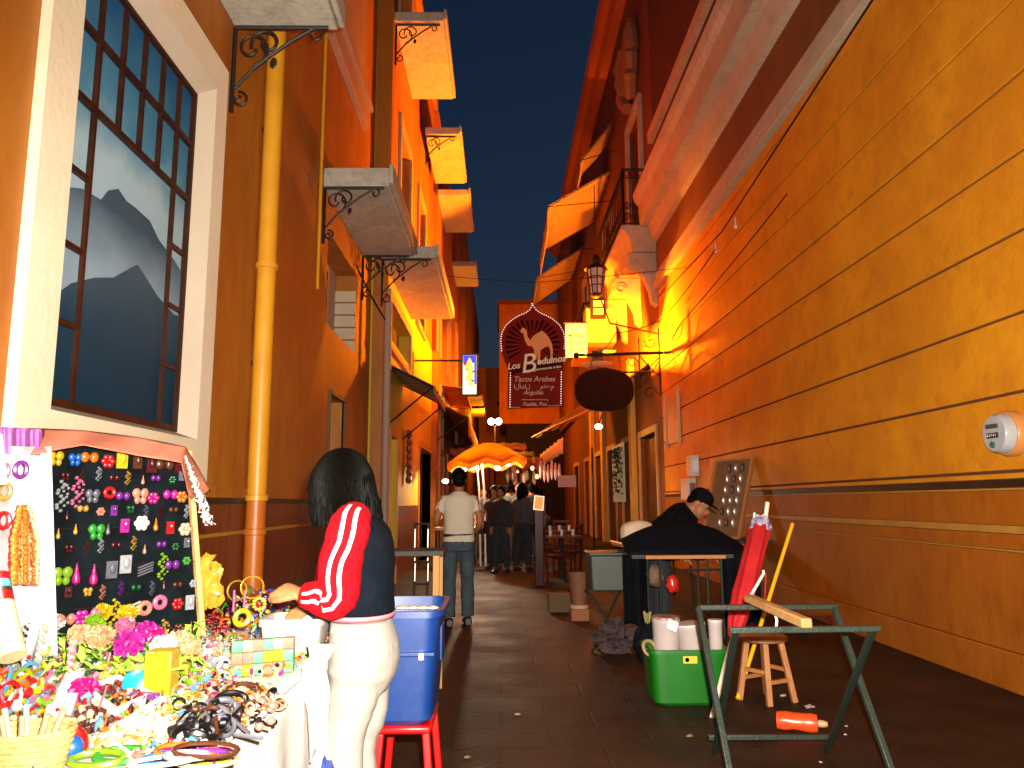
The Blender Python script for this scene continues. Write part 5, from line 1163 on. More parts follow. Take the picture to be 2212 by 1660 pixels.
# jewellery board leaning on the wall
j0 = onY(1540, 1150, 10.6); jA = [onY(1548, 998, 10.9), onY(1627, 990, 10.5), onY(1597, 1165, 10.2), onY(1520, 1160, 10.6)]
ex = T('jewellery_board', 'tall leaning wooden board of earrings with orange edge against right wall', 'display board', (jA[3]+jA[2])/2)
nn = (jA[1]-jA[0]).cross(jA[3]-jA[0]).normalized()
if nn.y > 0: nn = -nn
q = MB(); q.add(jA + [p - nn*0.05 for p in jA], [(0,1,2,3),(7,6,5,4),(0,4,5,1),(1,5,6,2),(2,6,7,3),(3,7,4,0)]); q.build('board', mat('brown_panel_board', (0.24,0.11,0.045), 0.7, (0.18,0.08,0.03), 6), ex, smooth=False)
for a_, c_ in ((0,1),(1,2),(2,3),(3,0)): MB().bar(jA[a_]+nn*0.012, jA[c_]+nn*0.012, 0.035, 0.045, nn).build('frame_rail', mat('orange_frame', (0.48,0.20,0.06), 0.6), ex)
rj = random.Random(2); jm = [mat('silver_trinket', (0.6,0.55,0.5), 0.25, metal=0.6), mat('dark_trinket', (0.05,0.03,0.03), 0.4)]
for r_ in range(6):
    for c_ in range(3):
        u = 0.42+0.18*c_; v = 0.12+0.14*r_; p = jA[0].lerp(jA[1], u).lerp(jA[3].lerp(jA[2], u), v)+nn*0.02
        MB().ell(p, 0.03, 0.012, 0.05+0.02*rj.random(), 8, 6).build('earring_pair', jm[rj.random() > 0.6], ex)
led = T('side_table', 'low dark side table behind the bending man', 'table', (jA[3].x+0.2, 10.4, 0))
tzz = min(p.z for p in jA)-0.002
MB().box(jA[3].x-0.4, jA[2].x+0.5, 9.9, 11.0, tzz-0.04, tzz).build('tabletop', MATS['dark_board'], led)
for x in (jA[3].x-0.35, jA[2].x+0.45):
    for y in (9.95, 10.95): MB().tube([(x, y, 0), (x, y, tzz-0.04)], 0.015, 6).build('leg', GM, led)

# green tub with jars
g0 = onZ(1412, 1524, 0.0); g1 = onZ(1578, 1529, 0.0)
gy = (g0.y+g1.y)/2
GP = mat('green_plastic', (0.00255, 0.1275, 0.00255), 0.45, (0.00255, 0.085, 0.0017), 4, 0.0, 50, var2=(0.0102, 0.102, 0.0051))
def open_tub(t, x0, x1, y0, y1, z0, z1, m, flare=0.05, rim=0.02, name='tub'):
    cx2, cy2 = (x0+x1)/2, (y0+y1)/2; hx, hy = (x1-x0)/2, (y1-y0)/2
    def rg(k, z, ins=0.0): return ring((cx2, cy2, z), Xv, Yv, hx+k-ins, hy+k-ins, 36, 7.0)
    MB().rings([rg(-0.02, z0), rg(0, z0+0.02), rg(flare*0.5, (z0+z1)/2), rg(flare, z1), rg(flare+rim, z1), rg(flare+rim, z1+0.025), rg(flare-0.006, z1+0.025), rg(flare-0.01, z1-0.02), rg(-0.012, z0+0.03)]).build(name, m, t)
gt = T('green_tub', 'bright green plastic tub with yellow sticker on the ground', 'tub', ((g0.x+g1.x)/2, gy+0.18, 0))
ztub = onY(1485, 1405, gy).z
open_tub(gt, g0.x+0.005, g1.x-0.005, gy, gy+0.36, 0, ztub-0.02, GP, 0.022, 0.014)
skp = onY(1490, 1425, gy-0.02)
MB().box(skp.x-0.045, skp.x+0.045, gy-0.034, gy-0.0245, skp.z-0.022, skp.z+0.022).build('sticker', mat('yellow_sticker', (0.75,0.42,0.02), 0.5), gt)
MB().lathe((skp.x-0.02, gy-0.0345, skp.z), [(0.014,0),(0.014,0.002),(0,0.002)], 12, Euler((R(90),0,0)).to_matrix()).build('sticker_mark', INK, gt)
CP = mat('cloudy_plastic_jar', (0.50,0.40,0.38), 0.3, (0.42,0.34,0.34), 8)
for k, (x0, x1, y0, y1, tl_, lab) in enumerate(((1410,1470,1338,1402,0.0,'left cloudy plastic jar packed in the green tub'),(1474,1538,1352,1402,0.10,'tilted clear plastic container, second in the green tub'),(1532,1562,1345,1402,0.0,'dim narrow container at the right inside the green tub'))):
    a_ = onY((x0+x1)/2, y1, gy+0.16); c_ = onY((x0+x1)/2, y0, gy+0.16); w2 = (onY(x1,y1,gy+0.16).x-onY(x0,y1,gy+0.16).x)/2
    jt = T('plastic_jar', lab, 'jar', (a_.x, gy+0.16, 0.03), 'containers in the green tub')
    RM = Euler((0, -tl_, 0)).to_matrix()
    MB().lathe((a_.x, gy+0.16, 0.04), [(w2*0.82,0.0),(w2*0.86,0.02),(w2*0.98,c_.z-0.06),(w2*1.02,c_.z-0.055),(w2*1.02,c_.z-0.035),(w2*0.9,c_.z-0.035)], 20, RM).build('jar_body', CP, jt)
    MB().lathe(Vector((a_.x, gy+0.16, 0.04))+RM@Vector((0,0,c_.z-0.034)), [(w2*1.04,0),(w2*1.04,0.014),(0.0,0.016)], 20, RM).build('lid', mat('pale_lid',(0.6,0.5,0.46),0.4) if k else mat('patterned_lid',(0.45,0.28,0.22),0.5,(0.10,0.05,0.04),30), jt)
pw = onY(1452, 1352, gy+0.05); MB().obox(pw, (0.07,0.012,0.065), Euler((R(-25),R(25),0)).to_matrix()).thing('price_card', mat('white_card', (0.8,0.76,0.7), 0.6), 'small white square card stuck on the left jar', 'card')
pl_ = onY(1398, 1335, gy+0.1)
q = MB(); q.sheet(lambda u, v: pl_+Vector((0.05*(u-0.5)*(1-0.5*v), 0.02*math.sin(u*5), 0.07*(0.5-v)+0.01*math.sin(u*9))), 6, 6); q.thing('wilted_leaf', mat('olive_leaf', (0.20,0.17,0.05), 0.7), 'olive crumpled leaf sticking up at the left of the green tub', 'leaf', solid=0.004)
rl = onY(1398, 1402, gy+0.1)
MB().torus((rl.x+0.02, gy+0.12, rl.z), 0.05, 0.012, Euler((R(60),0,R(30))).to_matrix(), 18, 6).thing('tape_ring', mat('tan_tape', (0.3,0.2,0.1), 0.5), 'tan ring of tape over the left rim of the green tub', 'tape ring')

# metal sawhorse frame
SG = mat('green_grey_steel', (0.030,0.042,0.030), 0.45, (0.022,0.030,0.020), 20, 0.2, 60, metal=0.3)
tres = T('folding_metal_frame', 'crossed green steel folding table frame standing open on the pavement', 'folding frame', (1.4, 3.7, 0))
TB0, TB1 = onY(1508, 1313, 4.0), onY(1810, 1311, 4.0)
TF0, TF1 = onY(1575, 1362, 3.35), onY(1902, 1358, 3.35)
BN0, BN1 = onZ(1590, 1740, 0.02), onZ(1952, 1740, 0.02)
BB0, BB1 = onY(1530, 1593, 4.15), onY(1795, 1592, 4.15)
for a_, c_ in ((TB0, TB1), (TF0, TF1), (BB0, BB1), (BN0, BN1)): MB().bar(a_, c_, 0.026, 0.026).build('cross_bar', SG, tres, bevel=0.004)
for a_, c_, dx in ((TB0, BN0, 0.0), (TB1-Vector((0.02,0,0)), BN1, 0.0)): MB().bar(a_, c_, 0.028, 0.028).build('leg', SG, tres, bevel=0.004)
for a_, c_ in ((TF0+Vector((0.028,0,0)), BB0+Vector((0.03,0,0))), (TF1-Vector((0.03,0,0)), BB1-Vector((0.03,0,0)))):
    MB().bar(a_, Vector((c_.x, c_.y, 0.02)), 0.026, 0.026).build('leg', GM, tres, bevel=0.004)
# wooden stick across it
s0_, s1_ = onY(1618, 1306, 4.02)+Vector((0,0,0.03)), onY(1745, 1366, 3.30)+Vector((0,0,0.035))
MB().bar(s0_, s1_, 0.048, 0.042).thing('wooden_batten', mat('raw_wood', (0.50,0.26,0.09), 0.6, (0.36,0.17,0.05), 9, 0.3, 30), 'raw wooden batten lying across the steel frame', 'batten', bevel=0.008)
MB().tube([s0_.lerp(s1_,0.5)+Vector((0,0,-0.02)), s0_.lerp(s1_,0.5)+Vector((0.005,0,-0.05)), s0_.lerp(s1_,0.52)+Vector((-0.005,0,-0.08))], 0.006, 5).thing('white_string', STRI, 'short white string tied under the wooden batten', 'string')

# wooden bar stool
WS = mat('honey_stool_wood', (0.42,0.17,0.05), 0.5, (0.32,0.12,0.035), 14, 0.2, 30)
sl = onZ(1650, 1525, 0.0); sto = T('wooden_stool', 'four legged wooden stool behind the steel frame', 'stool', (sl.x, sl.y+0.12, 0))
sy = sl.y+0.14; stz = onY(1650, 1372, sy).z
sxx = onY(1650, 1450, sy).x
fts = [(sxx-0.165, sy+0.02), (sxx-0.03, sy-0.17), (sxx+0.17, sy-0.07), (sxx+0.06, sy+0.15)]
for x, y in fts: MB().bar((x, y, 0), (sxx+(x-sxx)*0.62, sy+(y-sy)*0.62, stz-0.035), 0.042, 0.036).build('leg', WS, sto, bevel=0.005)
MB().lathe((sxx, sy, stz-0.035), [(0.145,0.0),(0.16,0.008),(0.16,0.03),(0.15,0.037),(0.0,0.038)], 26).build('seat', WS, sto)
for i in range(4):
    (x, y), (x2, y2) = fts[i], fts[(i+1) % 4]; zz = 0.14 if i % 2 else 0.20; kk = 1-0.38*zz/stz
    MB().bar((sxx+(x-sxx)*kk, sy+(y-sy)*kk, zz), (sxx+(x2-sxx)*kk, sy+(y2-sy)*kk, zz), 0.028, 0.024).build('rung', WS, sto, bevel=0.003)

# folded red parasol
u0, u1 = onY(1583, 1375, 5.15), onY(1643, 1140, 5.6)
um = T('closed_parasol', 'closed red parasol leaning up behind the steel frame', 'parasol', (u0.x, u0.y, 0))
RC = mat('red_canvas', (0.52,0.012,0.016), 0.55, (0.40,0.010,0.012), 6, 0.3, 14)
ax_ = (u1-u0).normalized(); pb = u0 - ax_*(u0.z/ax_.z)
q = MB(); nseg = 16; side = ax_.cross(Yv).normalized(); oth = ax_.cross(side)
rgs = []
for t, r_ in ((0.0,0.030),(0.12,0.055),(0.35,0.066),(0.7,0.062),(0.95,0.066),(1.0,0.055)):
    c_ = u0.lerp(u1, t); rgs.append([c_+(side*math.cos(a_)+oth*math.sin(a_))*r_*(1+0.16*math.cos(a_*6+t*3)) for a_ in [2*math.pi*k/36 for k in range(36)]])
q.rings(rgs); q.build('canopy', RC, um)
MB().tube([pb, u0.lerp(u1, 1.12)], 0.016, 8).build('pole', mat('white_pole', (0.75,0.66,0.56), 0.4), um)
MB().tube([onY(1652,1130,5.62), onY(1658,1086,5.66)], 0.016, 8).build('pole_end', MATS['white_pole'], um)
MB().tube([onY(1628,1130,5.62), onY(1630,1108,5.62)], 0.009, 8).build('rib_end', MATS['white_pole'], um)
lump(u1+ax_*0.02, 0.075, 0.06, 0.07, 9, 0.35).build('tied_cloth', mat('purple_white_cloth', (0.55,0.52,0.58), 0.6, (0.10,0.04,0.25), 22), um)
MB().tube([onY(1648,1232,5.25), onY(1650,1238,5.25), onY(1620,1290,5.2)], 0.010, 6).build('strap', STRI, um)
# red cord/strap
MB().tube([onY(1655,1240,5.3), onY(1652,1290,5.3), onY(1660,1335,5.3)], 0.004, 5).build('red_cord', RC, um)
# yellow stick
y0_, y1_ = onY(1712, 1132, 5.9), onY(1610, 1460, 5.35)
y1_ = Vector(y1_)
dd = (y1_-y0_); tt = -y0_.z/dd.z
MB().tube([y0_, y0_+dd*tt+Vector((0,0,0.01))], 0.014, 8).thing('yellow_stick', mat('yellow_paint', (0.80,0.42,0.01), 0.4), 'thin yellow broom handle leaning beside the red parasol', 'stick')
# orange bottle and litter
ob = onZ(1722, 1560, 0.05)
bo_ = T('orange_bottle', 'crumpled orange red plastic bottle lying on the ground', 'bottle', (ob.x, ob.y, 0))
OM = mat('orange_red_plastic', (0.85,0.07,0.012), 0.3, (0.7,0.05,0.01), 12)
RB = Euler((0, R(90), R(-22))).to_matrix() @ Matrix.Identity(3)
pr_ = [(0.0,-0.115),(0.045,-0.11),(0.052,-0.06),(0.046,-0.02),(0.050,0.04),(0.053,0.08),(0.046,0.108),(0.0,0.112)]
q = MB().lathe((ob.x, ob.y, 0.052), pr_, 18, RB)
for v in q.v: v += Vector((0,0,0.006*noise.noise(v*22)))
q.build('bottle_body', OM, bo_)
MB().lathe(Vector((ob.x, ob.y, 0.052))+RB@Vector((0,0,0.112)), [(0.02,0),(0.02,0.03),(0.012,0.05),(0,0.05)], 12, RB).build('neck', mat('tan_neck', (0.4,0.25,0.12), 0.5), bo_)
lit = [(1692,1505,'white_scrap',(0.6,0.56,0.5),0.022,'pale paper scrap on the ground by the stool leg'),(1748,1530,'pale_pink_scrap',(0.6,0.38,0.34),0.032,'crumpled pale pink paper behind the orange bottle'),(1818,1552,'glass_scrap',(0.6,0.65,0.62),0.012,'first shiny scrap right of the orange bottle'),(1828,1570,'foil_scrap',(0.7,0.7,0.7),0.010,'second shiny scrap, just right of and below the first'),(1826,1588,'foil_scrap',(0.7,0.7,0.7),0.010,'shiny scrap nearest the camera below the bottle'),(1773,1648,'white_scrap',(0.6,0.56,0.5),0.010,'tiny white scrap in front of the steel frame'),(1490,1592,'straw_scrap',(0.35,0.25,0.10),0.020,'straw coloured scrap in front of the green tub'),(1118,1545,'pale_pink_scrap',(0.6,0.38,0.34),0.018,'thin pale scrap lying alone mid alley'),(1010,1638,'straw_scrap',(0.35,0.25,0.10),0.018,'small tan scrap near the red stool leg')]
for k, (x, y, mn, c_, r_, lab) in enumerate(lit):
    p = onZ(x, y, 0.0); lump((p.x, p.y, r_*0.3), r_*0.9, r_*0.6, r_*0.32, k, 0.9, 12, 8).thing('litter', mat(mn, tuple(0.5*q_ for q_ in c_), 0.6), lab, 'litter', 'litter on the ground')

# cafe tables and chairs (right middle)
CRED = mat('dark_red_chair', (0.05, 0.006, 0.004), 0.3, spec=0.1)
def cafe_chair():
    t = T('cafe_chair', 'dark red cafe chair', 'chair', (0,0,0), 'chairs outside the cafe')
    MB().box(-0.21,0.21,-0.21,0.21,0.43,0.46).build('seat', CRED, t, bevel=0.01)
    for x in (-0.19, 0.19):
        MB().bar((x,-0.19,0), (x,-0.19,0.43), 0.03).build('leg', CRED, t); MB().bar((x,0.19,0), (x,0.24,0.92), 0.03).build('leg', CRED, t)
    for z in (0.62, 0.74, 0.87): MB().bar((-0.18,0.215+z*0.02,z), (0.18,0.215+z*0.02,z), 0.02, 0.06).build('back_slat', CRED, t)
    return t
ch0 = cafe_chair(); ch0.location = (onY(1200,1085,12.6).x, 12.6, 0); ch0.rotation_euler = (0,0,R(100)); ch0['label'] = 'dark red cafe chair nearest the alley, turned sideways'
for i, (x, Y, rz, lab) in enumerate(((1222, 13.6, -80, 'dark red cafe chair on the wall side of the nearest cafe table'), (1185, 15.0, 90, 'dark red cafe chair beyond the menu stand'), (1230, 15.6, -100, 'dark red cafe chair by the yellow pilaster'), (1215, 17.6, 170, 'dark red cafe chair farthest from the camera'))):
    dup(ch0, (onY(x,1085,Y).x, Y, 0), R(rz), lab)
for i, (x, Y, lab) in enumerate(((1212, 13.1, 'nearest dark red square cafe table with glinting glassware'), (1208, 15.4, 'second dark red cafe table behind the nearest one'))):
    p = onY(x, 1085, Y); t = T('cafe_table', lab, 'table', (p.x, Y, 0), 'tables outside the cafe')
    MB().box(p.x-0.35, p.x+0.35, Y-0.35, Y+0.35, 0.71, 0.74).build('tabletop', CRED, t, bevel=0.006)
    MB().tube([(p.x, Y, 0.02), (p.x, Y, 0.71)], 0.03, 8).build('leg', IRON, t); MB().box(p.x-0.22, p.x+0.22, Y-0.22, Y+0.22, 0, 0.02).build('foot', IRON, t)
    for k in range(3):
        gx, gyy = p.x-0.2+0.2*k, Y-0.15+0.12*k
        MB().lathe((gx, gyy, 0.742), [(0.025,0),(0.03,0.10),(0.026,0.10),(0.02,0.01)], 10).thing('drinking_glass', mat('bright_glass', (0.8,0.8,0.8), 0.1, metal=0.4), ['left','middle','right'][k]+' glass on the '+('nearest' if i == 0 else 'second')+' cafe table', 'glass', 'glasses on the cafe tables')
mn0 = onY(1164, 1087, 12.2)
ms = T('menu_stand', 'lit orange menu card on a dark red stand beside the cafe', 'menu stand', (mn0.x, 12.2, 0))
MB().obox(mn0, (0.13,0.012,0.20), Euler((R(-12),R(6),0)).to_matrix()).build('menu_card', mat('lit_menu', (0.9,0.4,0.1), 0.5, emit=(1,0.25,0.04), es=0.8), ms)
MB().obox(mn0+Vector((0,0.012,0)), (0.16,0.008,0.23), Euler((R(-12),R(6),0)).to_matrix()).build('menu_rim', mat('lit_rim', (1,0.9,0.8), 0.5, emit=(1,0.8,0.6), es=0.8), ms)
MB().box(mn0.x-0.07, mn0.x+0.07, 12.22, 12.34, 0, mn0.z-0.11).build('post', CRED, ms, bevel=0.01)
pk = onY(1225, 1040, 14.6)
MB().box(pk.x-0.17, pk.x+0.17, 14.6, 14.62, pk.z-0.11, pk.z+0.11).thing('pink_sign', mat('dusty_pink_card', (0.55,0.22,0.18), 0.6), 'dusty pink notice card hanging in front of the cafe', 'sign')
# hanging goods under the valance: each rope of beads
for k in range(6):
    p = onY(1168+k*8, 1015+4*(k % 3), 16.5+k*0.2)
    MB().ell(p, 0.035, 0.03, 0.20+0.03*(k % 2), 8, 8).thing('hanging_bag', mat('red_white_goods', (0.5,0.10,0.06), 0.4, (0.8,0.7,0.6), 30), ['first','second','third','fourth','fifth','sixth'][k]+' red and white bundle from left hanging under the cafe valance', 'bundle', 'bundles hanging under the cafe valance')

for k, (x, y, Y, wd, dp, c_, lab) in enumerate(((1112, 985, 24, 1.3, 1.6, (0.05,0.02,0.01), 'low dark stall canopy over the crowd, right of the orange parasol'), (1140, 1000, 21, 0.9, 1.4, (0.30,0.05,0.02), 'low red stall canopy beside the cafe valance'), (1015, 968, 21, 1.1, 2.0, (0.20,0.06,0.02), 'low brown stall canopy behind the man in beige'), (1088, 962, 30, 1.8, 2.0, (0.35,0.12,0.03), 'farthest low stall canopy under the twin globe lamp'))):
    p = onY(x, y, Y); cp_ = T('stall_canopy', lab, 'canopy', (p.x, Y, 0), 'low stall canopies far down the alley'); cmx = mat('canopy_%d' % k, c_, 0.8, tuple(q_*0.6 for q_ in c_), 4)
    MB().sheet(lambda u, v: Vector((p.x+wd*(u-0.5), Y+dp*v, p.z+0.25*v-0.05*math.sin(u*12)**2)), 12, 6).build('canvas', cmx, cp_, solid=0.01)
    MB().sheet(lambda u, v: Vector((p.x+wd*(u-0.5), Y-0.01, p.z-0.2*v*(1-0.3*math.sin(u*40)**2)-0.05*math.sin(u*12)**2)), 30, 3).build('valance', cmx, cp_, solid=0.008)
    for sx in (-1, 1): MB().tube([(p.x+sx*wd*0.48, Y+0.05, 0), (p.x+sx*wd*0.48, Y+0.05, p.z)], 0.02, 6).build('pole', IRON, cp_)
WSM = mat('small_warm_bulb', (1,0.8,0.5), 0.4, emit=(1.0,0.62,0.22), es=3.5)
for k, (x, y, Y) in enumerate(((1128,1003,20.5),(1150,1012,19.0),(1104,992,23.5),(1010,985,20.8),(990,1000,19.5),(1093,975,29.5),(1160,1030,18.0),(1118,1018,22.0))):
    p = onY(x, y, Y); bb_ = T('hanging_bulb', f'small warm bulb hanging far down the alley, {ordn[k]} of the scattered ones', 'lamp', p, 'warm bulbs down the alley')
    MB().ell(p, 0.045, 0.045, 0.055, 10, 8).build('bulb_glass', WSM, bb_); MB().tube([p+Vector((0,0,0.05)), p+Vector((0,0,0.35))], 0.006, 5).build('flex', IRON, bb_)
rq = random.Random(21)
for k in range(26):
    x = 1095+rq.random()*75; Y = 17+rq.random()*8; p = onY(x, 1000+rq.random()*35, Y); c_ = [(0.4,0.06,0.02),(0.05,0.02,0.02),(0.5,0.35,0.2),(0.10,0.08,0.02)][k % 4]
    MB().ell(p, 0.05, 0.04, 0.10+0.10*rq.random(), 8, 6).thing('hanging_item', mat('hung_%d' % (k % 4), c_, 0.6, tuple(q_*0.4 for q_ in c_), 25), f'{["red","black","tan","olive"][k % 4]} item hanging above the crowd, {ordn[k//4]} of that colour', 'hanging goods', 'items hanging above the crowd')
# parasol over far stall
pu = onY(1052, 968, 16.2)
pa = T('orange_parasol', 'open orange and yellow parasol over a lit stall down the alley', 'parasol', (pu.x, 16.2, 0))
OU = mat('orange_yellow_canvas', (0.85,0.42,0.03), 0.7, (0.8,0.25,0.02), 2)
translucent(OU, 0.55); q = MB(); rgs = []
wpar = (onY(1137,990,16.2).x-onY(968,990,16.2).x)/2; zr = onY(1052,1000,16.2).z; zc = onY(1052,958,16.2).z
for t in (0.02,0.3,0.6,0.85,1.0):
    rgs.append([Vector((pu.x+wpar*t*math.cos(a_)*(1+0.0*t), 16.2+1.1*t*math.sin(a_), zc-(zc-zr)*(t**1.8)+0.06*t*math.cos(a_*8)*(t>0.9)+0.05*math.cos(a_)*t)) for a_ in [2*math.pi*k/32 for k in range(32)]])
q.rings(rgs, cap=False); q.build('canopy', OU, pa, solid=0.012)
q = MB(); q.rings([[v.copy() for v in rgs[-1]], [v-Vector((0,0,0.10)) for v in rgs[-1]]], cap=False); q.build('valance', OU, pa, solid=0.01)
for xx in (1030, 1041): 
    t_, b_2 = onY(xx, 1003, 16.2), onY(xx+5, 1062, 16.2); MB().tube([t_, (b_2.x, 16.2, b_2.z), (b_2.x+0.03, 16.2, 0)], 0.02, 8).build('pole', mat('white_lit_pole', (0.85,0.85,0.85), 0.3), pa)
tb = T('stall_bulbs', 'bare white bulbs hung under the orange parasol', 'lamp', (pu.x, 16.3, zr-0.1))
for xx, yy in ((1000,1016),(1075,1012),(962,1040),(1020,1010),(1095,1003)):
    p = onY(xx, yy, 16.4); MB().ell(p, 0.07, 0.05, 0.05, 10, 8).build('bulb', HOTW, tb)
lamp('parasol_light', (pu.x-0.1, 16.2, zr+0.02), 260, (1.0,0.85,0.6), 0.1)
# lit stall goods behind the man, left
fs = T('far_stall', 'brightly lit market stall behind the man at left', 'stall', (onY(965,1060,15.8).x, 15.8, 0))
f0 = onY(950,1055,15.8); MB().box(f0.x-0.1, f0.x+0.75, 15.6, 16.4, 0.75, 0.80).build('stall_top', mat('pale_cloth', (0.75,0.65,0.4), 0.8), fs)
for x in (f0.x-0.05, f0.x+0.7):
    for y in (15.65, 16.35): MB().tube([(x, y, 0), (x, y, 0.75)], 0.02, 6).build('leg', IRON, fs)
rf = random.Random(9)
for k in range(12):
    x = f0.x+0.06*k; z = 0.80; hgt = 0.1+rf.random()*0.3
    MB().box(x, x+0.045, 15.8, 15.9, z+0.001, z+hgt).thing('boxed_good', mat('good_%d' % (k % 4), ((0.8,0.7,0.2),(0.7,0.2,0.05),(0.8,0.8,0.7),(0.3,0.4,0.1))[k % 4], 0.6), f'small upright packet, {ordn[k] if k < 9 else ["tenth","eleventh","twelfth"][k-9]} from left on the far lit stall', 'packet', 'packets standing on the far lit stall', bevel=0.004)

# clothes and things on the left walls
for k, (x, y0, y1, c_, lab) in enumerate(((888, 930, 1045, (0.04,0.01,0.01), 'dark hanging string of masks on the yellow wall by the door'), (950, 940, 1010, (0.10,0.02,0.02), 'dark red garment hanging on the left beyond the doorway'), (975, 935, 1000, (0.05,0.02,0.02), 'dark garment hanging under the farthest low awning'))):
    X_ = XB+0.12; p = onX(x, y0, X_); p2_ = onX(x, y1, X_); q = MB()
    n2 = 7
    for i in range(n2): zz = p.z+(p2_.z-p.z)*(i+0.5)/n2; q.ell((X_-0.03, p.y+0.05*(i % 2), zz), 0.06, 0.16, (p.z-p2_.z)/n2*0.6, 8, 6)
    q.thing('hanging_goods', mat('hang_%d' % k, c_, 0.5, (0.3,0.12,0.06), 20), lab, 'hanging goods')

# striped-light hand truck behind the tub, and small dark table
h0 = onY(893, 1290, 6.0)
ht = T('hand_truck', 'upright dark hand truck with two white reflective strips behind blue tub', 'hand truck', (onY(910,1290,6.0).x, 6.0, 0))
for xx in (897, 925):
    t_ = onY(xx, 1130, 6.0); b_2 = onY(xx-3, 1300, 6.0); MB().tube([t_, (b_2.x, 6.0, 0.05)], 0.010, 6).build('rail', IRON, ht)
    for ya, yb in ((1143,1187),(1193,1212),(1217,1256)):
        a_ = onY(xx, ya, 5.985); c_ = onY(xx-1, yb, 5.985); MB().bar(a_, c_, 0.008, 0.008).build('reflective_strip', mat('reflective_strip', (0.9,0.9,0.86), 0.3, emit=(0.9,0.9,0.8), es=0.0), ht)
for yy in (1132, 1190, 1214, 1262): a_ = onY(894, yy, 6.0); c_ = onY(928, yy, 6.0); MB().tube([a_, c_], 0.010, 6).build('cross_bar', IRON, ht)
MB().box(h0.x-0.03, h0.x+0.17, 5.85, 6.12, 0.02, 0.04).build('toe_plate', IRON, ht)
for s_ in (0, 1): MB().torus((h0.x+0.16*s_, 6.15, 0.08), 0.06, 0.02, Euler((0,R(90),0)).to_matrix(), 16, 6).build('wheel', IRON, ht)
tb0 = onY(850, 1190, 5.4); tb1 = onY(958, 1190, 5.4)
sd = T('low_bench', 'dark bench with orange undershelf behind the blue tub', 'bench', ((tb0.x+tb1.x)/2, 5.5, 0))
MB().box(tb0.x-0.25, tb0.x+0.35, 5.3, 5.75, tb0.z-0.03, tb0.z).build('top', MATS['dark_board'], sd)
for x in (tb0.x-0.2, tb0.x+0.3): MB().bar((x, 5.35, 0), (x, 5.35, tb0.z-0.03), 0.04).build('leg', mat('orange_leg', (0.4,0.18,0.03), 0.6), sd); MB().bar((x, 5.7, 0), (x, 5.7, tb0.z-0.03), 0.04).build('leg', MATS['orange_leg'], sd)
MB().box(tb0.x-0.2, tb0.x+0.3, 5.38, 5.68, 0.38, 0.41).build('shelf', MATS['orange_leg'], sd)
tk = onY(905, 1302, 3.6)

# blue tub on red stool
BP = mat('blue_plastic', (0.0024, 0.0256, 0.144), 0.4, (0.0016, 0.0192, 0.104), 3.5, 0.0, 50, var2=(0.0096, 0.036, 0.152))
q0 = onY(800, 1572, 3.15); q1 = onY(938, 1578, 3.15)
zt2 = onY(880, 1318, 3.15).z; zb2 = onY(880, 1573, 3.15).z
btb = T('blue_tub', 'blue plastic storage tub standing on the red stool', 'tub', ((q0.x+q1.x)/2, 3.4, zb2))
x0_, x1_ = onY(790, 1500, 3.15).x, onY(932, 1500, 3.15).x
open_tub(btb, x0_-0.05, x1_, 3.17, 3.62, zb2, zt2-0.03, BP, 0.028, 0.016)
MB().box(x0_+0.02, x1_+0.012, 3.135, 3.166, (zb2+zt2)/2+0.045, (zb2+zt2)/2+0.062).build('moulded_rib', BP, btb, bevel=0.004)
MB().box(x1_-0.05, x1_-0.03, 3.12, 3.15, (zb2+zt2)/2+0.035, (zb2+zt2)/2+0.06).build('latch', mat('white_latch', (0.85,0.85,0.85), 0.3), btb, bevel=0.003)
MB().box(x1_+0.018, x1_+0.030, 3.3, 3.42, zb2+0.22, zb2+0.36).build('handle', BP, btb, bevel=0.005)
RP = mat('red_plastic', (0.42,0.002,0.002), 0.35, (0.36,0.002,0.002), 6)
rs = T('red_stool', 'red plastic stool under the blue tub', 'stool', ((q0.x+q1.x)/2, 3.4, 0))
rx0, rx1 = onY(806, 1590, 3.15).x, onY(930, 1590, 3.15).x
MB().box(rx0, rx1, 3.18, 3.58, zb2-0.035, zb2-0.002).build('seat', RP, rs, bevel=0.012)
for x, sx in ((rx0+0.022, -1), (rx1-0.022, 1)):
    for y, sy_ in ((3.20, -1), (3.56, 1)): MB().bar((x, y, zb2-0.03), (x+sx*0.035, y+sy_*0.03, 0), 0.044, 0.030).build('leg', RP, rs, bevel=0.006)
MB().box(rx0+0.01, rx1-0.01, 3.172, 3.19, 0.18, 0.205).build('rung', RP, rs)
# items on a dark cloth behind the tub rim
for k in range(4):
    p = onY(868+22*k, 1308, 3.62); MB().ell(p+Vector((0,0,-0.01)), 0.03, 0.02, 0.010, 8, 5).thing('wrapped_sweet', mat('sweet_brown', (0.3,0.2,0.12), 0.3, (0.7,0.6,0.5), 40), ['first','second','third','fourth'][k]+' wrapped packet from left along the back rim of the blue tub', 'packet', 'packets on the back rim of the blue tub')
# blue plastic bag on the ground under the stall
bb = onZ(650, 1720, 0.2)
lump((onY(648,1640,2.75).x, 2.78, 0.22), 0.14, 0.15, 0.24, 4, 0.35, 28, 18, 5).thing('blue_plastic_bag', mat('dark_blue_plastic_bag', (0.006,0.02,0.22), 0.22, (0.02,0.06,0.35), 6, 0.5, 8), 'crumpled dark blue plastic bag under the white tablecloth', 'bag')

exec_stall = True
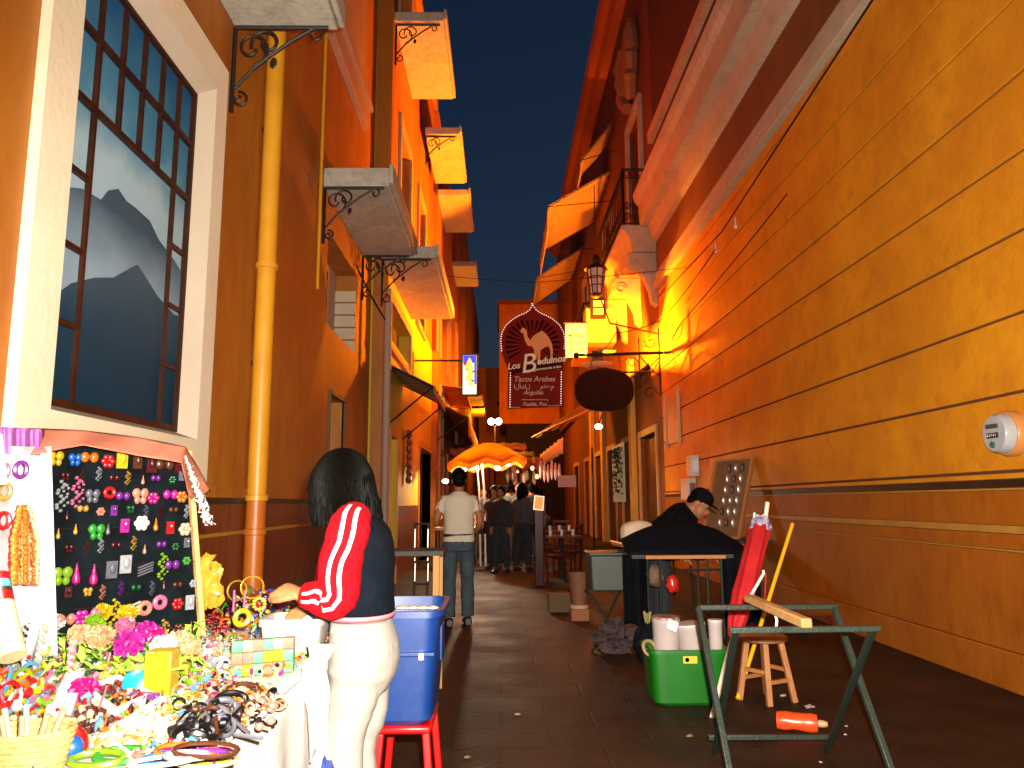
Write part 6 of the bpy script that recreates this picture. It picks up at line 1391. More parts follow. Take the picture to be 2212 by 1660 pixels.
# ================================================================== THE STALL
ZT = 0.75
XE = -0.64
st_t = T('market_table', 'long market table along the left wall under a white cloth', 'table', (-1.3, 2.5, 0))
MB().box(-1.95, XE-0.02, 0.9, 3.72, ZT-0.045, ZT-0.02).build('tabletop', MATS['raw_wood'], st_t)
for x in (-1.85, -0.75):
    for y in (1.0, 3.6): MB().bar((x, y, 0), (x, y, ZT-0.045), 0.04).build('leg', MATS['raw_wood'], st_t)
CL = mat('white_tablecloth', (0.527, 0.493, 0.459), 0.9, (0.459, 0.425, 0.3995), 3, 0.3, 9)
q = MB()
q.sheet(lambda u, v: Vector((-1.96+(XE+1.96)*u, 0.88+2.86*v, ZT+0.004*noise.noise(Vector((u*6, v*12, 0)))-0.004)), 20, 50)
def side_fn(u, v):
    y = 0.88+2.86*u; f = 0.03*math.sin(y*9+1)*v+0.018*math.sin(y*23)*v
    return Vector((XE+0.004+f+0.05*v, y, ZT-0.004-v*(0.60-0.10*math.sin(y*2.2))))
q.sheet(side_fn, 80, 12)
q.sheet(lambda u, v: Vector((-1.96+(XE+1.96)*u, 3.74+0.02*math.sin(u*30)*v, ZT-0.004-v*0.5)), 30, 8)
q.thing('tablecloth', CL, 'white cloth draped over the market table with its side hanging', 'tablecloth', solid=0.003)
# knotted cloth corner hanging beside the woman
kp = [wp(725,1395,-0.12), wp(690,1440,-0.16), wp(672,1500,-0.18), wp(668,1560,-0.18), wp(680,1640,-0.18)]
q = MB()
def knot_fn(u, v):
    cs = [(728,690),(700,655),(712,650),(708,664),(700,668),(672,670)]; t = v*5; i = min(int(t), 4); f = t-i
    ys2 = (1392, 1440, 1490, 1535, 1600, 1648); l = cs[i][1]+(cs[i+1][1]-cs[i][1])*f; r_ = cs[i][0]+(cs[i+1][0]-cs[i][0])*f; y = ys2[i]+(ys2[i+1]-ys2[i])*f
    return wp(l+(r_-l)*u, y, -0.40+0.025*math.sin(u*8+v*3))
q.sheet(knot_fn, 14, 24); q.thing('hanging_cloth_corner', CL, 'loose white cloth corner hanging between table and the woman', 'cloth', solid=0.004)

# display board with hair clips
B0 = onY(100, 1300, 2.86); B0.z = ZT+0.005
bl0 = Vector((onY(118,1290,2.88).x, 2.88, ZT+0.01)); tl0 = onY(92, 958, 3.0); br0 = Vector((onY(432,1290,3.30).x, 3.30, ZT+0.01)); tr0 = onY(398, 975, 3.40)
brd = T('clip_board', 'dark upright display board with pale wooden sides on the stall', 'display board', (bl0+br0)/2)
nrm = (tr0-tl0).cross(bl0-tl0).normalized()
if nrm.y > 0: nrm = -nrm
def bp_(u, v, o=0.0): return bl0.lerp(br0, u).lerp(tl0.lerp(tr0, u), v) + nrm*o
q = MB(); C4 = [bp_(0,0), bp_(1,0), bp_(1,1), bp_(0,1)]; q.add(C4+[p-nrm*0.02 for p in C4], [(0,1,2,3),(7,6,5,4),(0,4,5,1),(1,5,6,2),(2,6,7,3),(3,7,4,0)])
q.build('backing', mat('black_felt', (0.003,0.004,0.005), 0.95, (0.006,0.009,0.011), 9, spec=0.03), brd, smooth=False)
PW = mat('pale_pine', (0.62,0.36,0.13), 0.6, (0.52,0.28,0.09), 10, 0.2, 30)
MB().bar(bp_(-0.04,-0.01,0.005), bp_(-0.04,1.0,0.005), 0.055, 0.035, nrm).build('side_post', PW, brd, bevel=0.004)
MB().bar(bp_(1.03,-0.01,0.005), bp_(1.03,1.0,0.005), 0.022, 0.03, nrm).build('side_post', PW, brd, bevel=0.004)
hng = bp_(-0.04, 0.33, 0.03); MB().obox(hng, (0.022,0.012,0.03)).build('hinge', IRON, brd)
for v_ in (0.90, 0.70, 0.52, 0.33, 0.14): MB().tube([bp_(0,v_+0.055,0.012), bp_(1,v_+0.055,0.012)], 0.003, 4).build('hanging_wire', IRON, brd)

colours = {'yellow': (0.85,0.62,0.02), 'blue': (0.03,0.22,0.75), 'orange': (0.85,0.25,0.02), 'red': (0.70,0.02,0.02), 'green': (0.06,0.45,0.06), 'lime green': (0.35,0.60,0.03), 'pink': (0.85,0.25,0.42), 'hot pink': (0.80,0.02,0.30), 'purple': (0.30,0.05,0.40), 'white': (0.85,0.85,0.82), 'grey': (0.22,0.22,0.26), 'gold': (0.75,0.45,0.08), 'silver': (0.55,0.55,0.58), 'salmon': (0.85,0.35,0.25), 'brown': (0.16,0.05,0.02), 'black': (0.012,0.010,0.012), 'cream': (0.80,0.66,0.42), 'teal': (0.03,0.35,0.32), 'mint green': (0.25,0.70,0.38), 'magenta': (0.65,0.04,0.42), 'peach': (0.88,0.55,0.30), 'light blue': (0.20,0.55,0.80), 'cyan': (0.03,0.65,0.80), 'dark green': (0.01,0.14,0.04), 'maroon': (0.14,0.01,0.02)}
def cm(c, rough=0.35):
    q = tuple(0.5*x**1.2 for x in colours[c]); return mat('plastic_'+c.replace(' ', '_'), q, rough, tuple(x*0.7 for x in q), 25)
BR = Matrix(((br0-bl0).normalized(), -nrm, Vector((0,0,1)))).transposed()
def clip_shape(kind, p, s, sd=0):
    q = MB(); rr = random.Random(sd)
    if kind == 'butterfly':
        for sx in (-1, 1):
            q.ell(p+BR@Vector((sx*0.4*s,-0.01,0.2*s)), 0.42*s, 0.01, 0.5*s, 10, 6, BR); q.ell(p+BR@Vector((sx*0.3*s,-0.012,-0.5*s)), 0.32*s, 0.01, 0.4*s, 10, 6, BR)
    elif kind == 'bow':
        for sx in (-1, 1): q.ell(p+BR@Vector((sx*0.5*s,-0.01,0)), 0.5*s, 0.012, 0.6*s, 10, 6, BR)
        q.ell(p+BR@Vector((0,-0.02,0)), 0.16*s, 0.014, 0.2*s, 8, 6, BR)
    elif kind == 'flower':
        for k in range(6): a_ = k*math.pi/3; q.ell(p+BR@Vector((0.5*s*math.cos(a_),-0.012,0.5*s*math.sin(a_))), 0.34*s, 0.009, 0.34*s, 8, 5, BR)
        q.ell(p+BR@Vector((0,-0.02,0)), 0.25*s, 0.012, 0.25*s, 8, 5, BR)
    elif kind == 'drop':
        q.lathe(p+Vector((0,0,-1.1*s)), [(0.0,0),(0.34*s,0.25*s),(0.40*s,0.7*s),(0.22*s,1.2*s),(0.10*s,1.9*s),(0,2.2*s)], 12, Matrix.Scale(0.9, 3))
    elif kind == 'beads':
        for k in range(11): q.ell(p+BR@Vector((0.25*s*math.sin(k*1.3),-0.01,1.2*s-0.24*s*k)), 0.17*s, 0.010, 0.15*s, 7, 5, BR)
        for k in range(8): q.ell(p+BR@Vector((0.45*s+0.2*s*math.sin(k*2.3),-0.008,0.9*s-0.24*s*k)), 0.13*s, 0.008, 0.12*s, 6, 4, BR)
    elif kind == 'card':
        q.obox(p, (1.2*s, 0.006, 1.9*s), BR); q.ell(p+BR@Vector((0,-0.012,0.1*s)), 0.35*s, 0.01, 0.6*s, 8, 6, BR)
    elif kind == 'barrettes':
        for k in range(4): q.obox(p+BR@Vector((0,-0.01,0.35*s*(k-1.5))), (2.0*s, 0.008, 0.2*s), BR@Euler((0,R(-18),0)).to_matrix())
    elif kind == 'scrunchie':
        q.torus(p, 0.55*s, 0.28*s, BR@Euler((R(90),0,0)).to_matrix(), 18, 8)
    return q
rows = [('top', 0.92, [('butterfly','yellow',0.035),('butterfly','blue',0.03),('bow','orange',0.034),('flower','red',0.034),('card','yellow',0.036),('card','brown',0.03),('card','maroon',0.035),('bow','brown',0.04),('card','maroon',0.035)]),
        ('second', 0.73, [('beads','silver',0.045),('beads','pink',0.045),('butterfly','grey',0.034),('scrunchie','red',0.03),('bow','purple',0.028),('butterfly','salmon',0.04),('flower','hot pink',0.03),('bow','magenta',0.032),('flower','orange',0.03)]),
        ('third', 0.57, [('drop','gold',0.022),('drop','gold',0.022),('butterfly','green',0.038),('drop','grey',0.024),('card','magenta',0.028),('flower','white',0.038),('drop','orange',0.028),('card','red',0.026),('flower','cream',0.034)]),
        ('fourth', 0.37, [('butterfly','lime green',0.042),('drop','hot pink',0.042),('drop','hot pink',0.042),('card','grey',0.034),('card','silver',0.036),('barrettes','grey',0.030),('beads','lime green',0.04),('bow','purple',0.03),('flower','green',0.022)]),
        ('fifth', 0.17, [('bow','salmon',0.034),('flower','magenta',0.036),('bow','pink',0.032),('beads','yellow',0.042),('barrettes','cream',0.04),('scrunchie','salmon',0.036),('scrunchie','pink',0.036),('flower','red',0.030),('card','silver',0.03)]),
        ('bottom', 0.03, [('flower','purple',0.034),('bow','hot pink',0.03),('card','purple',0.034),('scrunchie','maroon',0.034),('scrunchie','peach',0.03),('bow','brown',0.035),('beads','gold',0.04),('flower','maroon',0.034),('drop','brown',0.03)])]
for rn, v_, items in rows:
    for i, (kd, c_, s_) in enumerate(items):
        u = 0.07+0.108*i+random.uniform(-0.015,0.015); p = bp_(u, v_+random.uniform(-0.02,0.02), 0.028)
        clip_shape(kd, p, s_*1.02, i).thing({'drop':'hair_ornament','beads':'bead_string','card':'carded_hair_clip','barrettes':'barrette_set','scrunchie':'scrunchie'}.get(kd, kd+'_hair_clip'), cm(c_), f'{c_} {kd if kd not in ("drop","card") else {"drop":"pendant clip","card":"carded clip"}[kd]} hanging {ordn[i]} from left in {rn} row of dark display board', 'hair clip', 'hair ornaments on the dark display board')
mut = ['maroon','brown','grey','purple','gold','silver','maroon','dark green','salmon']
for rn, v_ in (('upper',0.835),('middle',0.655),('lower',0.475),('low',0.27)):
    for i in range(9):
        kd = ('beads','flower','bow','card','beads','butterfly','drop','beads','bow')[(i*2+len(rn)) % 9]; c_ = mut[(i*4+len(rn)*3) % 9]
        p = bp_(0.12+0.105*i+random.uniform(-0.012,0.012), v_+random.uniform(-0.015,0.015), 0.018)
        clip_shape(kd, p, 0.021, i+40).thing({'beads':'bead_string','card':'carded_hair_clip','drop':'hair_ornament'}.get(kd, kd+'_hair_clip'), cm(c_), f'{c_} {kd} ornament, {ordn[i]} from left, {rn} in-between row of dark board', 'hair clip', 'hair ornaments on the dark display board')
# drape over the board: brown-red gauze and purple fringe
GZ = mat('rust_gauze', (0.30,0.08,0.045), 0.8, (0.38,0.14,0.08), 5)
def gz_fn(u, v):
    a_ = [(60,925),(180,930),(300,945),(400,965),(428,1010),(455,1060)]; c2 = [(60,985),(180,962),(300,985),(392,1000),(405,1060),(418,1090)]
    t = u*5; i = min(int(t), 4); f = t-i; L_ = lambda A: (A[i][0]+(A[i+1][0]-A[i][0])*f, A[i][1]+(A[i+1][1]-A[i][1])*f)
    A, C = L_(a_), L_(c2); x, y = A[0]+(C[0]-A[0])*v, A[1]+(C[1]-A[1])*v
    return onY(x, y, 2.86+0.62*u-0.07*v+0.012*math.sin(u*30+v*3))
MB().sheet(gz_fn, 50, 8).thing('gauze_drape', GZ, 'rust red gauze drape hanging over the top of the dark board', 'cloth', solid=0.003)
MB().sheet(lambda u, v: onY(0+95*u, 922+6*u+58*v, 2.7+0.16*u+0.02*math.sin(u*20)), 16, 6).thing('purple_drape', mat('purple_gauze', (0.32,0.06,0.30), 0.8, (0.45,0.15,0.40), 6), 'purple gauze drape at the top left of the stall', 'cloth', solid=0.003)
# silver tinsel
q = MB(); rt = random.Random(8)
for k in range(150):
    t = rt.random(); p = onY(402+52*t+rt.uniform(-6,6)*(0.3+t*2), 990+145*t, 3.22); d_ = Vector((rt.uniform(-1,1), rt.uniform(-0.4,0.4), rt.uniform(-1,1)))*0.016
    q.obox(p, (0.004+0.02*rt.random(), 0.002, 0.006), Euler((rt.random()*3, rt.random()*3, rt.random()*3)).to_matrix())
q.tube([onY(400,985,3.22), onY(425,1060,3.22), onY(450,1130,3.22)], 0.006, 5)
q.thing('silver_tinsel', mat('silver_tinsel', (0.85,0.82,0.8), 0.2, metal=0.7), 'silver tinsel streamer hanging at the right edge of the dark board', 'streamer')
# white sheet at far left with hanging necklaces
WSH = mat('white_sheet', (0.62,0.60,0.64), 0.85, (0.56,0.53,0.58), 3)
MB().sheet(lambda u, v: onY(-60+170*u+14*v, 965+460*v, 2.78+0.06*math.sin(u*9)), 20, 16).thing('white_back_sheet', WSH, 'white sheet hung behind the necklaces at the far left', 'cloth', solid=0.003)
nb_ = T('necklace_bundle', 'thick bundle of red and gold bead necklaces on the white sheet', 'necklaces', onY(52,1265,2.66))
rn_ = random.Random(4); ncols = [cm('red'), cm('gold'), cm('orange'), cm('cream')]
for s_i in range(12):
    q = MB(); x0 = 24+s_i*5.3
    for k in range(34):
        t = k/33; xx = 52+(x0-52)*min(1, 0.35+t*1.6)+rn_.uniform(-2,2); p = onY(xx, 1095+165*t, 2.66-0.03*math.sin(s_i*1.3)+rn_.uniform(-0.005,0.005)); q.ell(p, 0.0085, 0.0085, 0.0075, 7, 5)
    q.build('bead_strand', ncols[s_i % 4], nb_)
for k, (x, y, c_, lab) in enumerate(((10,1062,'gold','gold bead ring pinned on the white sheet'),(5,1018,'pink','pink trinket pinned above the gold ring'),(8,1125,'red','red trinket pinned below the gold ring'),(45,1015,'purple','purple trinket hanging under the purple drape'))):
    p = onY(x, y, 2.68); MB().torus(p, 0.02, 0.008, Euler((R(90),0,0)).to_matrix(), 14, 6, 1.3).thing('trinket', cm(c_), lab, 'trinket', 'trinkets on the white sheet')
# stall lamp (bright tube at the very left edge)
sl_ = T('stall_lamp', 'white hot fluorescent lamp glaring at the left edge of the stall', 'lamp', onY(2,985,2.35))
MB().tube([onY(-8,940,2.35), onY(4,1045,2.35)], 0.014, 10).build('tube', HOTW, sl_)
MB().box(onY(-14,985,2.36).x-0.02, onY(-14,985,2.36).x-0.012, 2.33, 2.38, 1.35, 1.58).build('fitting', WP, sl_)
lamp('stall_light', onY(-40, 975, 2.2)+Vector((0,-0.1,0.02)), 45, (1.0,0.93,0.85), 0.06)

# ---- goods on the table top, each placed where it stands
def tz(x, y, h=0.0): return onZ(x, y, ZT+h)
def ruffle(c, r, seed=0, n=70, flat=0.85):
    q = MB(); rr = random.Random(seed); q.ell(c, r*0.72, r*0.72, r*0.72*flat, 12, 8)
    for k in range(n):
        z = 1-2*(k+0.5)/n; a_ = k*2.39996; d_ = Vector((math.sqrt(1-z*z)*math.cos(a_), math.sqrt(1-z*z)*math.sin(a_), z*flat)); t1 = d_.orthogonal().normalized(); t1 = Matrix.Rotation(rr.random()*6, 3, d_.normalized()) @ t1; t2 = d_.cross(t1)
        p = c+d_*r*0.62; e_ = c+d_*r*(1.0+rr.uniform(-0.12,0.1)); w_ = r*0.24
        q.add([p-t1*w_, p+t1*w_, e_+t1*w_*1.15+t2*w_*0.4, e_+t2*w_*0.9, e_-t1*w_*1.15+t2*w_*0.2], [(0,1,2,3,4)])
    return q
STEM = mat('green_stem', (0.10,0.40,0.04), 0.6)
def flower(x, y, h, r, c_, lab, seed):
    base = tz(x, y+h/0.0011*0.0, 0)
    p = onZ(x, y, ZT+h); t = T('paper_flower', lab, 'artificial flower', (p.x, p.y, ZT), 'artificial flowers on the stall')
    ruffle(p, r, seed).build('bloom', cm(c_, 0.7), t, smooth=False)
    MB().tube([p-Vector((0,0,r*0.6)), Vector((p.x+0.01, p.y+0.02, ZT+0.004))], 0.004, 5).build('stem', STEM, t)
    lf = MB()
    for k in range(5):
        a_ = k*1.3+seed; zq = p.z-r*0.8-0.012*k; d_ = Vector((math.cos(a_), math.sin(a_), -0.1)); n_1 = Vector((-d_.y, d_.x, 0)); o_ = Vector((p.x, p.y, zq))
        lf.add([o_, o_+d_*r*0.7+n_1*r*0.3, o_+d_*r*1.35, o_+d_*r*0.7-n_1*r*0.3], [(0,1,2,3)])
    lf.build('leaves', cm('lime green', 0.6), t, solid=0.002)
flower(132,1282,0.20,0.050,'pink','pale pink ruffled flower at the back left, highest on the table',1)
flower(170,1300,0.17,0.040,'white','white ruffled flower right of the highest pink one',2)
flower(104,1305,0.17,0.036,'blue','blue ruffled flower at the back left',3)
flower(244,1292,0.17,0.042,'yellow','bright yellow ruffled flower, highest of the yellow ones',4)
flower(222,1322,0.15,0.036,'yellow','yellow ruffled flower left of the yellow cube stack',5)
flower(275,1325,0.14,0.036,'yellow','yellow ruffled flower just left of the striped box',6)
flower(150,1330,0.14,0.036,'pink','pink ruffled flower in the left bouquet',7)
flower(215,1375,0.12,0.044,'peach','large peach ruffled flower in the middle of the bouquet',8)
flower(278,1390,0.12,0.046,'magenta','large magenta ruffled flower in front of the bouquet',9)
flower(318,1365,0.12,0.042,'magenta','magenta ruffled flower behind the largest magenta one',10)
flower(270,1352,0.13,0.034,'pink','small pink ruffled flower over the magenta ones',11)
flower(352,1395,0.11,0.038,'white','white ruffled flower right of the magenta ones',12)
flower(385,1385,0.11,0.038,'cream','cream ruffled flower, left of two on the bouquet right',13)
flower(412,1395,0.10,0.034,'peach','peach ruffled flower at the right end of the bouquet',14)
flower(172,1370,0.12,0.038,'peach','peach ruffled flower left of the largest peach one',15)
flower(205,1345,0.13,0.034,'lime green','lime green ruffled flower among the yellow ones',16)
flower(180,1492,0.03,0.040,'hot pink','hot pink ruffled flower lying left of the clear bead tray',17)
flower(118,1345,0.13,0.034,'white','white ruffled flower low at the left of bouquet',18)
flower(340,1375,0.11,0.030,'hot pink','small hot pink flower between magenta and white ones',19)
# foliage filler between them
q = MB(); rl_ = random.Random(6)
for k in range(420):
    x = rl_.uniform(95, 440); y = rl_.uniform(1340, 1450); p = tz(x, y, rl_.uniform(0.01, 0.09)); s_ = rl_.uniform(0.010,0.022); M = Euler((rl_.uniform(-1,1), rl_.uniform(-1,1), rl_.random()*6)).to_matrix()
    q.poly([p+M@Vector((-s_*1.5,0,0)), p+M@Vector((0,s_*0.5,0)), p+M@Vector((s_*1.5,0,0)), p+M@Vector((0,-s_*0.5,0))])
q.thing('artificial_foliage', mat('bright_plastic_leaf', (0.16,0.45,0.03), 0.5, (0.45,0.60,0.06), 12), 'mass of small plastic leaves under the artificial flowers', 'foliage', kind='stuff', smooth=False)

def heap(name, label, cat, x0, x1, y0, y1, cols, n, r, hmax, seed, kinds='mix'):
    t = T(name, label, cat, tz((x0+x1)/2, (y0+y1)/2)); rr = random.Random(seed)
    for ci, c_ in enumerate(cols):
        q = MB()
        for k in range(n//len(cols)):
            u, v = rr.gauss(0.5,0.22), rr.gauss(0.5,0.22); u = min(1,max(0,u)); v = min(1,max(0,v)); e_ = 1-((u-0.5)**2+(v-0.5)**2)*2.6
            p = tz(x0+(x1-x0)*u, y0+(y1-y0)*v, 0); p.z = ZT+r*0.6+max(0,e_)*hmax*rr.random(); k_ = rr.random(); rr2 = r*rr.uniform(0.6,1.3); M = Euler((rr.random()*3, rr.random()*3, rr.random()*3)).to_matrix()
            if kinds == 'beads' or (kinds == 'mix' and k_ < 0.5): q.ell(p, rr2, rr2, rr2*0.85, 7, 5)
            elif k_ < 0.75: q.torus(p, rr2*1.6, rr2*0.35, M, 10, 4)
            elif k_ < 0.9: q.obox(p, (rr2*2, rr2*1.2, rr2), M)
            else: q.tube([p, p+M@Vector((0,0,rr2*4))], rr2*0.3, 5)
        q.build('pieces', cm(c_), t, kind='stuff')
    return t
heap('toy_heap', 'heap of small painted wooden toys under the woman\'s hand', 'toys', 470, 660, 1310, 1385, ['red','yellow','green','orange','white','magenta','gold','black','blue'], 330, 0.011, 0.14, 1)
heap('red_bead_heap', 'heap of glossy dark red beads behind the grey bin', 'beads', 425, 500, 1345, 1380, ['red','maroon'], 110, 0.009, 0.06, 2, 'beads')
heap('corn_bead_bunch', 'bunch of amber and maroon seed beads beside the woman\'s hip', 'beads', 690, 722, 1345, 1410, ['gold','maroon','orange'], 150, 0.008, 0.07, 3, 'beads')
heap('dark_bracelet_pile', 'pile of black and brown stone bracelets near the table edge', 'bracelets', 370, 520, 1555, 1625, ['black','black','brown','grey'], 110, 0.014, 0.05, 4)
heap('brown_bead_pile', 'pile of brown polished beads left of the earring card', 'beads', 150, 240, 1545, 1600, ['brown','maroon','cream'], 150, 0.009, 0.04, 5, 'beads')
heap('coral_bracelet_pile', 'mixed coral, black and cream bracelets along the cloth edge', 'bracelets', 450, 610, 1480, 1580, ['salmon','brown','cream','black','orange'], 200, 0.010, 0.03, 6)
heap('left_toy_pile', 'crowded pile of yellow, red and white toys at the far left', 'toys', -60, 110, 1430, 1600, ['yellow','red','white','orange','lime green','pink','light blue'], 330, 0.014, 0.07, 7)
heap('rear_trinket_pile', 'small mixed trinkets at the foot of the dark board', 'trinkets', 300, 440, 1300, 1370, ['white','yellow','pink','teal','red'], 120, 0.010, 0.05, 8)
heap('wooden_trinket_pile', 'tan and white small trinkets between flowers and grey bin', 'trinkets', 400, 520, 1390, 1480, ['cream','white','pink','peach','silver'], 170, 0.011, 0.04, 9)
heap('mid_trinket_pile', 'green, white and orange trinkets in front of the bouquet', 'trinkets', 110, 300, 1430, 1480, ['lime green','white','orange','dark green','pink'], 150, 0.010, 0.04, 10)
heap('front_trinket_pile', 'cream shells and tan trinkets on the near white paper', 'trinkets', 170, 380, 1590, 1640, ['cream','peach','gold','white'], 130, 0.010, 0.02, 12)
heap('bead_net_pile', 'tangled magenta, black and white beads inside the cord bracelets', 'beads', 300, 500, 1630, 1700, ['magenta','black','white','red','light blue'], 260, 0.008, 0.05, 14)
heap('near_trinket_pile', 'cream and pale green trinkets right of the earring card', 'trinkets', 330, 480, 1500, 1560, ['cream','gold','lime green','white'], 110, 0.008, 0.015, 13)

q = MB(); rs_ = random.Random(33); sc_cols = ['white','yellow','pink','red','lime green','gold','black','cream','orange','light blue','magenta','brown','silver','green']
buckets = [MB() for _ in sc_cols]
for k in range(3600):
    X_ = rs_.uniform(-1.9, XE-0.05); Y_ = rs_.uniform(1.35, 3.68)
    if noise.noise(Vector((X_*3.1, Y_*3.1, 0))) < -0.18: continue
    ci = int((noise.noise(Vector((X_*4.5, Y_*4.5, 7)))+0.6)*9 + rs_.random()*5) % len(sc_cols); b_ = buckets[ci]; p = Vector((X_, Y_, ZT+0.006+0.022*rs_.random())); r_ = rs_.uniform(0.004, 0.011); M = Euler((rs_.random()*3, rs_.random()*3, rs_.random()*3)).to_matrix(); k_ = rs_.random()
    if k_ < 0.35: b_.ell(p, r_, r_, r_*0.8, 6, 4)
    elif k_ < 0.6: b_.torus(p, r_*1.7, r_*0.35, M, 9, 4)
    elif k_ < 0.8: b_.obox(p, (r_*2.4, r_*1.5, r_*0.8), M)
    elif k_ < 0.9: b_.tube([p, p+M@Vector((0,0,r_*6))], r_*0.25, 4)
    else:
        for j in range(5): b_.ell(p+M@Vector((r_*1.1*math.cos(j*1.257), r_*1.1*math.sin(j*1.257), 0)), r_*0.6, r_*0.6, r_*0.3, 5, 3)
tst = T('strewn_trinkets', 'countless tiny trinkets strewn all over the white stall cloth', 'trinkets', (-1.2, 2.5, ZT))
for c_, b_ in zip(sc_cols, buckets): b_.build('small_trinkets', cm(c_), tst, kind='stuff')
# boxes and blocks
def block(x, y, w_, d_, h_, c_, lab, rz=0.0, z=0.0, name='toy_block', cat='block', grp='toy blocks on the stall', tiltx=0):
    p = tz(x, y); MB().obox((p.x, p.y, ZT+z+h_/2+0.001), (w_, d_, h_), Euler((tiltx, 0, rz)).to_matrix()).thing(name, cm(c_), lab, cat, grp, bevel=0.003)
block(322,1375,0.085,0.06,0.020,'white','white slice at the bottom of the striped box stack',0.1,0.09,'striped_box','box','slices of the striped box stack')
block(322,1375,0.085,0.06,0.020,'orange','orange slice second in the striped box stack',0.1,0.111,'striped_box','box','slices of the striped box stack')
block(322,1375,0.085,0.06,0.020,'yellow','yellow slice third in the striped box stack',0.1,0.132,'striped_box','box','slices of the striped box stack')
block(322,1375,0.085,0.06,0.020,'white','white slice fourth in the striped box stack',0.1,0.153,'striped_box','box','slices of the striped box stack')
block(322,1375,0.085,0.06,0.012,'red','red lid on top of the striped box stack',0.1,0.174,'striped_box','box','slices of the striped box stack')
block(322,1375,0.08,0.055,0.086,'cream','cream box supporting the striped box stack',0.1,0.0,'box','box')
block(282,1372,0.07,0.05,0.155,'orange','tall orange box left of the striped stack',0.0,0.0,'box','box')
block(347,1500,0.075,0.075,0.125,'yellow','big bright yellow block standing in the middle of the table',0.05)
block(250,1462,0.10,0.05,0.045,'yellow','yellow toy ladder block left of the cyan dish',0.5)
block(390,1470,0.05,0.05,0.05,'yellow','small yellow block right of the big yellow one',0.2)
cols_ = [('mint green','salmon','mint green'),('yellow','salmon','cream'),('mint green','mint green','salmon'),('salmon','yellow','mint green'),('salmon','yellow','cream'),('mint green','mint green','salmon')]
for i, cc_ in enumerate(cols_):
    for j, c_ in enumerate(cc_):
        x = 512+i*22; y = 1462-2*i
        block(x, y, 0.036, 0.034, 0.036, c_, f'{c_} cube, {ordn[i]} from left, {["bottom","middle","top"][j]} layer of pastel cube wall', 0.06, 0.0375*j, 'pastel_cube', 'cube', 'pastel cubes')
# grey bin
gp = tz(632, 1425); gbn = T('grey_bin', 'grey plastic bin in front of the toy heap', 'bin', (gp.x, gp.y, ZT))
open_tub(gbn, gp.x-0.11, gp.x+0.085, gp.y, gp.y+0.16, ZT+0.002, ZT+0.115, mat('grey_bin_plastic', (0.34,0.30,0.28), 0.4, (0.30,0.27,0.25), 6), 0.012, 0.008)
gg = tz(680, 1360, 0.06); lump(gg, 0.035, 0.03, 0.04, 3, 0.2).thing('green_glass_ornament', mat('green_glass', (0.01,0.20,0.05), 0.1), 'shiny dark green glass ornament by the woman\'s forearm', 'ornament')
# yellow bag with white tag
yb = tz(440, 1345); ybt = T('yellow_bag', 'translucent yellow orange bag with a white tag by the board', 'bag', (yb.x, yb.y, ZT))
ybc = onY(440, 1262, yb.y)
q = lump((ybc.x, yb.y, ybc.z-0.01), 0.085, 0.05, 0.115, 5, 0.45, 30, 22, 5)
q.build('bag_body', mat('yellow_cellophane', (0.62,0.24,0.01), 0.25, (0.62,0.36,0.05), 18, 0.5, 14), ybt)
MB().lathe((ybc.x+0.02, yb.y, ybc.z+0.085), [(0.018,0),(0.014,0.02),(0.035,0.05),(0.0,0.045)], 10).build('bag_neck', MATS['yellow_cellophane'], ybt)
tg = onY(400, 1245, yb.y-0.06); MB().obox(tg, (0.075,0.003,0.055), Euler((0,R(-38),R(5))).to_matrix()).build('tag', mat('white_card', (0.8,0.76,0.7), 0.6), ybt)
MB().obox(tg+Vector((-0.012,-0.003,-0.004)), (0.022,0.002,0.012), Euler((0,R(-38),R(5))).to_matrix()).build('printed_mark', mat('salmon_ink', (0.8,0.3,0.2), 0.6), ybt)
# gold hoops and brown basket
for k, (x, y, r_, lab) in enumerate(((512,1290,0.040,'left gold hoop standing by the yellow bag'),(545,1283,0.046,'right larger gold hoop by the drainpipe'))):
    p = onY(x, y-14, 3.35); MB().torus(p, r_, 0.004, Euler((R(80),0,R(20*k))).to_matrix(), 26, 6).thing('gold_hoop', mat('gold_metal', (0.7,0.38,0.05), 0.25, metal=0.8), lab, 'hoop', 'gold hoops')
sf = onY(560, 1305, 3.12); q = MB()
for k in range(12): a_ = k*math.pi/6; q.ell(sf+Vector((0.022*math.cos(a_),0,0.022*math.sin(a_))), 0.009, 0.004, 0.006, 6, 4)
sft = T('sunflower_toy', 'yellow sunflower toy with red centre on the toy heap', 'toy', sf); q.build('petals', cm('yellow'), sft); MB().ell(sf+Vector((0,-0.006,0)), 0.011, 0.005, 0.011, 10, 6).build('centre', cm('red'), sft); MB().tube([sf, sf+Vector((0.01,0.02,-0.10))], 0.003, 5).build('stem', STEM, sft)
yr = onY(523, 1335, 3.05); MB().torus(yr, 0.027, 0.010, Euler((R(70),0,0)).to_matrix(), 22, 8).thing('yellow_ring_toy', cm('yellow'), 'olive yellow ring toy in front of the toy heap', 'toy')
for k, (x, lab) in enumerate(((504,'left pink striped pencil standing in the toy heap'),(527,'right pink striped pencil standing in the toy heap'))):
    p = onY(x, 1322, 3.2); MB().tube([p, p+Vector((0,0,0.085))], 0.0045, 6).thing('pencil', cm('pink'), lab, 'pencil', 'pencils in the toy heap')
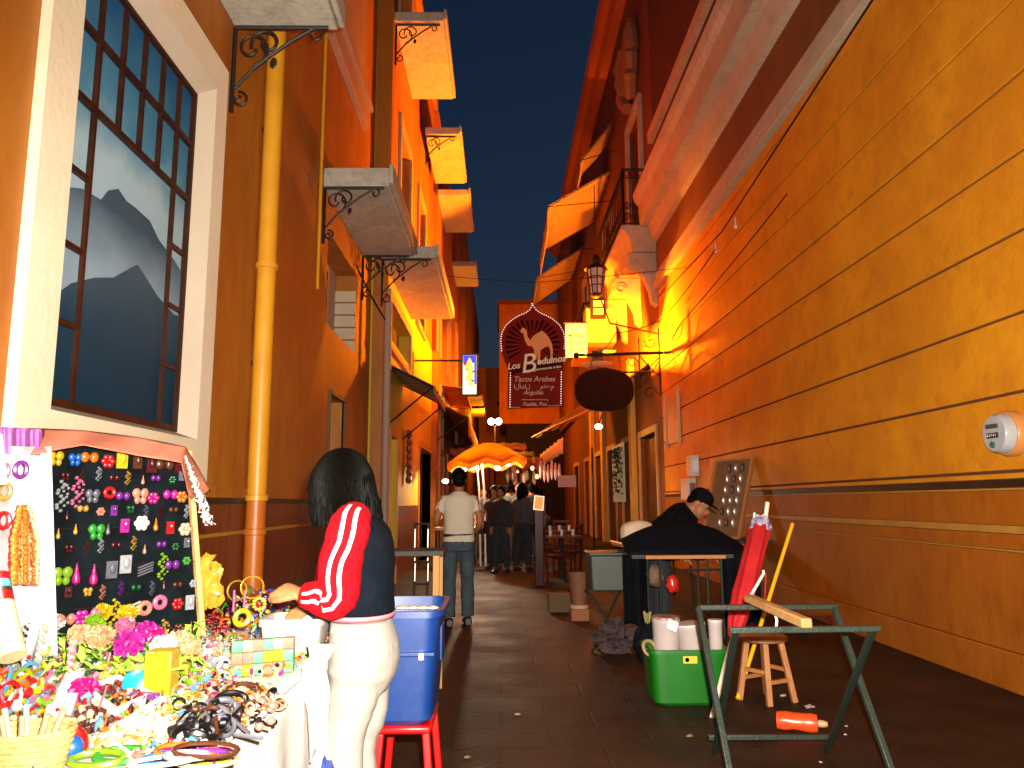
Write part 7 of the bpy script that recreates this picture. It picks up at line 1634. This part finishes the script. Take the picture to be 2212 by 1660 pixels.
# cyan dish and purple comb
cdp = tz(302, 1475, 0.03); MB().ell(cdp, 0.050, 0.03, 0.055, 16, 10, Euler((R(-20),R(25),0)).to_matrix()).thing('cyan_dish', cm('cyan'), 'cyan oval toy dish left of the big yellow block', 'dish')
pq = tz(315, 1505, 0.02); MB().obox(pq, (0.09,0.03,0.02), Euler((0,0,R(-10))).to_matrix()).thing('purple_case', cm('purple'), 'purple case in front of the cyan dish', 'case', bevel=0.004)
# clear tray with beads
tp4 = [tz(185,1505), tz(255,1478), tz(325,1518), tz(250,1555)]
trt = T('bead_tray', 'clear plastic tray of red and brown beads in the table middle', 'tray', sum(tp4, Vector())/4)
for i in range(4): a_, c_ = tp4[i], tp4[(i+1) % 4]; MB().bar(a_+Vector((0,0,0.015)), c_+Vector((0,0,0.015)), 0.008, 0.03).build('tray_side', mat('clear_plastic', (0.75,0.65,0.65), 0.15), trt, bevel=0.002)
MB().poly([p+Vector((0,0,0.004)) for p in tp4]).build('tray_floor', mat('clear_plastic_floor', (0.3,0.16,0.12), 0.3), trt)
rb = random.Random(12)
for c_ in ('maroon','brown','red','green'):
    q = MB()
    for k in range(70 if c_ != 'green' else 15): u, v = rb.uniform(0.06,0.94), rb.uniform(0.06,0.94); p = tp4[0].lerp(tp4[1], u).lerp(tp4[3].lerp(tp4[2], u), v); q.ell(p+Vector((0,0,0.008+0.012*rb.random())), 0.007, 0.007, 0.006, 7, 5)
    q.build('beads', cm(c_), trt, kind='stuff')
# cream card with rows of gold earrings
ep = [tz(300,1560), tz(420,1500), tz(500,1545), tz(400,1600)]
ec = T('earring_card', 'cream card with rows of gold earrings near the table edge', 'earring card', sum(ep, Vector())/4)
q = MB(); q.add([p+Vector((0,0,0.012)) for p in ep]+[p+Vector((0,0,0.004)) for p in ep], [(0,1,2,3),(7,6,5,4),(0,4,5,1),(1,5,6,2),(2,6,7,3),(3,7,4,0)]); q.build('card', mat('cream_card', (0.78,0.66,0.42), 0.7), ec, smooth=False)
for r_ in range(5):
    for c_ in range(6):
        u, v = 0.1+c_*0.16, 0.1+r_*0.2; p = ep[0].lerp(ep[1], u).lerp(ep[3].lerp(ep[2], u), v)+Vector((0,0,0.016)); MB().ell(p, 0.013, 0.005, 0.004, 8, 4, Euler((0,0,R(30))).to_matrix()).build('earring', mat('dull_gold', (0.42,0.24,0.05), 0.3, metal=0.5), ec)
ep2 = [tz(235,1620), tz(330,1560), tz(395,1605), tz(300,1665)]
ec2 = T('white_box_lid', 'shallow white box lid with shells left of the earring card', 'box lid', sum(ep2, Vector())/4)
for i in range(4): MB().bar(ep2[i]+Vector((0,0,0.012)), ep2[(i+1) % 4]+Vector((0,0,0.012)), 0.006, 0.024).build('lid_side', MATS['white_card'], ec2)
MB().poly([p+Vector((0,0,0.005)) for p in ep2]).build('lid_floor', MATS['cream_card'], ec2)
# long pale tray edges (boxes running diagonally)
for k, (a_, c_, lab) in enumerate((((110,1610),(170,1450),'long white paper box running diagonally at left'),((260,1590),(350,1530),'white diagonal divider strip beside the bead tray'))):
    A, C = tz(*a_), tz(*c_); MB().bar(A+Vector((0,0,0.016)), C+Vector((0,0,0.016)), 0.055 if k == 0 else 0.02, 0.03).thing('white_paper_box', MATS['white_card'], lab, 'box', bevel=0.003)
# bangles: black glossy ones, multicolour pile at the bottom
for k, (x, y, r_, c_, tl_, lab) in enumerate(((498,1520,0.042,'black',25,'glossy black bangle, farthest of the black pair'),(525,1500,0.046,'brown',20,'brown bangle behind the black pair'),(480,1535,0.036,'grey',30,'dark grey bangle touching the black one'),(420,1590,0.045,'black',15,'black bangle on the dark bracelet pile'))):
    p = tz(x, y, 0.03); MB().torus(p, r_, 0.008, Euler((R(tl_),R(10),0)).to_matrix(), 26, 8).thing('bangle', cm(c_, 0.15), lab, 'bangle', 'single bangles on the stall')
bcs = ['white','red','black','light blue','yellow','salmon','magenta','cream','blue','orange','purple','white','silver','brown']
for k, c_ in enumerate(bcs):
    x = 400+ 55*math.sin(k*2.1); y = 1632+12*math.cos(k*1.7); p = tz(x, y, 0.012+0.005*k)
    MB().torus(p, 0.052+0.010*math.sin(k*3), 0.0045, Euler((R(5*math.sin(k)),R(4*math.cos(k*2)),0)).to_matrix(), 34, 5, 0.6).thing('cord_bracelet', cm(c_), f'{c_} cord bracelet, {["lowest","second","third","fourth","fifth","sixth","seventh","eighth","ninth","tenth","eleventh","twelfth","thirteenth","topmost"][k]} in the stack at the bottom table edge', 'bracelet', 'stacked cord bracelets')
for k, (x, y, lab) in enumerate(((210,1640,'left bright green hair band near the bottom edge'),(265,1632,'right bright green hair band overlapping the left one'))):
    MB().torus(tz(x, y, 0.012), 0.055, 0.008, Euler((R(8),0,0)).to_matrix(), 26, 6, 0.6).thing('green_hair_band', cm('lime green' if k == 0 else 'green'), lab, 'hair band')
rb1 = tz(140, 1610, 0.03); MB().torus(rb1, 0.035, 0.012, Euler((R(50),0,R(30))).to_matrix(), 22, 8).thing('red_ring_toy', cm('red'), 'red plastic ring toy at the lower left', 'toy')
MB().ell(tz(155,1615,0.03), 0.024,0.024,0.024, 14, 10).thing('blue_ball', cm('blue'), 'blue ball beside the red ring toy', 'ball')
# wicker basket at lower left
bk = tz(55, 1665); bkt = T('wicker_basket', 'tan wicker basket at the bottom left corner of the table', 'basket', (bk.x, bk.y, ZT))
TW = mat('tan_wicker', (0.60,0.36,0.12), 0.6, (0.45,0.24,0.07), 30, 0.4, 60)
for i in range(7): MB().torus((bk.x, bk.y, ZT+0.008+0.012*i), 0.07+0.003*i, 0.007, None, 30, 6, 0.8).build('wicker_coil', TW, bkt)
for k in range(9): a_ = k*0.7; MB().tube([(bk.x+0.03*math.cos(a_), bk.y+0.03*math.sin(a_), ZT+0.01), (bk.x+0.07*math.cos(a_), bk.y+0.05*math.sin(a_), ZT+0.12)], 0.006, 6).thing('wooden_stick_toy', cm('cream'), f'pale wooden stick in the wicker basket, {ordn[k]} around its rim from the right', 'stick', 'sticks in the wicker basket')
# banded wooden pole at far left, twisted straws
w0_, w1_ = onY(-4, 1245, 2.3), onY(28, 1420, 2.2)
wpt = T('banded_rattle', 'pale wooden cone with red and blue bands at the far left', 'rattle', w1_)
MB().tube([w0_.lerp(w1_,0.36), w1_], [0.028,0.034], 16).build('wooden_body', mat('light_wood', (0.70,0.48,0.26), 0.5, (0.62,0.40,0.2), 8), wpt)
for t0, t1, c_ in ((0.0,0.10,'red'),(0.10,0.20,'light blue'),(0.20,0.25,'brown'),(0.25,0.36,'red')): MB().tube([w0_.lerp(w1_,t0), w0_.lerp(w1_,t1)], 0.0285, 16).build('painted_band', cm(c_), wpt)
for k, (xa, ya, xb, yb_, c_, lab) in enumerate(((98,1350,75,1460,'white','left white twisted candy straw standing at left'),(158,1385,150,1450,'pink','pink twisted candy straw right of the white one'),(60,1345,45,1410,'black','thin black and white twisted cord on white sheet'))):
    A, C = onY(xa, ya, 2.45), onY(xb, yb_, 2.4); tw_ = T('twisted_straw', lab, 'straw', C, 'twisted straws')
    for s_i, cc_ in enumerate((c_, 'cream' if k != 2 else 'white')):
        ph = math.pi*s_i; d_ = (C-A); q = MB(); q.tube([A+d_*t+Vector((0.006*math.cos(t*28+ph), 0.006*math.sin(t*28+ph), 0)) for t in [j/40 for j in range(41)]], 0.006 if k < 2 else 0.003, 6); q.build('strand', cm(cc_), tw_)
